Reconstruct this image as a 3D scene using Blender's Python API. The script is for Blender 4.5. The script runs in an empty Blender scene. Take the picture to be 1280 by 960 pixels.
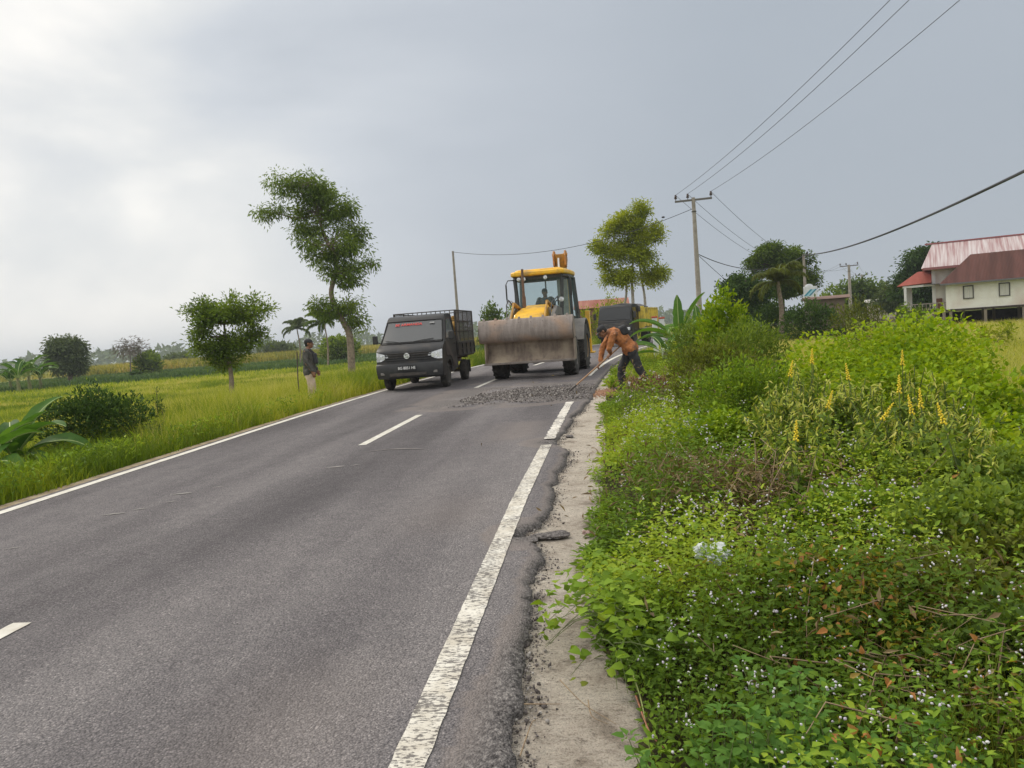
import bpy, bmesh, math, random
import numpy as np
from mathutils import Vector, Matrix
R = math.radians
rng = np.random.default_rng(7)
random.seed(7)
col = bpy.context.scene.collection
scn = bpy.context.scene

# ------------------------------------------------------------------ camera
H, YAW, PITCH, ROLL, F = 1.42, R(7.4), R(3.82), R(4.2), 960.0
cf = Vector((-math.sin(YAW)*math.cos(PITCH), math.cos(YAW)*math.cos(PITCH), -math.sin(PITCH)))
cr0 = Vector((math.cos(YAW), math.sin(YAW), 0)); cu0 = cr0.cross(cf)
cr = math.cos(ROLL)*cr0 - math.sin(ROLL)*cu0
cu = math.sin(ROLL)*cr0 + math.cos(ROLL)*cu0
cd = bpy.data.cameras.new("camera"); cam = bpy.data.objects.new("camera", cd); col.objects.link(cam)
cd.sensor_width = 36; cd.lens = 27; cd.clip_end = 6000; cd.clip_start = 0.05
m = Matrix((cr, cu, -cf)).transposed().to_4x4(); m.translation = (0, 0, H)
cam.matrix_world = m
scn.camera = cam
# ------------------------------------------------------------------ light
SUN_AZ, SUN_EL = R(-62), R(36)      # azimuth from +Y towards +X
SD = Vector((math.sin(SUN_AZ)*math.cos(SUN_EL), math.cos(SUN_AZ)*math.cos(SUN_EL), math.sin(SUN_EL)))
w = bpy.data.worlds.new("World"); scn.world = w; w.use_nodes = True
nt = w.node_tree; N = nt.nodes; L = nt.links; N.clear()
def nn(t, **k):
    n = N.new(t)
    for a, b in k.items(): setattr(n, a, b)
    return n
sky = nn('ShaderNodeTexSky', sky_type='NISHITA', sun_disc=False, sun_elevation=SUN_EL, sun_rotation=SUN_AZ, altitude=0, air_density=1.2, dust_density=3)
bg_sky = nn('ShaderNodeBackground'); bg_sky.inputs['Strength'].default_value = 0.09
L.new(sky.outputs[0], bg_sky.inputs['Color'])
tc = nn('ShaderNodeTexCoord')
mp = nn('ShaderNodeMapping'); mp.inputs['Scale'].default_value = (1.0, 1.0, 2.6); mp.inputs['Location'].default_value = (3.1, .7, .4)
L.new(tc.outputs['Generated'], mp.inputs['Vector'])
n1 = nn('ShaderNodeTexNoise'); n1.inputs['Scale'].default_value = 1.5; n1.inputs['Detail'].default_value = 7; n1.inputs['Roughness'].default_value = .47; n1.inputs['Distortion'].default_value = .35
L.new(mp.outputs[0], n1.inputs['Vector'])
dot = nn('ShaderNodeVectorMath', operation='DOT_PRODUCT'); L.new(tc.outputs['Generated'], dot.inputs[0])
gaz, gel = R(-55), R(20)
dot.inputs[1].default_value = (math.sin(gaz)*math.cos(gel), math.cos(gaz)*math.cos(gel), math.sin(gel))
mr = nn('ShaderNodeMapRange', interpolation_type='SMOOTHSTEP'); mr.inputs['From Min'].default_value = .45; mr.inputs['From Max'].default_value = 1.2
L.new(dot.outputs['Value'], mr.inputs['Value'])
nr = nn('ShaderNodeMapRange'); nr.inputs['From Min'].default_value = .33; nr.inputs['From Max'].default_value = .68; nr.inputs['To Min'].default_value = -.22; nr.inputs['To Max'].default_value = .26
L.new(n1.outputs[0], nr.inputs['Value'])
# clouds vary more near the bright side
amp = nn('ShaderNodeMath', operation='MULTIPLY_ADD'); L.new(mr.outputs[0], amp.inputs[0]); amp.inputs[1].default_value = 1.9; amp.inputs[2].default_value = .22
mul = nn('ShaderNodeMath', operation='MULTIPLY'); L.new(nr.outputs[0], mul.inputs[0]); L.new(amp.outputs[0], mul.inputs[1])
add = nn('ShaderNodeMath', operation='ADD', use_clamp=True); L.new(mr.outputs[0], add.inputs[0]); L.new(mul.outputs[0], add.inputs[1])
rp = nn('ShaderNodeValToRGB'); e = rp.color_ramp.elements
e[0].position = 0; e[0].color = (.40, .445, .50, 1)
e[1].position = 1; e[1].color = (.95, .935, .90, 1)
for p, c in ((.28, (.49, .53, .585)), (.55, (.60, .635, .68)), (.8, (.75, .765, .77))):
    x = e.new(p); x.color = (*c, 1)
L.new(add.outputs[0], rp.inputs[0])
# brighter overhead than at the horizon, as overcast skies are
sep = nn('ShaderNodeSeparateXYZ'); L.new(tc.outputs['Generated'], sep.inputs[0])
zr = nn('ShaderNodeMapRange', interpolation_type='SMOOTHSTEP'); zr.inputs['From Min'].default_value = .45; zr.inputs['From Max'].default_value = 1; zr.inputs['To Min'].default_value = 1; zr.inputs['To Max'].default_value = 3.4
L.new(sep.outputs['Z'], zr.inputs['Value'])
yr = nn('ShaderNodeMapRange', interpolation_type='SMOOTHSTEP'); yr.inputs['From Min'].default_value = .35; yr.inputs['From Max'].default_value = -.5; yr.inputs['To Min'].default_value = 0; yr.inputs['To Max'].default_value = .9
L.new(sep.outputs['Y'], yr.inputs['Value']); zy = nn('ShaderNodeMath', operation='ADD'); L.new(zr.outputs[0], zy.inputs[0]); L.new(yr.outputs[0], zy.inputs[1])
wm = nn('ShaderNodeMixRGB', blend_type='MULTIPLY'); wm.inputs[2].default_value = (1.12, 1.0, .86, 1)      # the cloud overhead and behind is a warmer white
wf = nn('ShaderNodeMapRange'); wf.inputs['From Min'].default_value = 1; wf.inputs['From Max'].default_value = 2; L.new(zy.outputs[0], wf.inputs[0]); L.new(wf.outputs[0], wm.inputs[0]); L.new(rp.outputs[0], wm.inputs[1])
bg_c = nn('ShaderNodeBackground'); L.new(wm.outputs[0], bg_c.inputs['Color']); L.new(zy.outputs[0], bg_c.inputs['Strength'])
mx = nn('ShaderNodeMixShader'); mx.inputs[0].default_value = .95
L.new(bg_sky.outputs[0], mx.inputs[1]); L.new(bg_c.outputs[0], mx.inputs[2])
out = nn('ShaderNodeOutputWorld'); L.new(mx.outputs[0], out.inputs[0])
sl = bpy.data.lights.new("sun", 'SUN'); so = bpy.data.objects.new("sun", sl); col.objects.link(so)
sl.energy = 1.5; sl.angle = R(11); sl.color = (1, .93, .80)
so.rotation_euler = SD.to_track_quat('Z', 'Y').to_euler()
so.location = (0, 0, 60)
scn.view_settings.view_transform = 'Standard'; scn.view_settings.look = 'None'; scn.view_settings.gamma = 1
scn.view_settings.exposure = 0.12
scn.cycles.max_bounces = 6; scn.cycles.diffuse_bounces = 3; scn.cycles.glossy_bounces = 3; scn.cycles.transmission_bounces = 4; scn.cycles.transparent_max_bounces = 6

# ------------------------------------------------------------------ helpers
def ray(px, py): return cf + cr*((px-640)/F) + cu*((480-py)/F)
def at(px, py, d):
    v = ray(px, py); k = d/math.hypot(v.x, v.y); return Vector((0, 0, H)) + v*k
def unit(d): return d/F               # metres per photo pixel at distance d
def shift(y):
    y = np.asarray(y, float)
    a = np.clip(y-12, 0, 60)
    return .0079*a*a/2 + .0079*60*np.clip(y-72, 0, None)
def roadz(y):
    y = np.asarray(y, float); s = .0115
    yy = np.maximum(y, -60); t = np.clip(yy-18, 0, 16)
    return np.where(yy < 18, s*yy, s*18 + s*(t-t*t/32))
def sm(a, b, x):
    t = np.clip((np.asarray(x, float)-a)/(b-a), 0, 1); return t*t*(3-2*t)
_g = rng.random((64, 64))
def vn(x, y, s=1.0, seed=0):
    x = np.asarray(x, float)/s + seed*13.7; y = np.asarray(y, float)/s + seed*7.3
    xi = np.floor(x).astype(int); yi = np.floor(y).astype(int); fx = x-xi; fy = y-yi
    fx = fx*fx*(3-2*fx); fy = fy*fy*(3-2*fy)
    g = lambda i, j: _g[i % 64, j % 64]
    return (g(xi, yi)*(1-fx)+g(xi+1, yi)*fx)*(1-fy) + (g(xi, yi+1)*(1-fx)+g(xi+1, yi+1)*fx)*fy
def ground_z(x, y):
    x = np.asarray(x, float); y = np.asarray(y, float)
    u = x - shift(y); rz = roadz(y)
    b = vn(x, y, 1.3)*.10-.05
    zl = rz - .05 - .17*sm(-6.2, -7.2, u) - (.45+rz*.6)*sm(-7.5, -13, u)
    zr_ = rz - .058 - .10*sm(0.0, 1.2, u) - (.22+rz*.5)*sm(1.5, 6, u)
    z = np.where(u < -3, zl, zr_)
    far = sm(-6.6, -8, u)+sm(.3, 1.5, u)
    return z + b*far - np.where((u > -5.98) & (u < -.25), .14, 0)

def tag(o, label=None, cat=None, group=None, kind=None):
    if label: o['label'] = label
    if cat: o['category'] = cat
    if group: o['group'] = group
    if kind: o['kind'] = kind
    return o
def empty(name, loc=(0, 0, 0), rz=0.0, label=None, cat=None, group=None):
    o = bpy.data.objects.new(name, None); col.objects.link(o); o.location = loc; o.rotation_euler = (0, 0, rz)
    o.empty_display_size = .2
    return tag(o, label, cat, group)
def copy_tree(o, parent=None):
    c = o.copy(); col.objects.link(c)
    if parent is not None: c.parent = parent
    for ch in list(o.children): copy_tree(ch, c)
    return c

# ------------------------------------------------------------------ materials
MATS = {}
def mat(name, c, rough=.6, metal=0, c2=None, scale=6, bump=0, bscale=40, spec=.5, c3=None, s3=1.5, coat=0, detail=5, stretch=None):
    if name in MATS: return MATS[name]
    m = bpy.data.materials.new(name); m.use_nodes = True; n = m.node_tree.nodes; l = m.node_tree.links
    b = n['Principled BSDF']; b.inputs['Roughness'].default_value = rough; b.inputs['Metallic'].default_value = metal
    b.inputs['Base Color'].default_value = (*c, 1); b.inputs['Specular IOR Level'].default_value = spec
    b.inputs['Coat Weight'].default_value = coat
    t = n.new('ShaderNodeTexCoord')
    if c2:
        x = n.new('ShaderNodeTexNoise'); x.inputs['Scale'].default_value = scale; x.inputs['Detail'].default_value = detail; x.inputs['Roughness'].default_value = .62
        if stretch:
            sq = n.new('ShaderNodeMapping'); sq.inputs['Scale'].default_value = stretch; l.new(t.outputs['Object'], sq.inputs[0]); l.new(sq.outputs[0], x.inputs['Vector'])
        else: l.new(t.outputs['Object'], x.inputs['Vector'])
        r = n.new('ShaderNodeValToRGB'); r.color_ramp.elements[0].position = .36; r.color_ramp.elements[1].position = .66
        r.color_ramp.elements[0].color = (*c, 1); r.color_ramp.elements[1].color = (*c2, 1)
        l.new(x.outputs[0], r.inputs[0]); src = r.outputs[0]
        if c3:
            y = n.new('ShaderNodeTexNoise'); y.inputs['Scale'].default_value = s3; y.inputs['Detail'].default_value = 6
            l.new(t.outputs['Object'], y.inputs['Vector'])
            q = n.new('ShaderNodeMapRange'); q.inputs['From Min'].default_value = .5; q.inputs['From Max'].default_value = .68
            l.new(y.outputs[0], q.inputs['Value'])
            mxx = n.new('ShaderNodeMixRGB'); l.new(q.outputs[0], mxx.inputs[0]); l.new(src, mxx.inputs[1]); mxx.inputs[2].default_value = (*c3, 1)
            src = mxx.outputs[0]
        l.new(src, b.inputs['Base Color'])
    if bump:
        x = n.new('ShaderNodeTexNoise'); x.inputs['Scale'].default_value = bscale; x.inputs['Detail'].default_value = 4
        l.new(t.outputs['Object'], x.inputs['Vector'])
        u = n.new('ShaderNodeBump'); u.inputs['Strength'].default_value = min(1, bump); u.inputs['Distance'].default_value = .02
        l.new(x.outputs[0], u.inputs['Height']); l.new(u.outputs[0], b.inputs['Normal'])
    MATS[name] = m; return m
def leafmat(name, cols, trans=.35, rough=.62):
    """cols: colours along the per-face 'tint' attribute (leaf to leaf variation)"""
    if name in MATS: return MATS[name]
    m = bpy.data.materials.new(name); m.use_nodes = True; n = m.node_tree.nodes; l = m.node_tree.links
    b = n['Principled BSDF']; b.inputs['Roughness'].default_value = rough; b.inputs['Specular IOR Level'].default_value = .16
    a = n.new('ShaderNodeAttribute'); a.attribute_name = 'tint'
    r = n.new('ShaderNodeValToRGB'); e = r.color_ramp.elements
    e[0].position = 0; e[0].color = (*cols[0], 1); e[1].position = 1; e[1].color = (*cols[-1], 1)
    for i, c in enumerate(cols[1:-1]):
        x = e.new((i+1)/(len(cols)-1)); x.color = (*c, 1)
    l.new(a.outputs['Fac'], r.inputs[0]); l.new(r.outputs[0], b.inputs['Base Color'])
    t = n.new('ShaderNodeBsdfTranslucent')
    hs = n.new('ShaderNodeMixRGB'); hs.blend_type = 'MULTIPLY'; hs.inputs[0].default_value = 1; hs.inputs[2].default_value = (1.35, 1.25, .5, 1)
    l.new(r.outputs[0], hs.inputs[1]); l.new(hs.outputs[0], t.inputs['Color'])
    mx = n.new('ShaderNodeMixShader'); mx.inputs[0].default_value = trans
    l.new(b.outputs[0], mx.inputs[1]); l.new(t.outputs[0], mx.inputs[2])
    l.new(mx.outputs[0], n['Material Output'].inputs['Surface'])
    MATS[name] = m; return m
def glassmat(name, c=(.02, .025, .03), alpha=.5, rough=.05):
    if name in MATS: return MATS[name]
    m = bpy.data.materials.new(name); m.use_nodes = True; n = m.node_tree.nodes; l = m.node_tree.links
    b = n['Principled BSDF']; b.inputs['Base Color'].default_value = (*c, 1); b.inputs['Roughness'].default_value = rough
    t = n.new('ShaderNodeBsdfTransparent'); t.inputs['Color'].default_value = (.88, .95, .95, 1)
    mx = n.new('ShaderNodeMixShader'); mx.inputs[0].default_value = alpha
    l.new(t.outputs[0], mx.inputs[1]); l.new(b.outputs[0], mx.inputs[2]); l.new(mx.outputs[0], n['Material Output'].inputs['Surface'])
    MATS[name] = m; return m

# ------------------------------------------------------------------ mesh builders
class MB:
    def __init__(s): s.v = []; s.f = []; s.mi = []; s.cur = 0
    def add(s, vs, fs):
        o = len(s.v); s.v += [tuple(v) for v in vs]
        for f in fs: s.f.append([i+o for i in f]); s.mi.append(s.cur)
    def box(s, c, size, rot=None):
        hx, hy, hz = [a/2 for a in size]
        vs = [Vector((x, y, z)) for x in (-hx, hx) for y in (-hy, hy) for z in (-hz, hz)]
        M = rot if rot is not None else Matrix.Identity(3)
        vs = [M @ v + Vector(c) for v in vs]
        s.add(vs, [(0, 1, 3, 2), (4, 6, 7, 5), (0, 4, 5, 1), (2, 3, 7, 6), (0, 2, 6, 4), (1, 5, 7, 3)]); return s
    def bar(s, p0, p1, w_, h_=None, up=(0, 0, 1)):
        p0 = Vector(p0); p1 = Vector(p1); d = (p1-p0); h_ = h_ or w_
        z = d.normalized(); x = Vector(up).cross(z)
        if x.length < 1e-3: x = Vector((1, 0, 0)).cross(z)
        x.normalize(); y = z.cross(x)
        M = Matrix((x, y, z)).transposed()
        return s.box((p0+p1)/2, (w_, h_, d.length), M)
    def tube(s, pts, rs, n=10, cap=True):
        pts = [Vector(p) for p in pts]
        if not hasattr(rs, '__len__'): rs = [rs]*len(pts)
        o = len(s.v); px = None
        for i, p in enumerate(pts):
            t = (pts[min(i+1, len(pts)-1)] - pts[max(i-1, 0)]).normalized()
            if px is None: px = t.orthogonal().normalized()
            else:
                px = (px - t*px.dot(t))
                px = px.normalized() if px.length > 1e-4 else t.orthogonal().normalized()
            py = t.cross(px)
            for k in range(n):
                a = 2*math.pi*k/n; s.v.append(tuple(p + (px*math.cos(a)+py*math.sin(a))*rs[i]))
        for i in range(len(pts)-1):
            for k in range(n):
                a = o+i*n+k; b = o+i*n+(k+1) % n
                s.f.append([a, b, b+n, a+n]); s.mi.append(s.cur)
        if cap:
            s.f.append([o+k for k in range(n)][::-1]); s.mi.append(s.cur)
            s.f.append([o+(len(pts)-1)*n+k for k in range(n)]); s.mi.append(s.cur)
        return s
    def lathe(s, prof, c, axis='x', n=24):
        """prof: (along axis, radius)"""
        o = len(s.v)
        for a_, r_ in prof:
            for k in range(n):
                t = 2*math.pi*k/n; p, q = math.cos(t)*r_, math.sin(t)*r_
                v = {'x': (a_, p, q), 'y': (p, a_, q), 'z': (p, q, a_)}[axis]
                s.v.append((v[0]+c[0], v[1]+c[1], v[2]+c[2]))
        for i in range(len(prof)-1):
            for k in range(n):
                a = o+i*n+k; b = o+i*n+(k+1) % n
                s.f.append([a, b, b+n, a+n]); s.mi.append(s.cur)
        s.f.append([o+k for k in range(n)][::-1]); s.mi.append(s.cur)
        s.f.append([o+(len(prof)-1)*n+k for k in range(n)]); s.mi.append(s.cur)
        return s
    def prism(s, poly, x0, x1, axes='yz'):
        """poly in (y,z) extruded along x (or (x,z) along y, or (x,y) along z)"""
        n = len(poly)
        def P(p, t): return {'yz': (t, p[0], p[1]), 'xz': (p[0], t, p[1]), 'xy': (p[0], p[1], t)}[axes]
        s.add([P(p, x0) for p in poly] + [P(p, x1) for p in poly],
              [list(range(n)), list(range(n, 2*n))[::-1]] + [[i, i+n, (i+1) % n+n, (i+1) % n] for i in range(n)]); return s
    def ell(s, c, r, n=12, mth=8, M=None):
        o = len(s.v)
        for i in range(mth+1):
            ph = math.pi*i/mth
            for k in range(n):
                t = 2*math.pi*k/n
                v = Vector((r[0]*math.sin(ph)*math.cos(t), r[1]*math.sin(ph)*math.sin(t), r[2]*math.cos(ph)))
                if M is not None: v = M @ v
                s.v.append(tuple(v+Vector(c)))
        for i in range(mth):
            for k in range(n):
                a = o+i*n+k; b = o+i*n+(k+1) % n
                s.f.append([a, a+n, b+n, b]); s.mi.append(s.cur)
        return s
    def build(s, name, mats, parent=None, bevel=0, smooth=None, seg=2):
        me = bpy.data.meshes.new(name); me.from_pydata(s.v, [], s.f); me.validate(verbose=False)
        bm = bmesh.new(); bm.from_mesh(me); bmesh.ops.recalc_face_normals(bm, faces=bm.faces[:]); bm.to_mesh(me); bm.free()
        mats = mats if isinstance(mats, (list, tuple)) else [mats]
        for q in mats: me.materials.append(q)
        if len(mats) > 1 and len(me.polygons) == len(s.mi): me.polygons.foreach_set('material_index', s.mi)
        if smooth is not None:
            me.polygons.foreach_set('use_smooth', [True]*len(me.polygons)); me.set_sharp_from_angle(angle=R(smooth))
        o = bpy.data.objects.new(name, me); col.objects.link(o)
        if parent is not None: o.parent = parent
        if bevel:
            b = o.modifiers.new('bevel', 'BEVEL'); b.width = bevel; b.segments = seg; b.limit_method = 'ANGLE'; b.angle_limit = R(35)
            me.polygons.foreach_set('use_smooth', [True]*len(me.polygons))
            me.set_sharp_from_angle(angle=R(40))
        return o

def npmesh(name, V, T, material, tint=None, parent=None, smooth=False, mi=None):
    """V (n,3) verts; T (m,3) or (m,4) faces"""
    me = bpy.data.meshes.new(name); V = np.ascontiguousarray(V, np.float32); T = np.ascontiguousarray(T, np.int32); k = T.shape[1]
    me.vertices.add(len(V)); me.vertices.foreach_set('co', V.ravel())
    me.loops.add(T.size); me.loops.foreach_set('vertex_index', T.ravel())
    me.polygons.add(len(T)); me.polygons.foreach_set('loop_start', np.arange(0, T.size, k, dtype=np.int32))
    if smooth: me.polygons.foreach_set('use_smooth', np.ones(len(T), bool))
    if tint is not None:
        a = me.attributes.new('tint', 'FLOAT', 'FACE'); a.data.foreach_set('value', np.clip(tint, 0, 1).astype(np.float32))
    for q in (material if isinstance(material, (list, tuple)) else [material]): me.materials.append(q)
    if mi is not None: me.polygons.foreach_set('material_index', np.asarray(mi, np.int32))
    me.update(calc_edges=True)
    o = bpy.data.objects.new(name, me); col.objects.link(o)
    if parent is not None: o.parent = parent
    return o
def nrm(a): return a/np.maximum(np.linalg.norm(a, axis=1, keepdims=True), 1e-9)
def leaf_arrays(P, D, Lg, Wd, near=False, fold=.25, droop=.25, up=None):
    """leaf blades at P pointing along D"""
    n = len(P); D = nrm(D)
    U = np.tile([0, 0, 1.], (n, 1)) + rng.normal(0, .45, (n, 3)) if up is None else up
    S = nrm(np.cross(D, U)); Nn = np.cross(S, D)
    Lg = np.broadcast_to(Lg, n)[:, None]; Wd = np.broadcast_to(Wd, n)[:, None]
    if near:
        a = P; tip = P + D*Lg - Nn*Lg*droop
        q1 = P + D*Lg*.28 + Nn*Lg*.02; q2 = P + D*Lg*.66 - Nn*Lg*droop*.35
        m1 = q1 + Nn*Lg*.0
        V = np.stack([a, q1+S*Wd*.5+Nn*Wd*fold, q1-S*Wd*.5+Nn*Wd*fold, q2+S*Wd*.36+Nn*Wd*fold*.6, q2-S*Wd*.36+Nn*Wd*fold*.6, tip, q1, q2], 1).reshape(-1, 3)
        b = np.arange(n)[:, None, None]*8
        T = (np.array([[0, 1, 6], [0, 6, 2], [1, 3, 7], [1, 7, 6], [6, 7, 4], [6, 4, 2], [3, 5, 7], [7, 5, 4]])[None]+b).reshape(-1, 3)
        return V, T, 8
    mid = P + D*Lg*.45
    V = np.stack([P, mid+S*Wd*.5+Nn*Wd*fold, mid-S*Wd*.5+Nn*Wd*fold, P+D*Lg-Nn*Lg*droop*.6], 1).reshape(-1, 3)
    b = np.arange(n)[:, None, None]*4
    T = (np.array([[0, 1, 3], [0, 3, 2]])[None]+b).reshape(-1, 3)
    return V, T, 2
class FA:
    """foliage accumulator"""
    def __init__(s): s.V = []; s.T = []; s.t = []; s.n = 0
    def add(s, V, T, tint):
        s.V.append(V); s.T.append(T+s.n); s.t.append(tint); s.n += len(V)
    def leaves(s, P, D, Lg, Wd, tint, **k):
        V, T, q = leaf_arrays(P, D, Lg, Wd, **k); s.add(V, T, np.repeat(np.broadcast_to(tint, len(P)), q))
    def build(s, name, m_, parent=None):
        return npmesh(name, np.concatenate(s.V), np.concatenate(s.T), m_, np.concatenate(s.t), parent)
def blades(P, h, wd, lean, segs=3, az=None, curve=.6):
    """grass blades: bases P, heights h, widths wd, lean amount"""
    n = len(P); az = rng.uniform(0, 2*np.pi, n) if az is None else az
    dirv = np.stack([np.cos(az), np.sin(az), np.zeros(n)], 1); fa = az+rng.uniform(.6, 2.4, n)
    side = np.stack([np.cos(fa), np.sin(fa), np.zeros(n)], 1)
    rows = []
    for i in range(segs):
        t = i/segs
        c = P + np.array([0, 0, 1.])*(h*(t-curve*.35*t*t*np.minimum(lean, 1.2)))[:, None] + dirv*(h*lean*t*t)[:, None]
        ww = wd*(1-t*.75)
        rows += [c-side*ww[:, None]*.5, c+side*ww[:, None]*.5]
    rows.append(P + np.array([0, 0, 1.])*(h*(1-curve*.35*np.minimum(lean, 1.2)))[:, None] + dirv*(h*lean)[:, None])
    V = np.stack(rows, 1).reshape(-1, 3); k = 2*segs+1; tr = []
    for i in range(segs-1): tr += [[2*i, 2*i+1, 2*i+3], [2*i, 2*i+3, 2*i+2]]
    tr.append([2*segs-2, 2*segs-1, 2*segs])
    T = (np.array(tr)[None]+np.arange(n)[:, None, None]*k).reshape(-1, 3)
    return V, T, len(tr)
def smooth_path(pts, n=6):
    pts = [Vector(p) for p in pts]
    if len(pts) < 3: return [pts[0].lerp(pts[-1], i/n) for i in range(n+1)]
    outp = []
    q = [pts[0]*2-pts[1]]+pts+[pts[-1]*2-pts[-2]]
    for i in range(1, len(q)-2):
        for k in range(n):
            t = k/n; a, b, c, d = q[i-1], q[i], q[i+1], q[i+2]
            outp.append(.5*((2*b)+(c-a)*t+(2*a-5*b+4*c-d)*t*t+(3*b-a-3*c+d)*t**3))
    outp.append(pts[-1]); return outp

# leaf palettes
G_WEED = leafmat('weed_leaf', [(.075, .135, .013), (.14, .235, .02), (.215, .33, .03), (.32, .41, .038)])
G_BRIGHT = leafmat('vine_leaf', [(.09, .16, .008), (.17, .28, .010), (.27, .38, .016), (.38, .46, .025)], trans=.38)
G_DARK = leafmat('dark_leaf', [(.022, .048, .014), (.042, .085, .022), (.07, .13, .03), (.11, .18, .04)], trans=.25)
G_MID = leafmat('shrub_leaf', [(.055, .095, .018), (.105, .17, .027), (.165, .245, .037), (.24, .325, .05)], trans=.38)
G_OLIVE = leafmat('olive_leaf', [(.07, .08, .018), (.11, .13, .02), (.16, .20, .03), (.22, .26, .04)], trans=.3)
G_YEL = leafmat('yellow_green_leaf', [(.11, .15, .014), (.20, .26, .016), (.31, .37, .022), (.40, .44, .035)], trans=.4)
G_FAR = leafmat('far_leaf', [(.07, .10, .045), (.10, .14, .055), (.135, .18, .065), (.17, .22, .075)], trans=.2)
G_BAN = leafmat('banana_leaf', [(.04, .10, .02), (.075, .17, .03), (.12, .24, .04), (.18, .31, .06)], trans=.4, rough=.6)
G_DRY = leafmat('dry_leaf', [(.10, .07, .04), (.17, .12, .06), (.25, .18, .10), (.33, .27, .15)], trans=.15)
G_RED = leafmat('withered_leaf', [(.22, .10, .035), (.33, .14, .04), (.42, .20, .07), (.30, .22, .05)], trans=.25)
G_GRASS = leafmat('grass_blade', [(.10, .165, .012), (.20, .27, .018), (.33, .365, .035), (.50, .45, .17)], trans=.4)
G_CORN = leafmat('corn_blade', [(.12, .15, .03), (.24, .24, .04), (.36, .32, .07), (.42, .33, .12)], trans=.3)
G_CROP = leafmat('crop_leaf', [(.04, .08, .028), (.06, .115, .035), (.085, .145, .04), (.12, .18, .045)], trans=.25)
BARK = mat('pale_bark', (.30, .24, .18), .9, c2=(.16, .12, .09), scale=9, bump=.6, bscale=30)
BARKD = mat('dark_bark', (.12, .09, .065), .9, c2=(.06, .045, .035), scale=9, bump=.6, bscale=30)
STEM = mat('green_stem', (.13, .17, .05), .7, c2=(.09, .12, .03), scale=20)
DRYSTEM = mat('dry_stem', (.30, .22, .13), .8, c2=(.18, .12, .07), scale=20)
REDSTEM = mat('reddish_stem', (.30, .11, .06), .7, c2=(.2, .10, .05), scale=20)
#SECTION_STRUCT
# ------------------------------------------------------------------ ground, road
def grid_mesh(name, us, ys, zf, material, shifted=True, attr=None, tol=None):
    U, Y = np.meshgrid(us, ys); X = U + (shift(Y) if shifted else 0)
    Z = zf(X, Y); V = np.stack([X, Y, Z], -1).reshape(-1, 3)
    nx, ny = len(us), len(ys); i = np.arange(nx-1)[None, :]+np.arange(ny-1)[:, None]*nx
    T = np.stack([i, i+1, i+1+nx, i+nx], -1).reshape(-1, 4)
    o = npmesh(name, V, T, material, smooth=True)
    if attr is not None:
        a = o.data.attributes.new('mask', 'FLOAT', 'POINT'); a.data.foreach_set('value', attr(U, Y).astype(np.float32).ravel())
    return o
def ground_mat():
    m = bpy.data.materials.new('ground'); m.use_nodes = True; n = m.node_tree.nodes; l = m.node_tree.links; b = n['Principled BSDF']
    b.inputs['Roughness'].default_value = .95; b.inputs['Specular IOR Level'].default_value = .1
    t = n.new('ShaderNodeTexCoord')
    def noise(sc, det=5, vec=None):
        x = n.new('ShaderNodeTexNoise'); x.inputs['Scale'].default_value = sc; x.inputs['Detail'].default_value = det; l.new(vec or t.outputs['Object'], x.inputs['Vector']); return x
    def ramp(src, cs):
        r = n.new('ShaderNodeValToRGB'); e = r.color_ramp.elements; e[0].position = cs[0][0]; e[0].color = (*cs[0][1], 1); e[1].position = cs[-1][0]; e[1].color = (*cs[-1][1], 1)
        for p, c in cs[1:-1]: x = e.new(p); x.color = (*c, 1)
        l.new(src, r.inputs[0]); return r
    def mix(f, a, c, blend='MIX'):
        x = n.new('ShaderNodeMixRGB'); x.blend_type = blend
        if isinstance(f, float): x.inputs[0].default_value = f
        else: l.new(f, x.inputs[0])
        l.new(a, x.inputs[1]); l.new(c, x.inputs[2]); return x
    mp_ = n.new('ShaderNodeMapping'); mp_.inputs['Scale'].default_value = (.35, 1, 1); l.new(t.outputs['Object'], mp_.inputs[0])
    base = ramp(noise(.11, 6, mp_.outputs[0]).outputs[0], [(.3, (.09, .125, .018)), (.45, (.15, .19, .022)), (.55, (.20, .22, .035)), (.68, (.25, .22, .07))])
    fine = ramp(noise(2.2, 8).outputs[0], [(.3, (.45, .5, .45)), (.7, (1.25, 1.2, 1.1))])
    base = mix(1.0, base.outputs[0], fine.outputs[0], 'MULTIPLY')
    dirt = ramp(noise(9, 8).outputs[0], [(.3, (.20, .155, .10)), (.55, (.33, .265, .18)), (.7, (.42, .36, .26))])
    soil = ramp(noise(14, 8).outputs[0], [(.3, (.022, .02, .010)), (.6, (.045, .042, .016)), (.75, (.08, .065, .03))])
    a = n.new('ShaderNodeAttribute'); a.attribute_name = 'mask'
    s = n.new('ShaderNodeSeparateXYZ'); 
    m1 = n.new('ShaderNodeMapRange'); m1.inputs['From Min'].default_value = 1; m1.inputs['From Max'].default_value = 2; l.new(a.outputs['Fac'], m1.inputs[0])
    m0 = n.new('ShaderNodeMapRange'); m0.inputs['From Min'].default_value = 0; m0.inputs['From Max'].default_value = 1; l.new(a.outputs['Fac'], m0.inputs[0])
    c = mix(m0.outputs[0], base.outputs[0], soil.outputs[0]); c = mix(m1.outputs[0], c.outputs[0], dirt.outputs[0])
    l.new(c.outputs[0], b.inputs['Base Color'])
    u = n.new('ShaderNodeBump'); u.inputs['Strength'].default_value = .7; u.inputs['Distance'].default_value = .05; l.new(noise(18, 6).outputs[0], u.inputs['Height']); l.new(u.outputs[0], b.inputs['Normal'])
    return m
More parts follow.
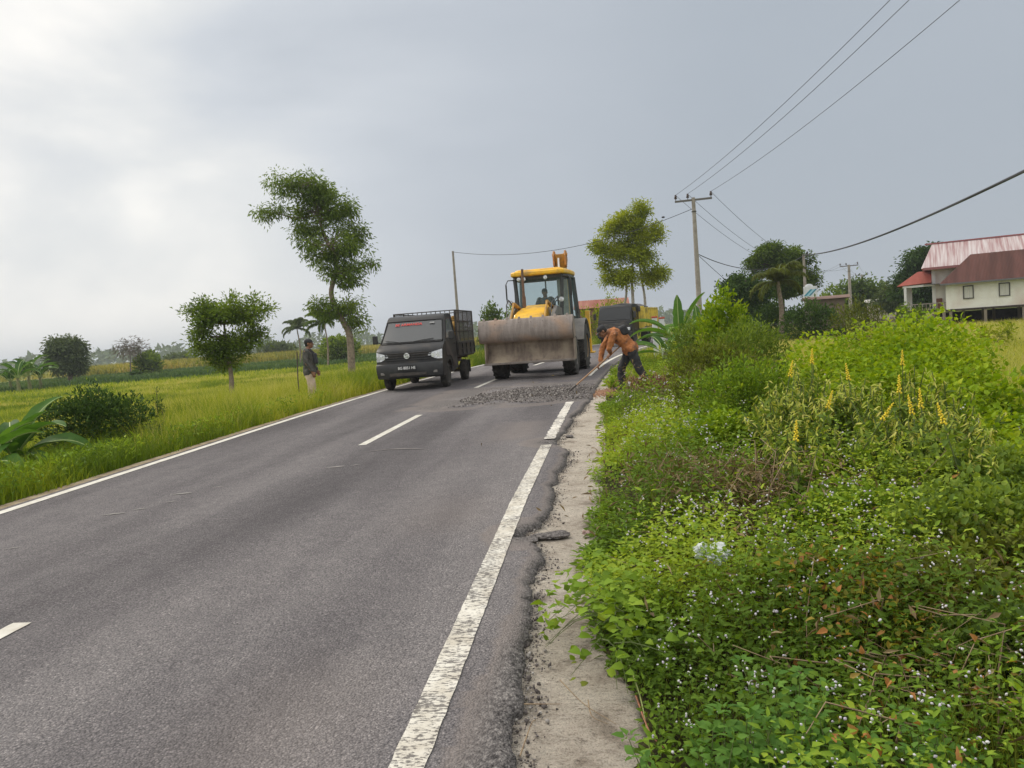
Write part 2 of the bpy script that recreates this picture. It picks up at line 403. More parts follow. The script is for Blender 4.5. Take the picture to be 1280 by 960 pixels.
def gmask(U, Y):      # 0 meadow, 1 dark soil under plants, 2 pale dirt
    s = np.zeros_like(U)
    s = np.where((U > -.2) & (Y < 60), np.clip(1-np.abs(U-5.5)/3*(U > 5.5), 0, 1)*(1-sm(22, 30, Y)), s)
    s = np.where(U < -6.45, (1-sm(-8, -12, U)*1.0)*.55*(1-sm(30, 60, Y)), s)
    s = np.where((U <= -5.8) & (U >= -6.36 - .2*vn(Y, Y*0, .8)), 2.0, s)
    return s
def steps(a, b, s0, k):
    o = [a]; s = s0
    while o[-1] < b: o.append(o[-1]+s); s *= k
    return o
us = sorted(set([round(x, 3) for x in list(np.arange(-14, 10, .25)) + [-x for x in steps(14, 2600, .4, 1.12)] + steps(10, 2600, .4, 1.12)+[-6.35, -6.2, -6.05, -5.9, -.1, .05]]))
ys = sorted(set([round(y, 3) for y in list(np.arange(-6, 40, .3)) + steps(40, 3500, .45, 1.07) + [-60, -30, -15]]))
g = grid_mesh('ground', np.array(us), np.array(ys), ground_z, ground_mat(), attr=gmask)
tag(g, kind='structure')

def edge(y):
    ky = [-4, 1, 2.35, 3.34, 4.3, 4.86, 4.95, 5.1, 5.3, 5.42, 5.7, 7, 8.4, 8.62, 8.8, 9.3, 9.6, 10.6, 11.6, 12.2, 13, 13.6, 15, 20, 30, 90]
    ke = [-.36, -.36, -.40, -.455, -.51, -.50, -.60, -.69, -.66, -.56, -.545, -.56, -.53, -.56, -.70, -.71, -.66, -.62, -.60, -.50, -.46, -.40, -.38, -.36, -.36, -.36]
    y = np.asarray(y, float)
    return np.interp(y, ky, ke) + (vn(y, 0*y, .22, 3)-.5)*.055 + (vn(y, 0*y, .07, 5)-.5)*.05 + (vn(y, 0*y, .028, 8)-.5)*.03
def asphalt_mat():
    m = bpy.data.materials.new('asphalt'); m.use_nodes = True; n = m.node_tree.nodes; l = m.node_tree.links; b = n['Principled BSDF']
    b.inputs['Roughness'].default_value = .9; b.inputs['Specular IOR Level'].default_value = .16
    t = n.new('ShaderNodeTexCoord')
    def noise(sc, det=5, scale=None, rough=.6):
        x = n.new('ShaderNodeTexNoise'); x.inputs['Scale'].default_value = sc; x.inputs['Detail'].default_value = det; x.inputs['Roughness'].default_value = rough
        if scale:
            q = n.new('ShaderNodeMapping'); q.inputs['Scale'].default_value = scale; l.new(t.outputs['Object'], q.inputs[0]); l.new(q.outputs[0], x.inputs['Vector'])
        else: l.new(t.outputs['Object'], x.inputs['Vector'])
        return x.outputs[0]
    def ramp(src, cs):
        r = n.new('ShaderNodeValToRGB'); e = r.color_ramp.elements; e[0].position = cs[0][0]; e[0].color = (*cs[0][1], 1); e[1].position = cs[-1][0]; e[1].color = (*cs[-1][1], 1)
        for p, c in cs[1:-1]: x = e.new(p); x.color = (*c, 1)
        l.new(src, r.inputs[0]); return r.outputs[0]
    def mix(f, a, c, blend='MIX'):
        x = n.new('ShaderNodeMixRGB'); x.blend_type = blend
        if isinstance(f, float): x.inputs[0].default_value = f
        else: l.new(f, x.inputs[0])
        l.new(a, x.inputs[1]); l.new(c, x.inputs[2]); return x.outputs[0]
    big = ramp(noise(.75, 5, (1.3, .13, 1), .5), [(.36, (.112, .104, .109)), (.5, (.160, .149, .154)), (.64, (.215, .201, .203))])
    mid = ramp(noise(5.5, 10, None, .7), [(.3, (.88, .88, .89)), (.7, (1.12, 1.115, 1.11))])
    spk = ramp(noise(95, 4, None, .85), [(.3, (.42, .42, .43)), (.5, (1, 1, 1)), (.7, (1.8, 1.76, 1.72))])
    spot = ramp(noise(22, 2), [(.70, (0, 0, 0)), (.76, (1, 1, 1))])
    vo = n.new('ShaderNodeTexVoronoi'); vo.inputs['Scale'].default_value = 105; l.new(t.outputs['Object'], vo.inputs['Vector'])
    vs_ = n.new('ShaderNodeSeparateXYZ'); l.new(vo.outputs['Color'], vs_.inputs[0])
    agg = ramp(vs_.outputs['X'], [(0, (.55, .55, .56)), (.5, (.95, .95, .95)), (.86, (1.15, 1.14, 1.12)), (1, (1.9, 1.87, 1.82))])
    gap = ramp(vo.outputs['Distance'], [(.35, (1, 1, 1)), (.75, (.45, .45, .46))])
    big = mix(.5, big, agg, 'MULTIPLY'); big = mix(.6, big, gap, 'MULTIPLY')
    c = mix(1.0, big, mid, 'MULTIPLY'); c = mix(.95, c, spk, 'MULTIPLY')
    pale = n.new('ShaderNodeRGB'); pale.outputs[0].default_value = (.30, .27, .25, 1)
    x = n.new('ShaderNodeMath'); x.operation = 'MULTIPLY'; x.inputs[1].default_value = .35; l.new(spot, x.inputs[0])
    c = mix(x.outputs[0], c, pale.outputs[0])
    # pale dust beside the right line, dark oily wheel paths (attributes: mask 0..1 dust, 1..2 raw broken edge)
    a = n.new('ShaderNodeAttribute'); a.attribute_name = 'mask'
    d = n.new('ShaderNodeMapRange'); d.inputs['From Max'].default_value = 1; d.inputs['To Max'].default_value = .5; l.new(a.outputs['Fac'], d.inputs[0])
    dust = n.new('ShaderNodeRGB'); dust.outputs[0].default_value = (.235, .20, .18, 1)
    c = mix(d.outputs[0], c, dust.outputs[0])
    d2 = n.new('ShaderNodeMapRange'); d2.inputs['From Min'].default_value = 1; d2.inputs['From Max'].default_value = 2; l.new(a.outputs['Fac'], d2.inputs[0])
    raw = ramp(noise(48, 5, None, .75), [(.36, (.04, .037, .037)), (.5, (.125, .115, .113)), (.64, (.27, .25, .24))])
    c = mix(d2.outputs[0], c, raw)
    l.new(c, b.inputs['Base Color'])
    u = n.new('ShaderNodeBump'); u.inputs['Strength'].default_value = .8; u.inputs['Distance'].default_value = .012
    h = n.new('ShaderNodeMath'); h.operation = 'ADD'; hv = n.new('ShaderNodeMath'); hv.operation = 'MULTIPLY'; hv.inputs[1].default_value = -.9; l.new(vo.outputs['Distance'], hv.inputs[0]); l.new(hv.outputs[0], h.inputs[0]); l.new(noise(14, 3), h.inputs[1])
    l.new(h.outputs[0], u.inputs['Height']); l.new(u.outputs[0], b.inputs['Normal'])
    return m
ASPH = asphalt_mat()
# the running surface: columns bunch up at the broken right edge
ry = np.array(sorted(set(list(np.round(np.arange(-4, 7, .022), 4)) + [round(v, 3) for v in steps(7, 16, .03, 1.006)] + [round(v, 3) for v in steps(16, 95, .15, 1.02)])))
cols = np.concatenate([np.linspace(0, .82, 22), .82+.18*np.linspace(0, 1, 20)[1:]])
Y = np.repeat(ry[:, None], len(cols), 1); E_ = edge(ry)[:, None]
U = -5.95 + (E_+5.95)*cols[None, :]
dE = E_ - U                               # distance to the broken edge
rough = np.clip(1-(dE-.02)/.24, 0, 1)*(Y < 14)
Z = roadz(Y) + .004*np.sin(U*1.1)*0 - .028*sm(.045, .0, dE)*(vn(U, Y, .09, 2)*.9+.25) + rough*(vn(U, Y, .035, 1)-.5)*.020 + rough*(vn(U, Y, .014, 6)-.5)*.008
Z -= sm(.0, 1, np.exp(-((Y-5.12)/.11)**2-((U+.62)/.13)**2))*.045 + .03*np.exp(-((Y-9.02)/.16)**2-((U+.72)/.16)**2)
# sunken wheel ruts with darker patches
Z -= .006*np.exp(-((U+1.5)/.35)**2)
X = U+shift(Y)
V = np.stack([X, Y, Z], -1).reshape(-1, 3); nx, ny = len(cols), len(ry)
ii = np.arange(nx-1)[None, :]+np.arange(ny-1)[:, None]*nx
T = np.stack([ii, ii+1, ii+1+nx, ii+nx], -1).reshape(-1, 4)
last = np.arange(ny)*nx+nx-1
jag = rng.uniform(-.012, .012, ny)
V2 = np.stack([X[:, -1]+jag, Y[:, -1], roadz(ry)-.12], 1); b0 = len(V)
T2 = np.stack([last[:-1], np.arange(ny-1)+b0, np.arange(1, ny)+b0, last[1:]], 1)
road = npmesh('road', np.concatenate([V, V2]), np.concatenate([T, T2]), ASPH, smooth=True); tag(road, kind='structure')
msk = np.clip(.9*np.exp(-((U+1.25)/.35)**2)*sm(.3, .7, vn(U, Y, 1.5, 4)), 0, 1)*.8
msk = np.where(U > -.86, 0, msk)
fringe = sm(-.62, -.48, U + (vn(U, Y, .3, 2)-.5)*.16)*sm(6.2, 4.6, Y)
edgeraw = sm(.07, .01, dE)
brk = np.clip(np.exp(-((Y-5.12)/.2)**2-((U+.62)/.16)**2)*1.6 + np.exp(-((Y-9.0)/.2)**2-((U+.72)/.2)**2)*1.6, 0, 1)
raw = np.clip(np.maximum(np.maximum(fringe, edgeraw*.9), brk), 0, 1)
# raw binder exposed round the repair patch
patch = sm(.42, .58, vn(U, Y, .5, 9)+.25*np.exp(-((Y-15.2)/1.7)**2)-.1)*sm(12.9, 13.6, Y)*sm(19, 17.5, Y)*sm(-3.9, -3.3, U)
raw = np.clip(np.maximum(raw, patch*.8), 0, 1)
msk = np.where(raw > .02, 1+raw, msk)
a = road.data.attributes.new('mask', 'FLOAT', 'POINT'); a.data.foreach_set('value', np.concatenate([msk.ravel(), np.full(ny, 1.9)]).astype(np.float32))

# concrete edge strip under and beside the asphalt
def conc_mat():
    m = bpy.data.materials.new('rough_concrete'); m.use_nodes = True; n = m.node_tree.nodes; l = m.node_tree.links; b = n['Principled BSDF']; b.inputs['Roughness'].default_value = .95; b.inputs['Specular IOR Level'].default_value = .15
    t = n.new('ShaderNodeTexCoord')
    def noise(sc, det, rough, scale=(1, 1, 1)):
        q = n.new('ShaderNodeMapping'); q.inputs['Scale'].default_value = scale; l.new(t.outputs['Object'], q.inputs[0])
        x = n.new('ShaderNodeTexNoise'); x.inputs['Scale'].default_value = sc; x.inputs['Detail'].default_value = det; x.inputs['Roughness'].default_value = rough; l.new(q.outputs[0], x.inputs['Vector']); return x.outputs[0]
    def ramp(src, cs):
        r_ = n.new('ShaderNodeValToRGB'); e = r_.color_ramp.elements; e[0].position = cs[0][0]; e[0].color = (*cs[0][1], 1); e[1].position = cs[-1][0]; e[1].color = (*cs[-1][1], 1)
        for p, c in cs[1:-1]: x = e.new(p); x.color = (*c, 1)
        l.new(src, r_.inputs[0]); return r_.outputs[0]
    def mul(a, c):
        x = n.new('ShaderNodeMixRGB'); x.blend_type = 'MULTIPLY'; x.inputs[0].default_value = 1; l.new(a, x.inputs[1]); l.new(c, x.inputs[2]); return x.outputs[0]
    c = ramp(noise(3.2, 10, .7), [(.34, (.25, .21, .17)), (.44, (.43, .375, .315)), (.62, (.54, .485, .415))])
    c = mul(c, ramp(noise(42, 6, .8, (.7, 1.5, 1)), [(.36, (.42, .40, .38)), (.44, (.95, .95, .95)), (.62, (1.15, 1.15, 1.15))]))
    c = mul(c, ramp(noise(130, 3, .8), [(.34, (.5, .5, .5)), (.46, (1, 1, 1)), (.7, (1.25, 1.25, 1.25))]))
    l.new(c, b.inputs['Base Color'])
    h = n.new('ShaderNodeMath'); h.operation = 'ADD'; l.new(noise(42, 6, .8, (.7, 1.5, 1)), h.inputs[0]); l.new(noise(120, 3, .8), h.inputs[1])
    u = n.new('ShaderNodeBump'); u.inputs['Strength'].default_value = 1; u.inputs['Distance'].default_value = .016; l.new(h.outputs[0], u.inputs['Height']); l.new(u.outputs[0], b.inputs['Normal']); return m
CONC = conc_mat() if True else mat('concrete', (.40, .345, .285), .92, c2=(.27, .23, .185), scale=15, bump=1, bscale=26, c3=(.19, .155, .115), s3=3.4, detail=9)
def cedge(y):
    return np.interp(y, [-4, 1, 2.35, 2.9, 3.3, 4, 5.6, 8.4, 9.6, 11, 13, 20, 30, 90], [.06, .05, .03, 0, -.09, -.12, -.14, -.12, -.10, -.12, -.10, -.17, -.20, -.20]) + (vn(y, y*0, .5, 7)-.5)*.06 + (vn(y, y*0, .1, 2)-.5)*.03
cy = np.array(sorted(set(list(np.round(np.arange(-4, 10, .03), 3)) + [round(v, 3) for v in steps(10, 95, .05, 1.03)])))
cc = np.linspace(0, 1, 26); Uc = -.80 + (cedge(cy)[:, None]+.80)*cc[None]; Yc = np.repeat(cy[:, None], 26, 1)
Zc = roadz(Yc) - .05 + (vn(Uc, Yc, .05, 4)-.5)*.012 + (vn(Uc, Yc, .022, 9)-.5)*.009 + (vn(Uc, Yc, .4, 1)-.5)*.02 - .012*sm(.93, 1, cc)[None]*1
ridge = np.abs(((Yc*1.0) % .085)/.085-.5)*.006*(Yc > 5.3)*(Yc < 8.8); Zc += ridge
Vc = np.stack([Uc+shift(Yc), Yc, Zc], -1).reshape(-1, 3); ii = np.arange(25)[None, :]+np.arange(len(cy)-1)[:, None]*26
Tc = np.stack([ii, ii+1, ii+27, ii+26], -1).reshape(-1, 4)
lst = np.arange(len(cy))*26+25; Vb = Vc[lst].copy(); Vb[:, 2] -= .12; bb = len(Vc)
Tb = np.stack([lst[:-1], np.arange(len(cy)-1)+bb, np.arange(1, len(cy))+bb, lst[1:]], 1)
tag(npmesh('pavement', np.concatenate([Vc, Vb]), np.concatenate([Tc, Tb]), CONC, smooth=True), kind='structure')

# painted lines (worn thermoplastic), 4 mm above the asphalt
def paint_mat(name, wear, c=(.62, .60, .55)):
    m = bpy.data.materials.new(name); m.use_nodes = True; n = m.node_tree.nodes; l = m.node_tree.links; b = n['Principled BSDF']; b.inputs['Roughness'].default_value = .75
    t = n.new('ShaderNodeTexCoord'); q = n.new('ShaderNodeMapping'); q.inputs['Scale'].default_value = (1, 2.2, 1); l.new(t.outputs['Object'], q.inputs[0])
    x = n.new('ShaderNodeTexNoise'); x.inputs['Scale'].default_value = 34; x.inputs['Detail'].default_value = 6; x.inputs['Roughness'].default_value = .7; l.new(q.outputs[0], x.inputs['Vector'])
    y = n.new('ShaderNodeTexNoise'); y.inputs['Scale'].default_value = 3; y.inputs['Detail'].default_value = 3; l.new(t.outputs['Object'], y.inputs['Vector'])
    s = n.new('ShaderNodeMath'); s.operation = 'MULTIPLY_ADD'; l.new(y.outputs[0], s.inputs[0]); s.inputs[1].default_value = .35; l.new(x.outputs[0], s.inputs[2])
    r = n.new('ShaderNodeValToRGB'); r.color_ramp.elements[0].position = wear; r.color_ramp.elements[1].position = wear+.07
    r.color_ramp.elements[0].color = (.15, .14, .135, 1); r.color_ramp.elements[1].color = (*c, 1)
    l.new(s.outputs[0], r.inputs[0])
    z = n.new('ShaderNodeTexNoise'); z.inputs['Scale'].default_value = 9; z.inputs['Detail'].default_value = 5; l.new(t.outputs['Object'], z.inputs['Vector'])
    zz = n.new('ShaderNodeValToRGB'); zz.color_ramp.elements[0].position = .35; zz.color_ramp.elements[1].position = .65; zz.color_ramp.elements[0].color = (.80, .76, .70, 1); zz.color_ramp.elements[1].color = (1.06, 1.05, 1.03, 1); l.new(z.outputs[0], zz.inputs[0])
    mm = n.new('ShaderNodeMixRGB'); mm.blend_type = 'MULTIPLY'; mm.inputs[0].default_value = 1; l.new(r.outputs[0], mm.inputs[1]); l.new(zz.outputs[0], mm.inputs[2])
    l.new(mm.outputs[0], b.inputs['Base Color'])
    u = n.new('ShaderNodeBump'); u.inputs['Strength'].default_value = .6; u.inputs['Distance'].default_value = .006; l.new(x.outputs[0], u.inputs['Height']); l.new(u.outputs[0], b.inputs['Normal'])
    return m
def paint(uc, w_, y0, y1, m_, jag_=.006, name='road_marking'):
    y = np.arange(y0, y1+.001, .04 if y1 < 20 else .25); k = 6
    wv = np.linspace(-.5, .5, k)
    c = uc(y) if callable(uc) else np.full(len(y), uc)
    U_ = c[:, None] + wv[None]*w_ + (vn(y, y*0, .06, 3)-.5)[:, None]*jag_*np.sign(wv)[None]
    Y_ = np.repeat(y[:, None], k, 1); Z_ = roadz(Y_)+.005
    V_ = np.stack([U_+shift(Y_), Y_, Z_], -1).reshape(-1, 3); i_ = np.arange(k-1)[None]+np.arange(len(y)-1)[:, None]*k
    tag(npmesh(name, V_, np.stack([i_, i_+1, i_+1+k, i_+k], -1).reshape(-1, 4), m_, smooth=True), kind='structure')
PW = paint_mat('worn_paint', .605); PG = paint_mat('good_paint', .36, (.58, .57, .53)); PF = paint_mat('flaked_paint', .60, (.68, .66, .62))
rl = lambda y: np.interp(y, [-4, 2.4, 3.4, 6, 9, 13.3], [-.735, -.745, -.76, -.80, -.79, -.74])
paint(rl, .125, -4, 8.78, PW); paint(rl, .125, 9.2, 13.25, PF, .03)
paint(-5.80, .12, -4, 90, PG)
paint(-.74, .12, 19, 90, PG)
for k in range(-1, 9):
    paint(-3.25, .11, 1.54+8.0*k if k != 0 else .7, 4.62+8*k-(.92 if k == 0 else 0), PG, name='lane_dash')

# ------------------------------------------------------------------ repair gravel, rubble
STONE = leafmat('stone_chip', [(.06, .052, .05), (.12, .105, .10), (.19, .17, .16), (.40, .375, .35)], trans=0, rough=.9)
def stones(name, P, r, label, cat, m_=None, kind='stuff'):
    n = len(P); oct_ = np.array([[1, 0, 0], [-1, 0, 0], [0, 1, 0], [0, -1, 0], [0, 0, .8], [0, 0, -.8], [.6, .6, .4], [-.6, .5, .45], [.5, -.6, .4], [-.6, -.6, .3]])
    from_ = bmesh.new()
    for v in oct_: from_.verts.new(v)
    bmesh.ops.convex_hull(from_, input=from_.verts[:]); from_.verts.index_update()
    vs = np.array([v.co[:] for v in from_.verts]); fs = np.array([[v.index for v in f.verts] for f in from_.faces if len(f.verts) == 3]); from_.free()
    q = rng.normal(0, 1, (n, 3, 3)); q, _ = np.linalg.qr(q)
    S = (vs[None]*(r[:, None, None]*rng.uniform(.6, 1.25, (n, 1, 3))))
    V_ = np.einsum('nij,nkj->nki', q, S)+P[:, None]
    T_ = (fs[None]+np.arange(n)[:, None, None]*len(vs)).reshape(-1, 3)
    o = npmesh(name, V_.reshape(-1, 3), T_, m_ or STONE, np.repeat(rng.random(n), len(fs)))
    return tag(o, label, cat, kind=kind)
n = 12000
yy = rng.normal(15.0, 1.0, n); uu = rng.uniform(-3.75, -.42, n)
keep = (yy > 13.35 + .45*vn(uu, uu*0, .4) + .5*(uu < -3.1)*rng.random(n)) & (yy < 16.9) & (uu > -3.2+.45*vn(yy, yy*0, .5)) & (rng.random(n) < .1+1.2*vn(uu, yy, .45, 4)**1.3)
uu, yy = uu[keep], yy[keep]; hh = .02*np.exp(-((yy-15)/1.0)**2)*vn(uu, yy, .5)
stones('gravel', np.stack([uu+shift(yy), yy, roadz(yy)+.006+hh*rng.random(len(uu))], 1), rng.gamma(3, .0026, len(uu))+.003, 'loose grey gravel spread across the road in front of the loader', 'gravel')
n = 2600; yy = 2.0+11*rng.random(n)**1.3; uu = edge(yy)+np.abs(rng.normal(.0, .045, n))+.004
stones('loose_chips', np.stack([uu, yy, roadz(yy)-.042+0*uu], 1), rng.gamma(1.6, .0018, n)+.002, 'small stone chips lying along the broken asphalt edge', 'stone chips', STONE)
def chunk(px, py, size, label, m_=ASPH, sink=.3):
    p = None
    for y in np.arange(2, 20, .02):
        pass
    v = ray(px, py); z = 0.05; k = (z-.04-H)/v.z; p = Vector((0, 0, H))+v*k; z = float(roadz(p.y))-.04; k = (z-H)/v.z; p = Vector((0, 0, H))+v*k
    bm = bmesh.new(); bmesh.ops.create_icosphere(bm, subdivisions=3, radius=1)
    for q in bm.verts:
        nse = 1+.5*(float(vn(q.co.x+5, q.co.y+5, .7, 3))-.5)+.35*(float(vn(q.co.x+q.co.z+9, q.co.y-q.co.z+9, .3, 5))-.5)
        q.co = Vector((q.co.x*size[0]*nse, q.co.y*size[1]*nse, q.co.z*size[2]*nse))
    me = bpy.data.meshes.new('asphalt_chunk'); bm.to_mesh(me); bm.free(); me.materials.append(m_)
    a = me.attributes.new('mask', 'FLOAT', 'POINT'); a.data.foreach_set('value', [1.8]*len(me.vertices))
    o = bpy.data.objects.new('asphalt_chunk', me); col.objects.link(o); o.location = p + Vector((0, 0, size[2]*sink)); o.rotation_euler.z = .2
    return tag(o, label, 'asphalt chunk', 'broken asphalt pieces at the road edge')
chunk(690, 671, (.13, .06, .028), 'long slab of broken asphalt lying across the pale concrete edge')
chunk(660, 676, (.07, .07, .02), 'dark broken asphalt lump in the notch beside the white line')
chunk(712, 546, (.05, .06, .02), 'small asphalt lump at the far notch in the road edge')
# pale scuffs, old paint drips and a bluish stain on the running surface: thin worn marks
def scuff(pts, w_, c, name, label):
    y = np.array([p[1] for p in pts]); x = np.array([p[0] for p in pts]); t = np.linspace(0, 1, 30); yy_ = np.interp(t, np.linspace(0, 1, len(y)), y); xx_ = np.interp(t, np.linspace(0, 1, len(x)), x)
    ww = w_*np.sin(np.pi*(.06+.88*t))*(.6+.8*vn(t*9+x[0]*5, t*0, 1, 3)); V_ = np.stack([np.stack([xx_, yy_-ww/2, roadz(yy_)+.0052], 1), np.stack([xx_, yy_+ww/2, roadz(yy_)+.0052], 1)], 1).reshape(-1, 3)
    i_ = np.arange(29)*2; tag(npmesh(name, V_, np.stack([i_, i_+2, i_+3, i_+1], 1), mat(label, c, .9, c2=tuple(q*.75 for q in c), scale=30), smooth=True), kind='structure')
scuff([(-3.05, 8.95), (-2.75, 9.06), (-2.45, 9.02), (-2.2, 8.88)], .05, (.19, .175, .165), 'road_marking', 'pale_scuff')
for sx_, sy_, sl_, sw_ in ((-4.25, 6.95, .10, .05), (-4.0, 7.2, .05, .03), (-4.45, 6.2, .10, .04), (-4.3, 6.35, .06, .03), (-4.15, 6.6, .04, .03), (-3.05, 8.0, .10, .06), (-2.85, 8.05, .05, .03), (-4.6, 5.2, .06, .02)):
    scuff([(sx_-sl_, sy_), (sx_, sy_+.03), (sx_+sl_, sy_+.05)], sw_, (.27, .255, .24), 'road_marking', 'pale_fleck')
#SECTION_VEH
# ------------------------------------------------------------------ vehicles
BLACKP = mat('black_paint', (.012, .0125, .014), .42, c2=(.022, .022, .025), scale=5, coat=.08, c3=(.045, .038, .032), s3=2.2, spec=.3)
BLACKPL = mat('black_plastic', (.02, .02, .021), .6, c2=(.035, .034, .033), scale=8)
BROWNP = mat('dusty_dark_paint', (.035, .028, .028), .55, c2=(.075, .06, .052), scale=5)
TYRE = mat('tyre_rubber', (.022, .021, .02), .9, c2=(.07, .062, .055), scale=7, bump=.3)
RIMG = mat('rim_grey', (.20, .19, .18), .5, .6, c2=(.10, .09, .08), scale=10)
CHROME = mat('chrome', (.75, .75, .77), .2, .9)
LAMP = mat('lamp_glass', (.72, .74, .76), .12, .3, c2=(.40, .41, .43), scale=22, coat=1)
WHITE = mat('white_mark', (.75, .75, .74), .5)
REDM = mat('red_lettering', (.62, .035, .03), .5)
GLD = glassmat('dark_glass', (.085, .088, .092), .96, .08)
YEL = mat('yellow_paint', (.90, .52, .02), .45, c2=(.78, .42, .02), scale=4, coat=.2, c3=(.42, .25, .06), s3=2.5)
YELD = mat('dirty_yellow_paint', (.50, .27, .03), .6, c2=(.28, .15, .05), scale=7)
STEELW = mat('worn_steel', (.30, .255, .23), .7, .1, c2=(.20, .165, .145), scale=3.2, c3=(.36, .25, .185), s3=1.7, bump=.5, bscale=18, stretch=(4.5, 1, .7), detail=9)
STEELD = mat('dark_steel', (.05, .045, .042), .65, .3, c2=(.09, .075, .065), scale=6)
GREYP = mat('grey_paint', (.13, .125, .12), .5, c2=(.20, .185, .17), scale=5)
MUD = mat('dried_mud', (.20, .15, .115), .9, c2=(.13, .095, .07), scale=9, bump=.5)

def wheel(parent, loc, r, wd, rim_r, out, rimmat=None, lugs=0):
    """out: +1/-1 outer side along x"""
    e_ = empty('wheel', loc); e_.parent = parent
    h = wd/2
    prof = [(-h*.8, rim_r), (-h, rim_r+.02), (-h*1.02, (rim_r+r)/2), (-h*.9, r*.955), (-h*.7, r*.985), (0, r), (h*.7, r*.985), (h*.9, r*.955), (h*1.02, (rim_r+r)/2), (h, rim_r+.02), (h*.8, rim_r)]
    mb = MB(); mb.lathe(prof, (0, 0, 0), 'x', 40)
    if lugs:
        for k in range(lugs):
            for s_ in (-1, 1):
                a = 2*math.pi*(k+(.5 if s_ > 0 else 0))/lugs
                c = Vector((s_*h*.5, math.cos(a)*r*1.0, math.sin(a)*r*1.0))
                M = Matrix.Rotation(a-math.pi/2, 3, 'X') @ Matrix.Rotation(s_*R(38), 3, 'Z')
                mb.box(c, (h*1.05, r*.075, r*.09), M)
    mb.build('tyre', TYRE, e_, smooth=35)
    rb = MB(); o_ = out
    rb.lathe([(o_*h*-.6, rim_r*.98), (o_*h*.78, rim_r), (o_*h*.86, rim_r*.97), (o_*h*.5, rim_r*.80), (o_*h*.35, rim_r*.55), (o_*h*.6, rim_r*.42), (o_*h*.62, rim_r*.20), (o_*h*.75, rim_r*.16), (o_*h*.75, .01)], (0, 0, 0), 'x', 24)
    for k in range(5):
        a = 2*math.pi*k/5; rb.tube([(o_*h*.55, math.cos(a)*rim_r*.32, math.sin(a)*rim_r*.32), (o_*h*.68, math.cos(a)*rim_r*.32, math.sin(a)*rim_r*.32)], rim_r*.04, 6)
    rb.build('rim', rimmat or RIMG, e_, smooth=35)
    return e_
def text(s_, size, loc, rot, m_, parent, name='lettering', extr=.002, align='CENTER', sx=1):
    c = bpy.data.curves.new(name, 'FONT'); c.body = s_; c.size = size; c.extrude = extr; c.align_x = align; c.align_y = 'CENTER'; c.materials.append(m_)
    c.offset = size*.012
    o = bpy.data.objects.new(name, c); col.objects.link(o); o.location = loc; o.rotation_euler = rot; o.scale.x = sx
    me = bpy.data.meshes.new_from_object(o.evaluated_get(bpy.context.evaluated_depsgraph_get())); mt = o.matrix_basis.copy(); bpy.data.objects.remove(o)
    o = bpy.data.objects.new(name, me); col.objects.link(o); o.rotation_euler = rot; o.location = loc; o.scale.x = sx; o.parent = parent
    return o

class Cab:
    """a cab skin: side outline in (y,z), half width by height, front corners swept back"""
    def __init__(s, prof, wz, bow=.12, bowy=.3, pw=3.5): s.prof = prof; s.wz = wz; s.bow = bow; s.bowy = bowy; s.pw = pw
    def P(s, y, z, t, off=0):
        wv = s.wz(z); k = min(1, max(0, (s.bowy-y)/.5))
        return Vector((wv*t, y + s.bow*k*abs(t)**s.pw - off, z))
    def strip(s, pts, ts, off=0, offz=0):
        mb = MB(); vs = []; n = len(ts)
        for y, z in pts:
            for t in ts: v = s.P(y, z, t, off); v.z += offz; vs.append(v)
        mb.add(vs, [(i*n+k, i*n+k+1, (i+1)*n+k+1, (i+1)*n+k) for i in range(len(pts)-1) for k in range(n-1)])
        return mb
    def side(s, poly, sd, off=0, thick=0):
        from mathutils.geometry import tessellate_polygon
        tr = tessellate_polygon([[Vector((p[0], p[1], 0)) for p in poly]])
        mb = MB(); vs = []
        for p in poly: v = s.P(p[0], p[1], sd); v.x += sd*off; vs.append(v)
        fs = [tuple(t) for t in tr]
        mb.add(vs, fs)
        if thick:
            n = len(poly); vs2 = [v - Vector((sd*thick, 0, 0)) for v in vs]
            mb.add(vs+vs2, [(i, (i+1) % n, (i+1) % n+n, i+n) for i in range(n)])
        return mb
    def body(s, bottom, name, m_, parent, nt=13):
        ts = [math.sin(math.pi/2*(-1+2*i/(nt-1))) for i in range(nt)]
        mb = s.strip(s.prof, ts)
        for sd in (-1, 1):
            q = s.side(s.prof+bottom, sd); mb.add(q.v, q.f)
        me_o = mb.build(name, m_, parent)
        bm = bmesh.new(); bm.from_mesh(me_o.data); bmesh.ops.remove_doubles(bm, verts=bm.verts[:], dist=.001); bmesh.ops.recalc_face_normals(bm, faces=bm.faces[:]); bm.to_mesh(me_o.data); bm.free()
        me_o.data.polygons.foreach_set('use_smooth', [True]*len(me_o.data.polygons)); me_o.data.set_sharp_from_angle(angle=R(32))
        return me_o
def arch(cy_, r, z0, n=10, zc=.3):
    a0 = math.asin(max(-1, min(1, (z0-zc)/r)))
    return [(cy_+r*math.cos(a0+(math.pi-2*a0)*i/n), zc+r*math.sin(a0+(math.pi-2*a0)*i/n)) for i in range(n+1)]

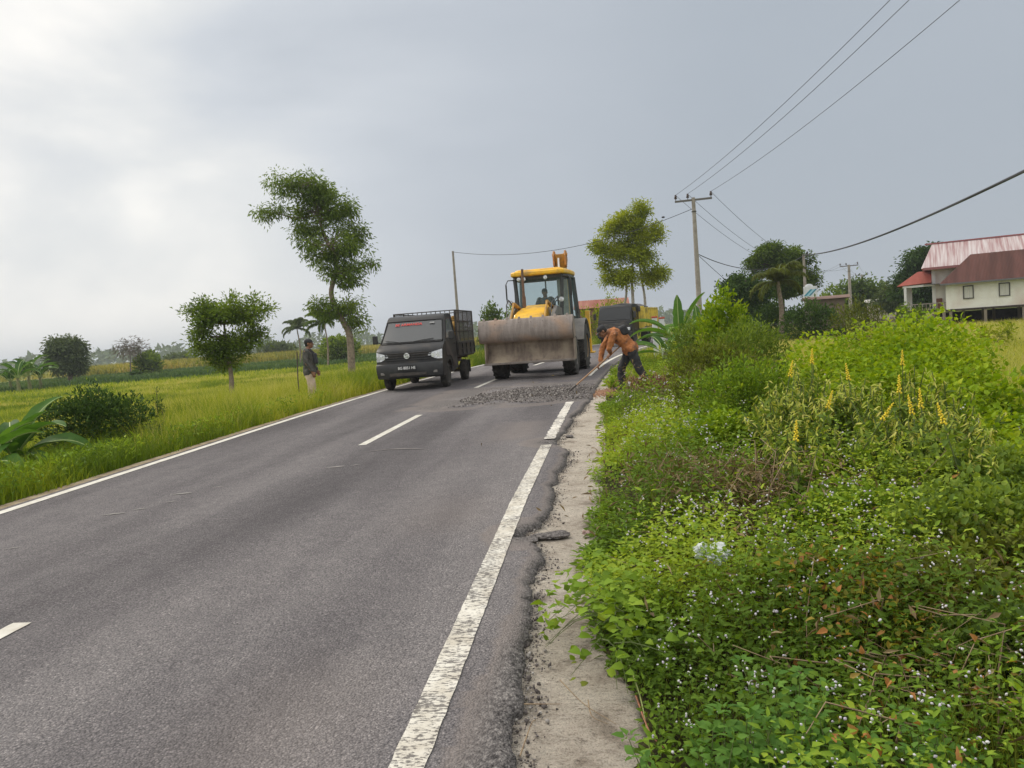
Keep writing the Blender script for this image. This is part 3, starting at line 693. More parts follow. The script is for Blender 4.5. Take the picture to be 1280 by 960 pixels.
def small_truck():
    root = empty('pickup_truck', (-4.76, 18.62, float(roadz(18.6))), R(-1.5), 'black pickup truck with a barred cargo cage, driving beside the grass verge', 'truck')
    wz = lambda z: .825 - .02*max(0, .6-z)/.3 - .115*max(0, (z-1.02)/.8)**1.2
    prof = [(-.66, .31), (-.73, .36), (-.755, .45), (-.76, .60), (-.735, .66), (-.725, .78), (-.705, .93), (-.66, 1.0), (-.55, 1.06), (-.40, 1.13), (-.27, 1.27), (-.13, 1.42), (0, 1.56), (.11, 1.68), (.17, 1.735), (.26, 1.785), (.45, 1.815), (.75, 1.825), (.96, 1.81), (1.01, 1.77)]
    cab = Cab(prof, wz, .13, .35)
    bottom = [(1.02, 1.2), (1.02, .42)] + arch(0, .37, .33) + [(-.40, .31)]
    cab.body(bottom, 'cab_body', BLACKP, root)
    MB().box((0, .15, .42), (1.45, 1.6, .12)).build('underbody', STEELD, root, bevel=.02)
    # windscreen
    ws = [(-.37, 1.165), (-.27, 1.272), (-.13, 1.422), (0, 1.562), (.085, 1.655)]
    ts = [math.sin(math.pi/2*t)*.93 for t in np.linspace(-1, 1, 11)]
    o = cab.strip(ws, ts, .010, .006).build('windscreen', GLD, root, smooth=40)
    fr = cab.strip([(-.41, 1.13), (-.39, 1.15)], ts, .014, .008).build('windscreen_seal', BLACKPL, root)
    wf_ = MB()
    for sd in (-1, 1):
        pts_ = [cab.P(y_, z_, sd*.955, .016)+Vector((0, 0, .006)) for y_, z_ in ws]; wf_.tube(pts_, .017, 6)
    wf_.tube([cab.P(.092, 1.664, t, .014)+Vector((0, 0, .006)) for t in np.linspace(-.95, .95, 9)], .015, 6); wf_.tube([cab.P(-.385, 1.15, t, .014) for t in np.linspace(-.95, .95, 9)], .016, 6)
    wf_.build('windscreen_frame', mat('seal_black', (.004, .004, .004), .8), root, smooth=60)
    # grille, bumper, lights
    mb = MB()
    for z in (.745, .80, .855, .905):
        vs = [(t, z) for t in np.linspace(-.56, .56, 9)]
        for i in range(8):
            a = cab.P(-.725, z, vs[i][0]/.825, .022); b = cab.P(-.725, z, vs[i+1][0]/.825, .022); mb.bar(a, b, .02, .022)
    for t in (-.57, .57): mb.bar(cab.P(-.725, .74, t/.825, .02), cab.P(-.71, .91, t/.825, .02), .02)
    mb.build('grille', BLACKPL, root, bevel=.004)
    cab.strip([(-.715, .735), (-.70, .92)], np.linspace(-.68, .68, 9), .012).build('grille_backing', STEELD, root, smooth=60)
    bp = [(-.70, .30), (-.765, .34), (-.79, .45), (-.79, .57), (-.765, .64), (-.735, .665)]
    b = cab.strip(bp, [math.sin(math.pi/2*t)*1.005 for t in np.linspace(-1, 1, 15)], .012); b.build('bumper', mat('bumper_black', (.02, .0205, .022), .55, c2=(.032, .032, .033), scale=6), root, smooth=30)
    MB().box((0, -.815, .40), (.9, .012, .07)).build('air_intake', STEELD, root, bevel=.005)
    for sd in (-1, 1):
        q = MB(); ts_ = np.linspace(.60, .99, 8); vs = []
        for t in ts_:
            k_ = (t-.60)/.39; zl, zh = .815-.09*min(1, k_*1.6), .865+.085*k_
            for f_ in (0, .35, .7, 1): z = zl+(zh-zl)*f_; vs.append(cab.P(-.735+(z-.72)*.18, z, sd*t, .020))
        q.add(vs, [(i*4+k, (i+1)*4+k, (i+1)*4+k+1, i*4+k+1) for i in range(7) for k in range(3)])
        hl = q.build('headlight', LAMP, root, smooth=50)
        r_ = MB()
        for t in (.74, .88):
            c = cab.P(-.72, .82, sd*t, .03); r_.lathe([(c.y-.008, .052), (c.y+.006, .05), (c.y+.02, .02)], (c.x, 0, c.z), 'y', 16)
        r_.build('reflector', CHROME, hl, smooth=40)
        f_ = MB(); c = cab.P(-.78, .43, sd*.80, .02); f_.box(c, (.10, .02, .06)); f_.build('fog_light', GREYP, root, bevel=.008)
        # side: door, window, mirror, handle
        door = cab.side([(-.36, 1.12), (-.1, 1.42), (.13, 1.67), (.30, 1.725), (.80, 1.735), (.82, .48), (.45, .47), (.40, .60), (.28, .72), (.0, .78), (-.22, .74), (-.36, .80)], sd, .009, .012).build('door', BROWNP, root)
        cab.side([(-.22, 1.19), (-.02, 1.42), (.17, 1.615), (.32, 1.665), (.74, 1.675), (.75, 1.17)], sd, .014, .004).build('side_window', mat('window_dark', (.008, .009, .01), .15), door)
        hb = MB(); hb.bar((sd*(wz(1.05)+.03), .60, 1.05), (sd*(wz(1.05)+.03), .74, 1.05), .02, .03); hb.build('handle', BLACKPL, door, bevel=.005)
        mm = MB(); mm.box((sd*.965, -.16, 1.26), (.13, .06, .21)); mr_ = mm.build('side_mirror', BLACKPL, root, bevel=.022)
        MB().box((sd*.965, -.127, 1.26), (.10, .006, .17)).build('mirror_glass', CHROME, mr_)
        MB().bar((sd*.80, -.20, 1.16), (sd*.93, -.17, 1.21), .025).build('mirror_arm', BLACKPL, mr_)
        w_ = MB(); a = cab.P(-.36, 1.17, sd*.10-.10 if sd < 0 else .28, .03); bb_ = cab.P(-.26, 1.28, -.80 if sd < 0 else -.18, .035)
        p0 = cab.P(-.385, 1.155, -.30 if sd < 0 else .35, .03); p1 = cab.P(-.345, 1.195, -.80 if sd < 0 else -.22, .03); p1.z += .02; 
        if sd > 0: p0, p1 = cab.P(-.385, 1.155, .02, .03), cab.P(-.33, 1.215, .70, .035)
        w_.tube([p0, (p0+p1)/2+Vector((0, -.008, .008)), p1], .009, 6); w_.build('wiper', BLACKPL, root)
        for yw in (0, 2.2): wheel(root, (sd*.715, yw, .29), .29, .165, .175, sd)
        fl = MB().prism([(1.85, .86), (1.80, .60), (2.6, .60), (2.55, .86)], sd*.62, sd*.82); 
        MB().box((sd*.70, 2.56, .38), (.24, .012, .34)).build('mud_flap', BLACKPL, root)
    # emblem: disc with an open letter-like mark
    em = MB(); c = cab.P(-.715, .835, -.02, .045); em.lathe([(c.y-.012, .07), (c.y+.004, .075), (c.y+.01, .07)], (c.x, 0, c.z), 'y', 24); emo = em.build('emblem', CHROME, root, smooth=40)
    s2 = MB()
    for p, q in (((.035, .03), (-.035, .045)), ((-.035, .045), (-.04, .012)), ((-.04, .012), (.04, -.012)), ((.04, -.012), (.035, -.045)), ((.035, -.045), (-.035, -.03))):
        s2.bar((c.x+p[0], c.y-.014, c.z+p[1]), (c.x+q[0], c.y-.014, c.z+q[1]), .014)
    s2.build('emblem_mark', GREYP, emo)
    pl = MB().box((-.02, -.825, .545), (.46, .012, .135)).build('licence_plate', mat('plate_black', (.012, .012, .013), .5), root, bevel=.004)
    text('BG 8051 HE', .092, (-.02, -.834, .548), (R(90), 0, 0), WHITE, pl, 'plate_number', sx=.92)
    sl_ = math.atan2(.14, .13)
    t_ = text('BE ARMANDA', .105, (-.12, -.005-.035, 1.60), (math.atan2(.143, .13)+0.0, 0, 0), REDM, root, 'windscreen_lettering', sx=1.05)
    t_.location = (-.12, -.012, 1.588)
    MB().box((.47, .005, 1.60), (.12, .004, .05), Matrix.Rotation(-R(42), 3, 'X')).build('sticker', mat('grey_sticker', (.25, .25, .25), .6), root)
    # load bed
    mb = MB()
    mb.box((0, 2.16, .70), (1.60, 2.16, .05)); bed = mb.build('bed_floor', STEELD, root, bevel=.006)
    for sd in (-1, 1):
        q = MB(); q.box((sd*.815, 2.16, .88), (.03, 2.18, .34))
        for z in (.735, .88, 1.03): q.box((sd*.835, 2.16, z), (.016, 2.14, .03))
        for y in (1.12, 1.65, 2.17, 2.7, 3.22): q.box((sd*.838, y, .88), (.022, .045, .33))
        q.box((sd*.815, 2.16, 1.065), (.05, 2.2, .035))
        q.build('side_board', BLACKP, root, bevel=.004)
    for y, nm in ((1.07, 'head_board'), (3.25, 'tail_board')):
        q = MB(); q.box((0, y, .88), (1.60, .03, .36)); q.build(nm, BLACKP, root, bevel=.004)
    cg = MB(); zt = 1.90
    def rail(p, q, k=.022): cg.bar(p, q, k)
    for sd in (-1, 1):
        for y in np.linspace(1.08, 3.22, 19): rail((sd*.82, y, 1.08), (sd*.82, y, zt), .018 if 1.1 < y < 3.2 else .034)
        for z in (1.35, 1.62, zt): rail((sd*.82, 1.06, z), (sd*.82, 3.24, z), .024)
    for y in (1.08, 3.22):
        for x in np.linspace(-.8, .8, 14): rail((x, y, 1.08), (x, y, zt), .018)
        for z in (1.35, 1.62, zt): rail((-.82, y, z), (.82, y, z), .024)
    cg.build('cargo_cage', STEELD, root)
    q = MB(); q.box((.62, 1.00, 1.70), (.14, .03, .28)); q.build('cage_board', mat('pale_board', (.55, .56, .58), .7), root, bevel=.003)
    ch = MB()
    for sd in (-1, 1): ch.box((sd*.36, 1.7, .56), (.07, 3.4, .12))
    for y in (1.2, 1.9, 2.8): ch.box((0, y, .64), (1.4, .06, .05))
    ch.tube([(-.7, 2.2, .29), (.7, 2.2, .29)], .045, 10); ch.ell((0, 2.2, .29), (.13, .12, .12)); ch.box((.55, 1.35, .50), (.30, .45, .2)); ch.tube([(-.7, 0, .29), (.7, 0, .29)], .03, 8)
    for sd in (-1, 1): ch.tube([(sd*.55, 1.7, .5), (sd*.55, 2.2, .36), (sd*.55, 2.75, .52)], .03, 6)
    ch.build('chassis', MUD, root)
    # load in the cage
    q = empty('cloth_bundle', root.matrix_world @ Vector((0, 0, 0)) if False else (-4.76+.62, 18.62+1.9, float(roadz(19.))), 0, 'yellow cloth hanging inside the bars of the cargo cage', 'cloth')
    n_ = 14; vs = []; 
    for i in range(n_):
        for k in range(8):
            z = 1.75-.5*i/(n_-1); vs.append((.08*math.sin(k*1.7+i*.3), -.12+.035*k+.03*math.sin(i*.7), z+.03*math.sin(k*2)))
    c_ = MB(); c_.add(vs, [(i*8+k, i*8+k+1, (i+1)*8+k+1, (i+1)*8+k) for i in range(n_-1) for k in range(7)])
    o = c_.build('cloth', mat('ochre_cloth', (.50, .30, .08), .9, c2=(.3, .17, .05), scale=6), q, smooth=80); s_ = o.modifiers.new('thick', 'SOLIDIFY'); s_.thickness = .01
    sk = tag(MB().box((0, 0, 0), (1.1, 1.5, .42)).build('cargo_sack', mat('dark_sacking', (.07, .06, .055), .95, c2=(.03, .028, .025), scale=5, bump=.6), None, bevel=.12, seg=4), 'dark bulging sack lying on the floor of the cargo cage', 'sack')
    sk.location = (-4.74, 18.62+2.2, float(roadz(19.))+.94)
small_truck()

def loader():
    root = empty('backhoe_loader', (-1.93, 20.05, float(roadz(20.2))), R(-5.5), 'yellow backhoe loader with a wide rusty front bucket and a glazed cab', 'backhoe loader')
    CY = 1.05; # local: front axle at y=0, machine extends +y
    # chassis and hood
    mb = MB(); mb.box((0, 1.1, .82), (.62, 3.3, .36)); mb.box((0, 0, .62), (.5, .5, .25)); mb.box((.45, 1.6, .75), (.4, .8, .4)); mb.box((-.45, 1.6, .75), (.4, .8, .4)); mb.build('chassis', STEELD, root, bevel=.03)
    ax = MB(); ax.tube([(-.9, 0, .5), (.9, 0, .5)], .075, 12); ax.ell((0, 0, .5), (.19, .16, .17)); ax.build('front_axle', STEELD, root, smooth=50); ax = MB(); ax.tube([(-.85, 2.15, .66), (.85, 2.15, .66)], .13, 12); ax.ell((0, 2.15, .66), (.26, .24, .24)); ax.build('rear_axle', STEELD, root, smooth=50)
    hood = Cab([(-.62, 1.02), (-.66, 1.15), (-.64, 1.50), (-.55, 1.62), (-.3, 1.69), (.2, 1.77), (.7, 1.85), (1.08, 1.90)], lambda z: .43-.09*max(0, (z-1.4)/.5), .10, .2)
    hood.body([(1.1, 1.0)], 'hood', YEL, root)
    g_ = MB()
    for k in range(8): g_.box((0, -.665, 1.12+k*.055), (.62, .03, .02))
    g_.build('radiator_grille', STEELD, root)
    ex = MB(); ex.tube([(-.27, .35, 1.82), (-.27, .35, 2.72), (-.27, .38, 2.84)], .034, 12); ex.tube([(-.27, .35, 1.84), (-.27, .35, 2.12)], .05, 12); ex.build('exhaust_pipe', mat('rusty_pipe', (.20, .12, .08), .7, .4, c2=(.13, .08, .055), scale=9), root, smooth=40)
    # cab posts and roof
    x0, x1 = .74, .83; y0, y1 = 1.12, 2.62; zb, zt = 1.30, 2.66
    fx = .60
    cp = MB()
    for sd in (-1, 1):
        cp.bar((sd*.58, y0, zb), (sd*.66, y0+.05, zt), .075, .09)
        cp.bar((sd*.80, 1.75, zb-.2), (sd*.77, 1.75, zt), .06, .08)
        cp.bar((sd*.86, y1+.05, zb-.25), (sd*.76, y1-.05, zt), .09, .11)
        cp.bar((sd*.58, y0, zb), (sd*.82, 1.75, 1.05), .07)
        cp.bar((sd*.66, y0+.05, zt), (sd*.77, 1.75, zt), .08); cp.bar((sd*.77, 1.75, zt), (sd*.76, y1-.05, zt), .08)
        cp.bar((sd*.83, 1.75, 1.05), (sd*.86, y1, 1.1), .07)
    cp.bar((-.66, y0+.05, zt), (.66, y0+.05, zt), .10); cp.bar((-.76, y1-.05, zt), (.76, y1-.05, zt), .1); cp.bar((-.6, y0, 1.42), (.6, y0, 1.42), .12); cp.bar((-.84, y1+.02, 1.5), (.84, y1+.02, 1.5), .10)
    cp.bar((-.05, y1+.02, 1.5), (-.05, y1-.05, zt), .04)
    cp.build('cab_frame', mat('cab_black', (.035, .04, .043), .45, c2=(.06, .062, .062), scale=5), root, bevel=.012)
    MB().box((0, 1.85, 1.0), (1.6, 1.5, .14)).build('cab_floor', STEELD, root)
    rf = MB(); pts = []
    for i in range(25):
        pass
    rpoly = [(-.74, 1.02), (-.60, .92), (-.30, .96), (.30, .96), (.60, .92), (.74, 1.02), (.84, 1.9), (.82, 2.68), (.70, 2.78), (-.70, 2.78), (-.82, 2.68), (-.84, 1.9)]
    rf.prism(rpoly, 2.70, 2.83, 'xy'); rf.prism([(p[0]*.86, 1.87+(p[1]-1.87)*.86) for p in rpoly], 2.80, 2.88, 'xy'); rf.build('cab_roof', YEL, root, bevel=.045, seg=3)
    GC = glassmat('cab_glass', (.30, .42, .44), .16, .04)
    gl = MB(); gl.add([(-.56, y0-.01, 1.48), (.56, y0-.01, 1.48), (.63, y0+.04, 2.61), (-.63, y0+.04, 2.61)], [(0, 1, 2, 3)]); gl.build('windscreen', GC, root)
    gl = MB(); gl.add([(-.80, y1+.03, 1.56), (.80, y1+.03, 1.56), (.72, y1-.06, 2.60), (-.72, y1-.06, 2.60)], [(0, 1, 2, 3)]); gl.build('rear_window', GC, root)
    CUR = mat('faded_curtain', (.34, .33, .29), .9, c2=(.22, .21, .18), scale=5)
    for sd in (-1, 1):
        gl = MB(); gl.add([(sd*.60, y0+.06, 1.40), (sd*.80, 1.72, 1.15), (sd*.76, 1.72, 2.6), (sd*.67, y0+.08, 2.6)], [(0, 1, 2, 3)]); gl.build('front_side_glass', GC, root)
        gl = MB(); gl.add([(sd*.82, 1.80, 1.15), (sd*.85, y1-.02, 1.2), (sd*.77, y1-.1, 2.6), (sd*.77, 1.80, 2.6)], [(0, 1, 2, 3)]); d_ = gl.build('door_glass', GC, root)
        MB().box((sd*.85, 2.5, 1.7), (.03, .05, .18)).build('door_handle', STEELD, d_)
    # folded sunscreen on the machine's right-hand window
    n_ = 20; vs = []
    for k in range(n_):
        x_, y_ = .50+.24*k/(n_-1), 1.24+.42*k/(n_-1); o_ = .02*(k % 2)
        vs += [(x_-o_, y_+.02, 1.5), (x_-o_, y_+.02, 2.56)]
    c_ = MB(); c_.add(vs, [(2*k, 2*k+2, 2*k+3, 2*k+1) for k in range(n_-1)]); c_.build('sun_curtain', CUR, root)
    # seat, wheel, console
    s_ = MB(); s_.box((0, 1.95, 1.42), (.5, .5, .14)); s_.box((0, 2.2, 1.72), (.46, .12, .5)); s_.build('seat', mat('seat_black', (.03, .03, .032), .7), root, bevel=.05, seg=3)
    c_ = MB(); c_.box((0, 1.32, 1.42), (.28, .16, .5)); c_.tube([(0, 1.36, 1.6), (0, 1.48, 1.78)], .03, 8); co = c_.build('steering_column', STEELD, root, bevel=.01)
    rg = MB(); pr = [Vector((.18*math.cos(a), 1.5+.18*math.sin(a)*.8, 1.80+.18*math.sin(a)*-.55)) for a in np.linspace(0, 2*math.pi, 25)]; rg.tube(pr, .014, 8, cap=False); rg.build('steering_wheel', BLACKPL, co, smooth=60)
    # lamps
    for x_, nm in ((-.50, 'work_lamp'), (-.36, 'work_lamp'), (.24, 'work_lamp')):
        l_ = MB(); l_.lathe([(.92, .01), (.925, .052), (.97, .058), (1.02, .035), (1.03, .01)], (x_, 0, 2.62), 'y', 16); l_.build(nm, LAMP, root, smooth=40)
    for sd in (-1, 1):
        l_ = MB(); l_.lathe([(-.02, .01), (-.015, .062), (.05, .07), (.09, .03), (.1, .01)], (sd*.70, .55, 1.98), 'y', 18); ho = l_.build('headlight', LAMP, root, smooth=40)
        MB().tube([(sd*.42, .75, 1.80), (sd*.55, .66, 1.96), (sd*.70, .62, 1.97)], .014, 6).build('headlight_arm', STEELD, ho)
        m_ = MB(); m_.box((sd*.90, 1.08, 2.30), (.035 if sd < 0 else .05, .05, .42)); mo = m_.build('rear_view_mirror', BLACKPL, root, bevel=.01)
        MB().tube([(sd*.67, 1.15, 2.62), (sd*.84, 1.08, 2.62), (sd*.90, 1.08, 2.52), (sd*.90, 1.08, 2.0)], .014, 6).build('mirror_arm', BLACKPL, mo)
        # fenders over the rear wheels
        fn = MB(); P_ = []
        for i in range(13):
            a = R(15+150*i/12); P_.append((2.15-.80*math.cos(a), .66+.80*math.sin(a)))
        outp = P_ + [(2.15-.76*math.cos(R(15+150*i/12)), .66+.76*math.sin(R(15+150*i/12))) for i in range(12, -1, -1)]
        fn.prism(outp, sd*.62, sd*1.13); fn.build('fender', GREYP, root, bevel=.012)
        wheel(root, (sd*.93, 0, .48), .48, .34, .24, sd, GREYP, 17)
        wheel(root, (sd*.92, 2.15, .66), .66, .40, .34, sd, mat('dusty_yellow_rim', (.45, .27, .09), .7, c2=(.28, .18, .10), scale=6), 19)
        # loader arms with lift rams
        am = MB(); am.prism([(1.15, 1.55), (1.15, 1.75), (.35, 1.82), (-.15, 1.62), (-.60, 1.0), (-.64, .80), (-.56, .72), (-.48, .95), (-.05, 1.40), (.4, 1.58)], sd*.52, sd*.62)
        am.build('loader_arm', GREYP, root, bevel=.01)
        rm = MB(); rm.tube([(sd*.50, .95, 1.05), (sd*.50, .0, 1.25)], .055, 12); rm.tube([(sd*.50, 0, 1.25), (sd*.50, -.4, 1.33)], .03, 10); rm.build('lift_ram', YELD, root, smooth=40)
        tl = MB(); tl.tube([(sd*.44, .55, 1.80), (sd*.44, -.2, 1.92)], .05, 12); tl.tube([(sd*.44, -.2, 1.92), (sd*.44, -.72, 1.5)], .028, 10); tl.build('tilt_ram', YELD, root, smooth=40)
        hs = MB(); hs.tube([(sd*.60, .6, 1.84), (sd*.66, .2, 2.05), (sd*.60, -.35, 1.9), (sd*.55, -.6, 1.5)], .016, 6); hs.build('hose', BLACKPL, root)
    # multi-purpose front bucket: rounded upper clam over a recessed back plate
    bw = 1.2
    up = [(-1.02, 1.53), (-1.07, 1.49), (-1.13, 1.34), (-1.155, 1.2), (-1.14, 1.08), (-1.09, 1.0), (-1.01, .955), (-.86, .97), (-.80, 1.0)]
    inner = [(p[0]+.05, p[1]+(.0 if i < 3 else .035)) for i, p in enumerate(up)][::-1]
    b = MB(); b.prism(up+inner, -bw, bw)
    for sd in (-1, 1): b.prism([(-1.02, 1.50), (-1.13, 1.34), (-1.155, 1.2), (-1.14, 1.08), (-1.09, 1.0), (-1.01, .955), (-.80, 1.0), (-.70, 1.2), (-.80, 1.46)], sd*bw, sd*(bw-.03))
    bk = b.build('bucket', STEELW, root, bevel=.012)
    lo = MB(); lo.prism([(-.84, 1.0), (-.72, .9), (-.70, .72), (-.80, .52), (-.93, .44), (-.93, .41), (-.76, .48), (-.65, .70), (-.66, .95), (-.78, 1.04)], -bw+.10, bw-.02)
    for sd in (-1, 1):
        xx = bw-.035 if sd > 0 else -(bw-.10)
        lo.prism([(-1.0, .97), (-1.04, .43), (-.80, .43), (-.68, .6), (-.68, .95)], xx, xx+.03)
    lo.build('bucket_back_plate', mat('inner_bucket_steel', (.30, .24, .19), .85, .03, c2=(.17, .13, .105), scale=3, stretch=(3.5, 1, .8), detail=9, c3=(.44, .36, .27), s3=1.9, bump=.4, bscale=16), bk, bevel=.006)
    ce = MB(); ce.box((.03, -1.0, .425), (2*bw-.10, .16, .05)); ce.build('cutting_edge', mat('edge_steel', (.26, .23, .21), .55, .5, c2=(.18, .15, .13), scale=8), bk, bevel=.008)
    for x_ in np.linspace(-bw+.14, bw-.14, 8):
        t_ = MB(); t_.prism([(-1.015, 1.40), (-1.085, 1.40), (-1.06, 1.50), (-1.02, 1.575), (-.99, 1.50)], x_-.03, x_+.03); t_.tube([(x_, -1.10, 1.43), (x_, -1.05, 1.43)], .018, 8)
        t_.build('bucket_tooth', STEELW, bk, bevel=.006)
    # rear: stabiliser legs, backhoe boom folded up
    for sd in (-1, 1):
        st = MB(); st.box((sd*1.06, 3.1, 1.05), (.13, .16, 1.25)); st.box((sd*1.06, 3.1, .44), (.30, .40, .05)); st.build('stabiliser_leg', YEL, root, bevel=.015)
    fr = MB(); fr.box((0, 3.05, .85), (2.15, .14, .42)); fr.build('rear_frame', YELD, root, bevel=.02)
    bmo = MB(); bmo.prism([(3.05, .9), (3.4, 1.0), (3.65, 2.0), (3.45, 2.9), (3.12, 3.42), (2.92, 3.40), (2.95, 3.2), (3.25, 2.75), (3.38, 2.0), (3.0, 1.2)], .22, .50, 'yz'); bo = bmo.build('backhoe_boom', YELD, root, bevel=.02)
    for x_ in (.17, .51):
        q = MB(); q.prism([(2.85, 3.05), (2.80, 3.35), (2.92, 3.50), (3.12, 3.50), (3.25, 3.25), (3.05, 3.0)], x_, x_+.045); q.tube([(x_-.03, 2.98, 3.38), (x_+.08, 2.98, 3.38)], .05, 12); q.build('boom_bracket', mat('rusty_orange', (.50, .24, .06), .7, c2=(.28, .12, .05), scale=8), bo, bevel=.01)
    rr = MB(); rr.tube([(.33, 2.86, 2.7), (.33, 2.9, 3.28)], .035, 12); rr.build('boom_ram', mat('ram_white', (.8, .82, .84), .15, .4), bo, smooth=40)
    dp = MB(); dp.prism([(3.3, 3.0), (3.55, 3.1), (3.95, 2.2), (4.0, 1.5), (3.8, 1.5), (3.7, 2.1)], .26, .46); dp.build('dipper_arm', YELD, root, bevel=.02)
    hb = MB(); hb.prism([(3.75, 1.5), (4.1, 1.4), (4.15, .9), (3.85, .75), (3.6, 1.0), (3.85, 1.1)], .12, .60); hb.build('digging_bucket', STEELW, root, bevel=.015)
    return root
LD = loader()

def dump_truck():
    x, y = .62, 41.5
    root = empty('dump_truck', (x, y, float(roadz(y))), R(-17), 'black truck with a yellow tipping bed and tarpaulin, parked behind the loader', 'truck')
    wz = lambda z: .92-.06*max(0, (z-1.2)/.9)
    prof = [(-.95, .42), (-1.0, .55), (-1.0, .95), (-.98, 1.25), (-.93, 1.32), (-.80, 1.75), (-.70, 2.05), (-.60, 2.13), (-.2, 2.17), (.55, 2.15), (.6, 2.1)]
    cab = Cab(prof, wz, .08, -.3)
    cab.body([(.6, .5)]+arch(-.25, .46, .42, zc=.4)+[(-.75, .42)], 'cab_body', BLACKP, root)
    cab.strip([(-.92, 1.38), (-.82, 1.73), (-.73, 2.0)], [t*.92 for t in np.linspace(-1, 1, 7)], .012, .003).build('windscreen', mat('truck_screen', (.03, .032, .035), .12), root, smooth=40)
    mb = MB(); mb.box((0, -1.03, .62), (1.86, .10, .26)); mb.build('bumper', BLACKPL, root, bevel=.02)
    for sd in (-1, 1):
        MB().box((sd*.72, -1.03, .88), (.26, .05, .16)).build('headlight', LAMP, root, bevel=.02)
        cab.side([(-.78, 1.32), (-.62, 1.98), (.38, 2.0), (.38, 1.32)], sd, .012, .01).build('side_window', mat('window_dark', (.008, .009, .01), .15), root)
        m_ = MB(); m_.box((sd*1.08, -.85, 1.6), (.14, .06, .32)); m_.bar((sd*.9, -.8, 1.85), (sd*1.08, -.85, 1.74), .02); m_.build('side_mirror', BLACKPL, root, bevel=.01)
        wheel(root, (sd*.80, -.25, .40), .40, .22, .22, sd)
        wheel(root, (sd*.74, 2.55, .40), .40, .42, .22, sd)
    g_ = MB()
    for z in (.98, 1.05, 1.12, 1.19): g_.box((0, -1.02, z), (1.1, .02, .03))
    g_.build('grille', GREYP, root)
    MB().box((.05, -1.09, .60), (.42, .01, .13)).build('licence_plate', mat('plate_dark', (.02, .02, .02), .5), root)
    ln = MB(); ln.box((.42, -1.10, .72), (.30, .03, .09)); ln.build('red_marker_lamp', mat('red_plastic', (.45, .03, .025), .4), root, bevel=.01)
    q = MB(); q.bar((-.9, -.93, 1.33), (.9, -.93, 1.33), .015); q.build('waist_trim', GREYP, root)
    ch = MB(); ch.box((0, 1.5, .72), (.8, 4.4, .2)); ch.build('chassis', STEELD, root, bevel=.02)
    YB = mat('faded_yellow', (.72, .55, .07), .6, c2=(.58, .43, .07), scale=3, c3=(.22, .18, .07), s3=2)
    for sd in (-1, 1):
        q = MB(); q.box((sd*1.03, .70, 1.45), (.30, .07, 1.15)); q.box((sd*1.03, .655, 1.45), (.05, .03, 1.1)); q.build('bed_corner_panel', YB, root, bevel=.01)
        b = MB(); b.box((sd*1.14, 2.25, 1.42), (.05, 3.1, .95))
        for yy_ in np.linspace(.75, 3.75, 7): b.box((sd*1.175, yy_, 1.42), (.05, .08, .95))
        b.box((sd*1.15, 2.25, 1.92), (.09, 3.14, .07)); b.build('bed_side', YB, root, bevel=.008)
    b = MB(); b.box((0, .70, 1.5), (1.75, .05, 1.2)); b.box((0, 2.25, .93), (2.22, 3.1, .06)); b.build('bed_front', BLACKP, root, bevel=.01)
    b = MB(); b.box((0, 3.8, 1.42), (2.28, .05, .95)); b.build('tail_gate', YB, root, bevel=.01)
    tp = MB(); tp.prism([(-1.0, 1.75), (-1.01, 2.02), (-.55, 2.20), (0, 2.27), (.55, 2.20), (1.01, 2.02), (1.0, 1.75)], .62, 2.4, 'xz'); tp.build('tarpaulin', mat('black_tarp', (.05, .048, .05), .7, c2=(.09, .085, .085), scale=4, bump=.6, bscale=5), root, bevel=.03)
    return root
dump_truck()
#SECTION_PEOPLE
# ------------------------------------------------------------------ people
SKIN = mat('skin', (.26, .125, .07), .55, c2=(.21, .10, .055), scale=12)
HAIR = mat('dark_hair', (.012, .010, .009), .7)
def bake(o, voxel, it=4, disp=None, decim=None):
    r_ = o.modifiers.new('r', 'REMESH'); r_.mode = 'VOXEL'; r_.voxel_size = voxel; r_.use_smooth_shade = True
    s_ = o.modifiers.new('s', 'SMOOTH'); s_.iterations = it; s_.factor = .5
    if decim: d_ = o.modifiers.new('d', 'DECIMATE'); d_.ratio = decim
    dg = bpy.context.evaluated_depsgraph_get(); me = bpy.data.meshes.new_from_object(o.evaluated_get(dg)); o.modifiers.clear(); old = o.data; o.data = me; me.name = old.name
    if disp:
        k = len(me.vertices); co = np.empty(k*3, np.float32); nn_ = np.empty(k*3, np.float32); me.vertices.foreach_get('co', co); me.vertices.foreach_get('normal', nn_)
        co = co.reshape(-1, 3); nn_ = nn_.reshape(-1, 3)
        w_ = (vn(co[:, 0]+co[:, 1]*.6, co[:, 2]*.55+co[:, 1], .055, 3)-.5)+(vn(co[:, 1]-co[:, 0], co[:, 2]+co[:, 0], .03, 6)-.5)*.5
        co = co+nn_*(w_*disp)[:, None]; me.vertices.foreach_set('co', co.ravel().astype(np.float32))
    me.polygons.foreach_set('use_smooth', [True]*len(me.polygons)); me.update()
def cap(mb, p0, p1, r0, r1, n=12):
    p0 = Vector(p0); p1 = Vector(p1)
    mb.tube([p0, p0.lerp(p1, .33), p0.lerp(p1, .66), p1], [r0, r0+(r1-r0)*.33, r0+(r1-r0)*.66, r1], n)
    mb.ell(p0, (r0,)*3, n, 8); mb.ell(p1, (r1,)*3, n, 8)
def frame(fwd, up=(0, 0, 1)):
    f_ = Vector(fwd).normalized(); r_ = f_.cross(Vector(up)).normalized(); u_ = r_.cross(f_)
    return Matrix((r_, f_, u_)).transposed()     # columns: right, forward, up
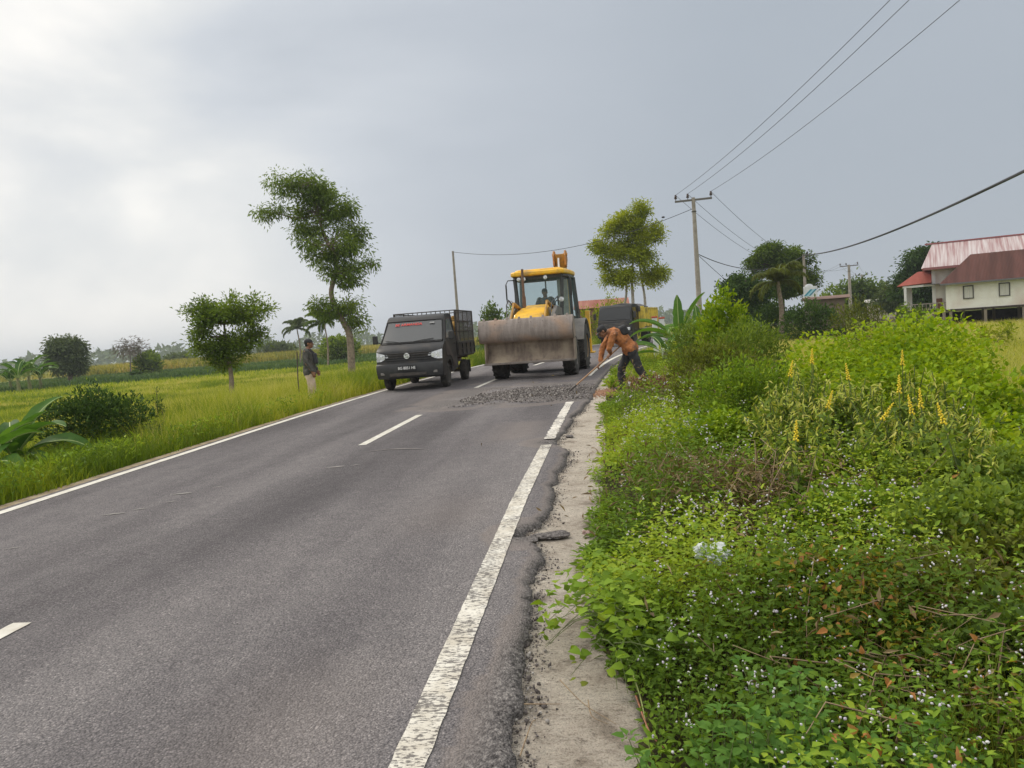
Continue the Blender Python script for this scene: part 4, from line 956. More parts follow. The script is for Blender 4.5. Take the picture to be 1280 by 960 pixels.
def head(mb, c, fwd, up):
    """face with brow, nose, lips, chin and ears; c = centre of the skull"""
    M = frame(fwd, up); q = lambda x, y, z: Vector(c)+M @ Vector((x, y, z))
    mb.ell(q(0, -.008, .02), (.072, .092, .088), 20, 14, M)
    mb.ell(q(0, .022, -.045), (.055, .062, .068), 16, 12, M)
    mb.ell(q(0, .052, -.092), (.028, .026, .022), 12, 8, M)
    mb.ell(q(0, .078, .018), (.044, .014, .012), 12, 8, M)
    for s_ in (-1, 1):
        mb.ell(q(s_*.030, .070, .000), (.014, .014, .011), 10, 8, M)
        mb.ell(q(s_*.036, .055, -.03), (.022, .026, .020), 10, 8, M)
        mb.ell(q(s_*.076, -.008, -.010), (.010, .020, .030), 10, 8, M)
    mb.ell(q(0, .092, -.018), (.011, .014, .024), 10, 8, M); mb.ell(q(0, .100, -.034), (.016, .014, .011), 10, 8, M)
    mb.ell(q(0, .083, -.060), (.024, .011, .007), 10, 6, M); mb.ell(q(0, .081, -.073), (.021, .010, .007), 10, 6, M)
    return M
def hand(mb, wrist, fwd, palm_n, curl, side, grip=None):
    """wrist point, direction of the palm, palm normal (towards what it holds), curl 0..1, side +1 thumb on +right"""
    f_ = Vector(fwd).normalized(); n_ = Vector(palm_n); n_ = (n_-f_*n_.dot(f_)).normalized(); s_ = f_.cross(n_).normalized()*side
    wrist = Vector(wrist); pc = wrist+f_*.048
    M = Matrix((s_, f_, n_)).transposed()
    mb.ell(pc, (.040, .050, .017), 12, 8, M); mb.ell(wrist+f_*.01, (.026, .03, .022), 10, 8, M)
    for k, (o_, ln) in enumerate(((.030, .072), (.010, .082), (-.011, .076), (-.031, .060))):
        p = wrist+f_*.088+s_*o_; a = 0.25*curl*math.pi
        d = f_; segs = (.44, .31, .25); rr = .0098
        for j, g_ in enumerate(segs):
            a_ = curl*(0.9, 1.25, .9)[j]
            Rm = Matrix.Rotation(0, 3, 'X')
            d = (d*math.cos(a_)+n_*math.sin(a_)) if j == 0 else (d*math.cos(a_)+(n_-d*n_.dot(d)).normalized()*math.sin(a_) if (n_-d*n_.dot(d)).length > .2 else (d*math.cos(a_)-f_*math.sin(a_)))
            d.normalize(); q_ = p+d*ln*g_; cap(mb, p, q_, rr, rr*.92, 8); p = q_; rr *= .93
    p = wrist+f_*.022+s_*.030; d = (f_*.75+s_*.65+n_*.35).normalized(); q_ = p+d*.036; cap(mb, p, q_, .0135, .011, 8)
    d = (f_*.75+s_*.05+n_*.65*max(.3, curl)).normalized(); q2 = q_+d*.030; cap(mb, q_, q2, .0108, .0095, 8)

def person(root, J, shirt, trousers, feet, headf, headup, hands, caps):
    """J: joints. body is one continuous mesh; clothes are its children"""
    V_ = {k: Vector(v) for k, v in J.items()}
    mb = MB()
    cap(mb, V_['pelvis'], V_['waist'], .115, .105); cap(mb, V_['waist'], V_['chest'], .11, .125)
    cap(mb, V_['chest'], V_['neck'], .11, .06); cap(mb, V_['neck'], V_['head']+(V_['neck']-V_['head']).normalized()*.05, .052, .052)
    for s_ in 'LR':
        cap(mb, V_['chest'], V_['sh'+s_], .085, .062); cap(mb, V_['sh'+s_], V_['el'+s_], .052, .039); cap(mb, V_['el'+s_], V_['wr'+s_], .040, .026)
        cap(mb, V_['pelvis'], V_['hip'+s_], .10, .088); cap(mb, V_['hip'+s_], V_['kn'+s_], .084, .055); cap(mb, V_['kn'+s_], V_['an'+s_], .054, .036)
        cap(mb, V_['an'+s_], V_['to'+s_], .038, .030)
    for s_ in 'LR':
        h = hands[s_]; hand(mb, V_['wr'+s_], h[0], h[1], h[2], h[3])
    M = head(mb, V_['head'], headf, headup)
    body = mb.build('body', SKIN, root); bake(body, .0062, 3)
    c = V_['head']; q = lambda x, y, z: c+M @ Vector((x, y, z))
    for s_ in (-1, 1):
        e_ = MB(); e_.ell(q(s_*.030, .079, .001), (.0115, .007, .006), 10, 6, M); e_.build('eye', mat('eye_dark', (.03, .02, .015), .2), body)
    hb = MB(); hb.ell(q(0, -.018, .022), (.077, .092, .088), 18, 12, M); hb.ell(q(0, -.045, -.03), (.062, .055, .05), 14, 10, M)
    hair = hb.build('hair', HAIR, body); bake(hair, .01, 2)
    # shirt
    mb = MB()
    cap(mb, V_['hipR'].lerp(V_['hipL'], .5)+(V_['waist']-V_['pelvis'])*.15, V_['waist'], .150, .135); cap(mb, V_['waist'], V_['chest'], .135, .145); cap(mb, V_['chest'], V_['neck'].lerp(V_['chest'], .35), .125, .085)
    for s_ in 'LR':
        cap(mb, V_['pelvis'], V_['hip'+s_], .14, .112)
        cap(mb, V_['chest'], V_['sh'+s_], .105, .078); cap(mb, V_['sh'+s_], V_['el'+s_], .072, .056); cap(mb, V_['el'+s_], V_['el'+s_].lerp(V_['wr'+s_], shirt[2]), .056, .044)
    o = mb.build('shirt', shirt[0], body); bake(o, .012, 2, .034)
    mb = MB()
    for s_ in 'LR':
        cap(mb, V_['pelvis'], V_['hip'+s_], .125, .105); cap(mb, V_['hip'+s_], V_['kn'+s_], .105, trousers[1]); cap(mb, V_['kn'+s_], V_['kn'+s_].lerp(V_['an'+s_], trousers[2]), trousers[1], trousers[1]*.82)
    o = mb.build('trousers', trousers[0], body); bake(o, .011, 2, .03)
    for s_ in 'LR':
        mb = MB(); a, b = V_['an'+s_], V_['to'+s_]
        mb.ell(a+Vector((0, 0, -.02)), (.046, .052, .06), 12, 8); cap(mb, a+Vector((0, 0, -.03)), b, .046, .038); mb.build('shoe' if feet[1] else 'foot', feet[0], body)
        bake(body.children[-1], .009, 3)
    # cap
    mb = MB(); mb.ell(q(0, -.012, .045), (.084, .100, .075), 20, 12, M); k = caps[1]
    o = mb.build('cap', caps[0], body); bake(o, .009, 3)
    br = MB(); vs = []
    for i in range(9):
        a = R(-62+124*i/8)
        for rr in (.082, .15-.018*abs(i-4)*.5): vs.append(q(math.sin(a)*rr*.9, math.cos(a)*rr*k, .040-(rr-.08)*.28))
    br.add(vs, [(2*i, 2*i+2, 2*i+3, 2*i+1) for i in range(8)]); bo = br.build('cap_brim', caps[0], o); s_ = bo.modifiers.new('t', 'SOLIDIFY'); s_.thickness = .006
    return body

# worker raking, bent over at the right edge of the road
WX, WY = .42, 15.35; WZ = float(ground_z(WX, WY))
wk = empty('person', (WX, WY, WZ), R(100), 'person in an orange shirt and dark cap, bent over raking the road edge', 'person')
J = dict(pelvis=(0, .0, .86), waist=(0, .12, 1.0), chest=(0, .29, 1.13), neck=(0, .42, 1.20), head=(0, .55, 1.22),
         shR=(.17, .36, 1.13), shL=(-.17, .36, 1.13), elR=(.20, .53, .88), elL=(-.16, .47, .87), wrR=(.085, .74, .60), wrL=(-.05, .56, .66),
         hipR=(.10, .0, .83), hipL=(-.10, .02, .83), knR=(.15, .19, .46), knL=(-.13, -.11, .45), anR=(.16, .20, .09), anL=(-.15, -.30, .09), toR=(.17, .32, .045), toL=(-.15, -.18, .04))
ORANGE = mat('faded_orange_cloth', (.42, .165, .055), .9, c2=(.34, .12, .04), scale=7, bump=.5, bscale=14, c3=(.13, .07, .045), s3=7)
BLKC = mat('black_cloth', (.022, .022, .025), .85, c2=(.04, .04, .043), scale=8, bump=.4, bscale=20)
# rake handle line in local space
ha, hb_ = Vector((.02, .34, .80)), Vector((.02, 1.32, .055)); hd = (hb_-ha).normalized()
up_ = Vector((0, 0, 1)); pR = ha+hd*.44; pL = ha+hd*.16
J['wrR'] = tuple(pR + Vector((.045, -.075, .050))); J['wrL'] = tuple(pL+Vector((-.045, -.060, .065)))
person(wk, J, (ORANGE, 0, .82), (BLKC, .082, .88), (mat('work_boot', (.06, .05, .045), .8), True),
       (0, .75, -.66), (0, .66, .75),
       dict(R=((-.30, .75, -.60), (-.6, -.35, -.5), .95, 1), L=((.30, .70, -.62), (.6, -.35, -.5), .95, -1)), (mat('cap_black', (.02, .02, .023), .8), 1.0))
st = MB(); st.bar((.215, .02, .60), (.20, .10, .74), .012, .05)
pk = MB()
for s_ in (-1, 1):
    pk.prism([(-.02, .78), (.13, .62), (.24, .46), (.23, .42), (.10, .58), (-.06, .74)] if s_ > 0 else [(-.05, .74), (-.12, .5), (-.22, .2), (-.19, .2), (-.09, .5), (-.01, .74)], s_*.215, s_*.222)
tr = tag(MB().box((0, 0, 0), (.10, .10, .05)).build('knee_patch', mat('orange_patch', (.65, .20, .04), .8), wk.children[0], bevel=.015), None)
tr.location = (.175, -.02, .73)
tr.name = 'pocket_flap'
bg = tag(MB().box((0, 0, 0), (.26, .16, .20)).build('shoulder_bag', BLKC, None, bevel=.05, seg=4), 'black bag slung across the back of the bending worker', 'bag')
bg.location = wk.matrix_basis @ Vector((0, .13, 1.21)); bg.rotation_euler = (R(-22), 0, wk.rotation_euler.z)
sb = MB(); sb.tube([(-.05, -.05, .06), (.06, .12, .09), (.13, .26, .02), (.16, .33, -.12)], .014, 6); sb.build('bag_strap', BLKC, bg)
# rake
rk = empty('rake', wk.matrix_basis @ hb_, wk.rotation_euler.z, 'long rake with a pale wooden handle held by the bending worker', 'rake')
rl_ = (ha-hb_)
mb = MB(); mb.tube([rl_*1.12, rl_*.5, rl_*.0], [.015, .016, .015], 10); mb.build('handle', mat('worn_wood', (.42, .26, .15), .7, c2=(.30, .17, .09), scale=14), rk, smooth=50)
mb = MB(); mb.tube([rl_*.20, rl_*.02, Vector((0, .03, -.01))], [.019, .018, .012], 8); mb.prism([(.01, .02), (.05, -.02), (.045, -.05), (.0, -.03), (-.01, .0)], -.17, .17)
for x_ in np.linspace(-.16, .16, 9): mb.bar((x_, .035, -.03), (x_, .02, -.05), .012)
mb.build('rake_head', STEELD, rk, bevel=.004)

# man standing in the left verge, seen from the side
SX, SY = -7.05, 17.4; SZ = float(ground_z(SX, SY))
ps = empty('person', (SX, SY, SZ), R(-78), 'person in a dark shirt, black cap and pale trousers standing in roadside grass', 'person')
J = dict(pelvis=(0, 0, .86), waist=(0, .01, 1.0), chest=(0, .0, 1.22), neck=(0, .005, 1.40), head=(0, .04, 1.53),
         shR=(.17, -.02, 1.34), shL=(-.17, -.02, 1.34), elR=(.23, -.03, 1.07), elL=(-.23, .0, 1.07), wrR=(.22, .10, .86), wrL=(-.20, .14, .88),
         hipR=(.09, 0, .84), hipL=(-.09, 0, .84), knR=(.11, .05, .46), knL=(-.10, .0, .46), anR=(.12, .0, .09), anL=(-.11, -.06, .09), toR=(.14, .13, .04), toL=(-.13, .07, .04))
GREYC = mat('dark_green_grey_cloth', (.085, .08, .07), .9, c2=(.06, .06, .05), scale=6, bump=.4, bscale=16)
KH = mat('pale_khaki_cloth', (.66, .52, .40), .9, c2=(.42, .32, .23), scale=6, bump=.4, bscale=16)
pb = person(ps, J, (GREYC, 0, .85), (KH, .085, .9), (mat('sandal_brown', (.12, .07, .045), .8), True), (0, 1, .02), (0, 0, 1),
       dict(R=((0, .35, -1), (-1, 0, 0), .45, 1), L=((0, .35, -1), (1, 0, 0), .45, -1)), (mat('cap_black', (.02, .02, .023), .8), 1.0))
bg2 = tag(MB().box((0, 0, 0), (.22, .09, .26)).build('chest_bag', BLKC, None, bevel=.035, seg=4), 'black pouch worn on the chest of the standing man', 'bag')
bg2.location = ps.matrix_basis @ Vector((0, .155, 1.17)); bg2.rotation_euler = (R(8), 0, ps.rotation_euler.z)
sb = MB(); 
for s_ in (-1, 1): sb.tube([(s_*.09, -.0, .12), (s_*.12, -.08, .24), (s_*.11, -.20, .24), (s_*.08, -.27, .0)], .013, 6)
sb.build('bag_strap', BLKC, bg2)
hh_ = empty('hoe', ps.matrix_basis @ Vector((.12, -.26, 0)), ps.rotation_euler.z, 'thin dark pole standing upright behind the man in the verge', 'pole')
mb = MB(); mb.tube([(0, 0, 0), (.0, -.005, .7), (0, .03, 1.36)], .0135, 8); mb.build('handle', DRYSTEM if False else mat('dark_wood', (.08, .06, .05), .8), hh_); hh_.name = 'wooden_pole'

# driver in the loader cab
dr = empty('person', LD.matrix_basis @ Vector((.02, 1.98, 1.50)), LD.rotation_euler.z+math.pi, 'person driving the loader, seated behind the glass in a grey shirt', 'person')
J = dict(pelvis=(0, .0, .08), waist=(0, -.02, .22), chest=(0, .0, .46), neck=(0, .02, .62), head=(0, .05, .76),
         shR=(.18, 0, .56), shL=(-.18, 0, .56), elR=(.27, .12, .33), elL=(-.27, .12, .33), wrR=(.16, .34, .36), wrL=(-.16, .34, .36),
         hipR=(.10, .02, .08), hipL=(-.10, .02, .08), knR=(.16, .42, .10), knL=(-.16, .42, .10), anR=(.15, .48, -.30), anL=(-.15, .48, -.30), toR=(.15, .60, -.34), toL=(-.15, .60, -.34))
person(dr, J, (mat('grey_cloth', (.10, .10, .105), .9, c2=(.08, .08, .085), scale=5), 0, .5), (BLKC, .08, .9), (mat('sandal_brown', (.12, .07, .045), .8), True), (0, 1, -.05), (0, 0, 1),
       dict(R=((-.2, .9, -.1), (-.2, 0, -1), .9, -1), L=((.2, .9, -.1), (.2, 0, -1), .9, 1)), (mat('cap_grey', (.06, .06, .062), .8), .8))
#SECTION_VEG
# ------------------------------------------------------------------ vegetation helpers
CAMP = np.array([0, 0, 0.])
def polar(n, b0, b1, d0, d1, p=1.0):
    """points in a wedge of ground in front of the photographer; density falls with distance as d^-p"""
    a = rng.uniform(R(b0), R(b1), n); e_ = 2-p; u_ = rng.random(n)
    d = (d0**e_+(d1**e_-d0**e_)*u_)**(1/e_) if abs(e_) > 1e-6 else d0*(d1/d0)**u_
    return np.sin(a)*d, np.cos(a)*d, d
def U_of(x, y): return x-shift(y)
def tint_of(x, y, s=1.2, seed=1, amp=.55, jit=.22):
    n = len(x); return np.clip(.45+(vn(x, y, s, seed)-.5)*amp*1.6+(vn(x, y, s*.28, seed+5)-.5)*amp*.8+rng.normal(0, jit, n), 0, 1)
def grass(name, x, y, h, wd, lean, tint, m_, z=None, segs=2, parent=None):
    P = np.stack([x, y, ground_z(x, y)-.02 if z is None else z], 1)
    V_, T_, k = blades(P, h, wd, lean, segs); return npmesh(name, V_, T_, m_, np.repeat(tint, k), parent)
def rand_dirs(n, upb=0.):
    d = nrm(rng.normal(0, 1, (n, 3))); d[:, 2] += upb; return nrm(d)
def tubes_mesh(name, paths, radii, m_, parent=None, n=5):
    mb = MB()
    for p, r_ in zip(paths, radii):
        k = len(p); mb.tube(p, [r_*(1-.65*i/(k-1)) for i in range(k)], n, cap=False)
    me = bpy.data.meshes.new(name); me.from_pydata(mb.v, [], mb.f); me.materials.append(m_); me.polygons.foreach_set('use_smooth', [True]*len(me.polygons))
    o = bpy.data.objects.new(name, me); col.objects.link(o)
    if parent is not None: o.parent = parent
    return o
def bush(name, label, cat, base, blobs, n, L_, W_, m_, group=None, stems=10, stem_m=None, droop=.25, near=False, lump=.35, tintc=.5, shell=.5, upb=.5, stem_r=.012, tjit=.2):
    """base: world point; blobs: (dx,dy,dz,rx,ry,rz) about the base"""
    root = empty(name, base, 0, label, cat, group); fa = FA(); paths = []; rad = []
    B = np.array(blobs, float); wgt = (B[:, 3]*B[:, 4]+B[:, 3]*B[:, 5]); wgt /= wgt.sum()
    for b, wt in zip(B, wgt):
        k = int(n*wt); d = rand_dirs(k, .25)
        lp = 1+lump*(vn(d[:, 0]*2+b[0]*3+7, d[:, 2]*2+d[:, 1]*2+b[1]+7, .55, 3)-.5)*2
        rr = (1-shell*rng.random(k)**1.6)*lp
        P = b[:3]+d*b[3:]*rr[:, None]
        P[:, 2] = np.where(P[:, 2] < .02, rng.random(k)*max(.05, b[5]*.6), P[:, 2])
        D = nrm(d*.8+rng.normal(0, .55, (k, 3))+np.array([0, 0, upb]))
        t = np.clip(tintc+(vn(P[:, 0]+3+b[0], P[:, 2]*1.3+P[:, 1], max(b[3]*.35, .05), 4)-.5)*.55+rng.normal(0, tjit, k), 0, 1)
        s_ = rng.uniform(.65, 1.2, k); fa.leaves(P, D, L_*s_, W_*s_, t, near=near, droop=droop)
        for q in range(max(2, int(stems*wt+1))):
            j = rng.integers(k); e_ = Vector(P[j]); a_ = Vector((rng.normal(0, .05), rng.normal(0, .05), -.05))
            paths.append([a_, a_.lerp(e_, .45)+Vector((rng.normal(0, .04), rng.normal(0, .04), .12*e_.z)), e_]); rad.append(stem_r)
    fa.build('foliage', m_, root); tubes_mesh('stem', paths, rad, stem_m or STEM, root)
    return root
def tree(name, label, trunk_px, d, blobs_px, L_, W_, m_, twigs=500, lpt=14, trunk_r=.16, group=None, bark=None, droop=.5, cat='tree', tintc=.45, upb=-.1, base_z=None, seed=0, limb=.35, spread=.95, extra_trunks=(), density_pow=1.0):
    """trunk_px: pixel outline of the trunk measured on the photograph, given real size at distance d"""
    s = unit(d); base = at(*trunk_px[0], d); bz = base_z if base_z is not None else float(ground_z(base.x, base.y)); 
    root = empty(name, (base.x, base.y, bz), 0, label, cat, group); O = Vector((base.x, base.y, bz))
    fwd = Vector((base.x, base.y, 0)).normalized()
    def W(px, py, dep=0): return at(px, py, d)+fwd*dep-O
    tr = [W(*p) for p in trunk_px]; tr = smooth_path([Vector((tr[0].x, tr[0].y, -.1))]+tr, 5)
    n_ = len(tr); mb = MB(); mb.tube(tr, [trunk_r*(1.25 if i == 0 else 1-.75*i/(n_-1)) for i in range(n_)], 12)
    for et in extra_trunks:
        q = smooth_path([W(*p, .3) for p in et], 5); q.insert(0, Vector((q[0].x, q[0].y, -.1))); k_ = len(q); mb.tube(q, [trunk_r*.8*(1-.75*i/(k_-1)) for i in range(k_)], 10)
    fa = FA(); Bw = []
    area = sum(b[2]*b[3] for b in blobs_px)
    for b in blobs_px:
        dep = rng.uniform(-.5, .5)*b[2]*s*1.0
        c = W(b[0], b[1], dep); rx = b[2]*s; rz_ = b[3]*s; Bw.append(c)
        near_ = [t for t in tr if t.z < c.z+rz_*.3] or tr; st = min(near_, key=lambda t: (t-c).length + max(0, t.z-c.z)*2)
        mid = st.lerp(c, .5)+Vector((0, 0, -.1*(c-st).length)); lim = smooth_path([st, mid, c], 4)
        mb.tube(lim, [trunk_r*limb*(1-.7*i/(len(lim)-1)) for i in range(len(lim))], 7)
        k = max(8, int(twigs*b[2]*b[3]/area)); dd = rand_dirs(k, .1)
        lp = 1+.45*(vn(dd[:, 0]*2+b[0], dd[:, 2]*2+dd[:, 1]*1.5+b[1], .5, 3+seed)-.5)*2
        rr = rng.random(k)**.42*lp*spread
        ns = 15; sc_ = rand_dirs(ns, .15)*(rng.uniform(.45, .95, ns)[:, None]); sr = rng.uniform(.18, .36, ns); ai = rng.integers(0, ns, k); wsp = np.where(rng.random(k) < .10, rng.uniform(1.2, 1.6, k), 1.0)
        P0 = np.array(c)+(sc_[ai]+dd*(sr[ai]*rr*wsp)[:, None])*np.array([rx, rx*.9, rz_])*spread
        for j in range(0, k, 4):
            e_ = Vector(P0[j]); mb.tube([c, c.lerp(e_, .5)+Vector((0, 0, -.03*rz_)), e_], [trunk_r*limb*.3, trunk_r*limb*.2, trunk_r*limb*.08], 4, cap=False)
        tl = np.clip(tintc+(vn(P0[:, 0]+9, P0[:, 2]+P0[:, 1], rx*.5+.1, 4+seed)-.5)*.7, 0, 1)
        PP = np.repeat(P0, lpt, 0); m2 = len(PP); off = rng.normal(0, 1, (m2, 3))*np.array([1, 1, .8])*(L_*1.0)
        D = nrm(off/L_*.6+np.repeat(dd, lpt, 0)*.5+np.array([0, 0, upb])+rng.normal(0, .35, (m2, 3)))
        ls = rng.uniform(.6, 1.2, m2)
        fa.leaves(PP+off, D, L_*ls, W_*ls, np.clip(np.repeat(tl, lpt)+rng.normal(0, .16, m2), 0, 1), droop=droop)
    mb.build('trunk', bark or BARK, root, smooth=60); fa.build('crown', m_, root)
    return root
def banana(label, base, leaves, L_, Wl, stem_h, group=None, name='banana_plant', stem_r=.09, tint0=.5):
    """leaves: (azimuth deg, elevation deg, droop, length factor)"""
    root = empty(name, base, 0, label, 'banana plant', group)
    mb = MB(); mb.tube([(0, 0, -.1), (.02, 0, stem_h*.5), (0, .01, stem_h)], [stem_r*1.2, stem_r, stem_r*.6], 12); mb.build('stem', mat('banana_stem', (.20, .24, .08), .6, c2=(.16, .12, .06), scale=5), root, smooth=60)
    for az, el, dr, lf in leaves:
        n_ = 15; Lf = L_*lf; a = R(az); f_ = Vector((math.sin(a), math.cos(a), 0)); side = Vector((math.cos(a), -math.sin(a), 0)); p = Vector((0, 0, stem_h*.92)); e_ = R(el); vs = []; rib = []
        roll = rng.uniform(-.5, .5)
        for i in range(n_):
            t = i/(n_-1); wv = Wl*lf*max(.02, math.sin(math.pi*min(1, (max(0, t-.14)/.86))**.75))**.6*.5 if t > .14 else .015
            ee = e_-dr*t*t*1.6; dvec = f_*math.cos(ee)+Vector((0, 0, 1))*math.sin(ee); p = p+dvec*(Lf/n_)
            nv = side.cross(dvec)*-1; sd_ = side*math.cos(roll*t)+nv*math.sin(roll*t); nv2 = dvec.cross(sd_)
            rib.append(p.copy())
            for k, q in enumerate((-1, -.5, 0, .5, 1)):
                tear = (rng.uniform(-.10, .12)*abs(q)*wv)
                vs.append(p+sd_*(q*wv)*(1+(rng.uniform(-.22, .05) if abs(q) == 1 else 0))+nv2*(-abs(q)**1.3*wv*.35*(1 if True else 0))*-1*-1+dvec*tear)
        T_ = [(i*5+k, i*5+k+1, i*5+k+6, i*5+k+5) for i in range(n_-1) for k in range(4)]
        tt = np.clip(tint0+rng.normal(0, .12)+rng.normal(0, .05, len(T_)), 0, 1)
        lo = npmesh('leaf', np.array([tuple(v) for v in vs]), np.array(T_), G_BAN, tt, root, smooth=True)
        tubes_mesh('midrib', [rib], [.018*lf*L_], mat('midrib', (.30, .38, .12), .5), lo)
    return root
def palm(label, px, py_top, d, n=15, fl=2.4, base_px=None, group=None, m_=None, trunk_r=.13, gz=None, tl=.45):
    top = at(px, py_top, d); gz = float(ground_z(top.x, top.y)) if gz is None else gz
    root = empty('palm_tree', (top.x, top.y, gz), 0, label, 'palm', group); hh = top.z-gz
    mb = MB(); tr = smooth_path([(0, 0, -.1), (.15, .05, hh*.5), (0, 0, hh)], 6); mb.tube(tr, [trunk_r*(1.3-.6*i/(len(tr)-1)) for i in range(len(tr))], 10); mb.build('trunk', BARK, root, smooth=60)
    fa = FA(); ribs = []
    for j in range(n):
        a = 2*math.pi*j/n+rng.uniform(-.2, .2); el = R(rng.uniform(-5, 70)); f_ = np.array([math.sin(a), math.cos(a), 0]); p = np.array([0, 0, hh]); pts = [p.copy()]
        k = 14
        for i in range(k):
            t = i/k; e_ = el-1.9*t*t; dv = f_*math.cos(e_)+np.array([0, 0, math.sin(e_)]); p = p+dv*fl/k; pts.append(p.copy())
            side = np.array([math.cos(a), -math.sin(a), 0])
            q = 5; P = p+dv*rng.uniform(-.5, .5, (q*2, 1))*fl/k
            sg = np.repeat([-1, 1], q)[:, None]; D = side*sg*.9+dv*.55+np.array([0, 0, -.55])+rng.normal(0, .12, (q*2, 3))
            ln = fl*.26*math.sin(math.pi*min(1, .12+t*.86))**.6
            fa.leaves(P, D, ln, ln*.12, np.clip(rng.normal(tl, .16, q*2), 0, 1), droop=.4)
        ribs.append([Vector(x) for x in pts])
    fa.build('crown', m_ or G_MID, root); tubes_mesh('frond_rib', ribs, [.03]*len(ribs), STEM, root.children[-1])
    return root

# ------------------------------------------------------------------ left verge and fields
def L_grass():
    x, y, d = polar(330000, -47, 8, 5.2, 62, 1.25); u = U_of(x, y); k = (u < -6.2-.2*vn(y, y*0, .8)) & (u > -40); x, y, d, u = x[k], y[k], d[k], u[k]
    h = (.13+.36*sm(-6.22, -6.7, u))*rng.uniform(.55, 1.35, len(x))*(.7+.7*vn(x, y, 1.6, 2)); h *= 1+.25*sm(12, 20, d); h *= 1-.55*sm(-10, -16, u)
    t = tint_of(x, y, 2.6, 1, .95, .14)+.08*sm(10, 22, d)-.10-.18*(vn(x, y, 9, 5)-.4)
    tag(grass('verge_grass', x, y, h, .0045+.00065*d, rng.uniform(.15, 1.0, len(x)), t, G_GRASS, segs=2), 'long green grass covering the left verge and meadow', 'grass', kind='stuff')
    # tall seeding grass further along, straw coloured tops
    x, y, d = polar(95000, -34, 6, 12, 60, 1.1); u = U_of(x, y); k = (u < -6.6) & (u > -16) & (vn(x, y, 2.5, 8) > .34); x, y, d, u = x[k], y[k], d[k], u[k]
    h = rng.uniform(.55, 1.0, len(x))*(.65+.35*sm(-6.8, -8, u)); t = np.clip(rng.normal(.80, .14, len(x)), 0, 1)
    tag(grass('seeding_grass', x, y, h, .004+.0004*d, rng.uniform(.1, .6, len(x)), t, G_GRASS, segs=2), 'tall straw coloured grass in seed beside the road', 'grass', kind='stuff')
    # low coarse weeds near the camera
    x, y, d = polar(26000, -46, -20, 7, 18, 1); u = U_of(x, y); k = (u < -6.4) & (vn(x, y, .9, 12) > .48); x, y = x[k], y[k]
    n = len(x); P = np.stack([x, y, ground_z(x, y)+rng.uniform(.05, .38, n)], 1); fa = FA(); fa.leaves(P, rand_dirs(n, .5), rng.uniform(.05, .10, n), rng.uniform(.02, .035, n), tint_of(x, y, .8, 3), droop=.3)
    tag(fa.build('verge_weeds', G_WEED), 'broad leaved weeds among the left verge grass', 'weeds', kind='stuff')
L_grass()
def crops():
    # low dark crop and standing maize on the fields behind
    def band(name, n, b0, b1, d0, d1, h0, h1, wd, m_, label, cat, tc, keepf=None):
        x, y, d = polar(n, b0, b1, d0, d1, .6); k = U_of(x, y) < -12
        if keepf is not None: k &= keepf(x, y, d)
        x, y, d = x[k], y[k], d[k]; t = np.clip(tc+(vn(x, y*2.2, 9, 2)-.5)*.9+rng.normal(0, .18, len(x)), 0, 1)
        tag(grass(name, x, y, rng.uniform(h0, h1, len(x)), wd*rng.uniform(.6, 1.3, len(x)), rng.uniform(.1, .8, len(x)), t, m_, segs=2), label, cat, kind='stuff')
    band('green_crop', 34000, -48, 2, 78, 118, .35, .7, .22, G_CROP, 'low dark green crop in a strip across the left fields', 'crop', .5)
    band('maize_field', 30000, -37.5, 0, 122, 150, 1.2, 2.0, .26, G_CORN, 'ripening yellow green maize standing beyond the crop strip', 'maize', .5)
    band('rice_field', 26000, -48, 4, 40, 78, .2, .38, .10, G_GRASS, 'pale green rice in the field below the road', 'rice', .42)
    band('field_grass', 16000, -48, 4, 150, 420, .5, 1.2, .5, G_CORN, 'rough grass on the far left fields', 'grass', .3)
crops()
def far_trees():
    fa = FA()
    for b0, b1, d0, n, hh in ((-50, 6, 620, 5200, 11), (14, 34, 420, 2600, 8)):
        a = rng.uniform(R(b0), R(b1), n); d = d0+rng.uniform(-60, 60, n); x, y = np.sin(a)*d, np.cos(a)*d
        top = hh*(.35+.75*vn(a*60, a*0, 1., 3)+.5*(vn(a*200, a*0, 1., 5)-.5)); z = rng.random(n)*top-1
        fa.leaves(np.stack([x, y, z], 1), rand_dirs(n, .3), rng.uniform(3, 6, n), rng.uniform(2.5, 4, n), np.clip(rng.normal(.45, .2, n), 0, 1))
    tag(fa.build('far_woodland', G_FAR), 'low dark line of far trees along the horizon', 'woodland', kind='stuff')
far_trees()

def bushd(name, label, cat, px, py_top, d, wpx, hpx, n, L_, W_, m_, **k):
    """shrub measured on the photo: top centre pixel, width and height in pixels, real size at distance d"""
    s = unit(d); top = at(px, py_top, d); gz = float(ground_z(top.x, top.y)); h = max(.2, top.z-gz); rx = wpx*s/2
    nb = k.pop('nb', 4); bl = []
    for i in range(nb):
        o = 0 if nb == 1 else (i/(nb-1)-.5)*1.15
        hz = h*(1-.28*abs(o)*1.2*rng.uniform(.6, 1.2)); bl.append((o*rx*1.1, rng.uniform(-.3, .3)*rx, hz*.5, rx*(.95 if nb == 1 else .62), rx*.7, hz*.52))
    return bush(name, label, cat, (top.x, top.y, gz), bl, n, L_, W_, m_, **k)

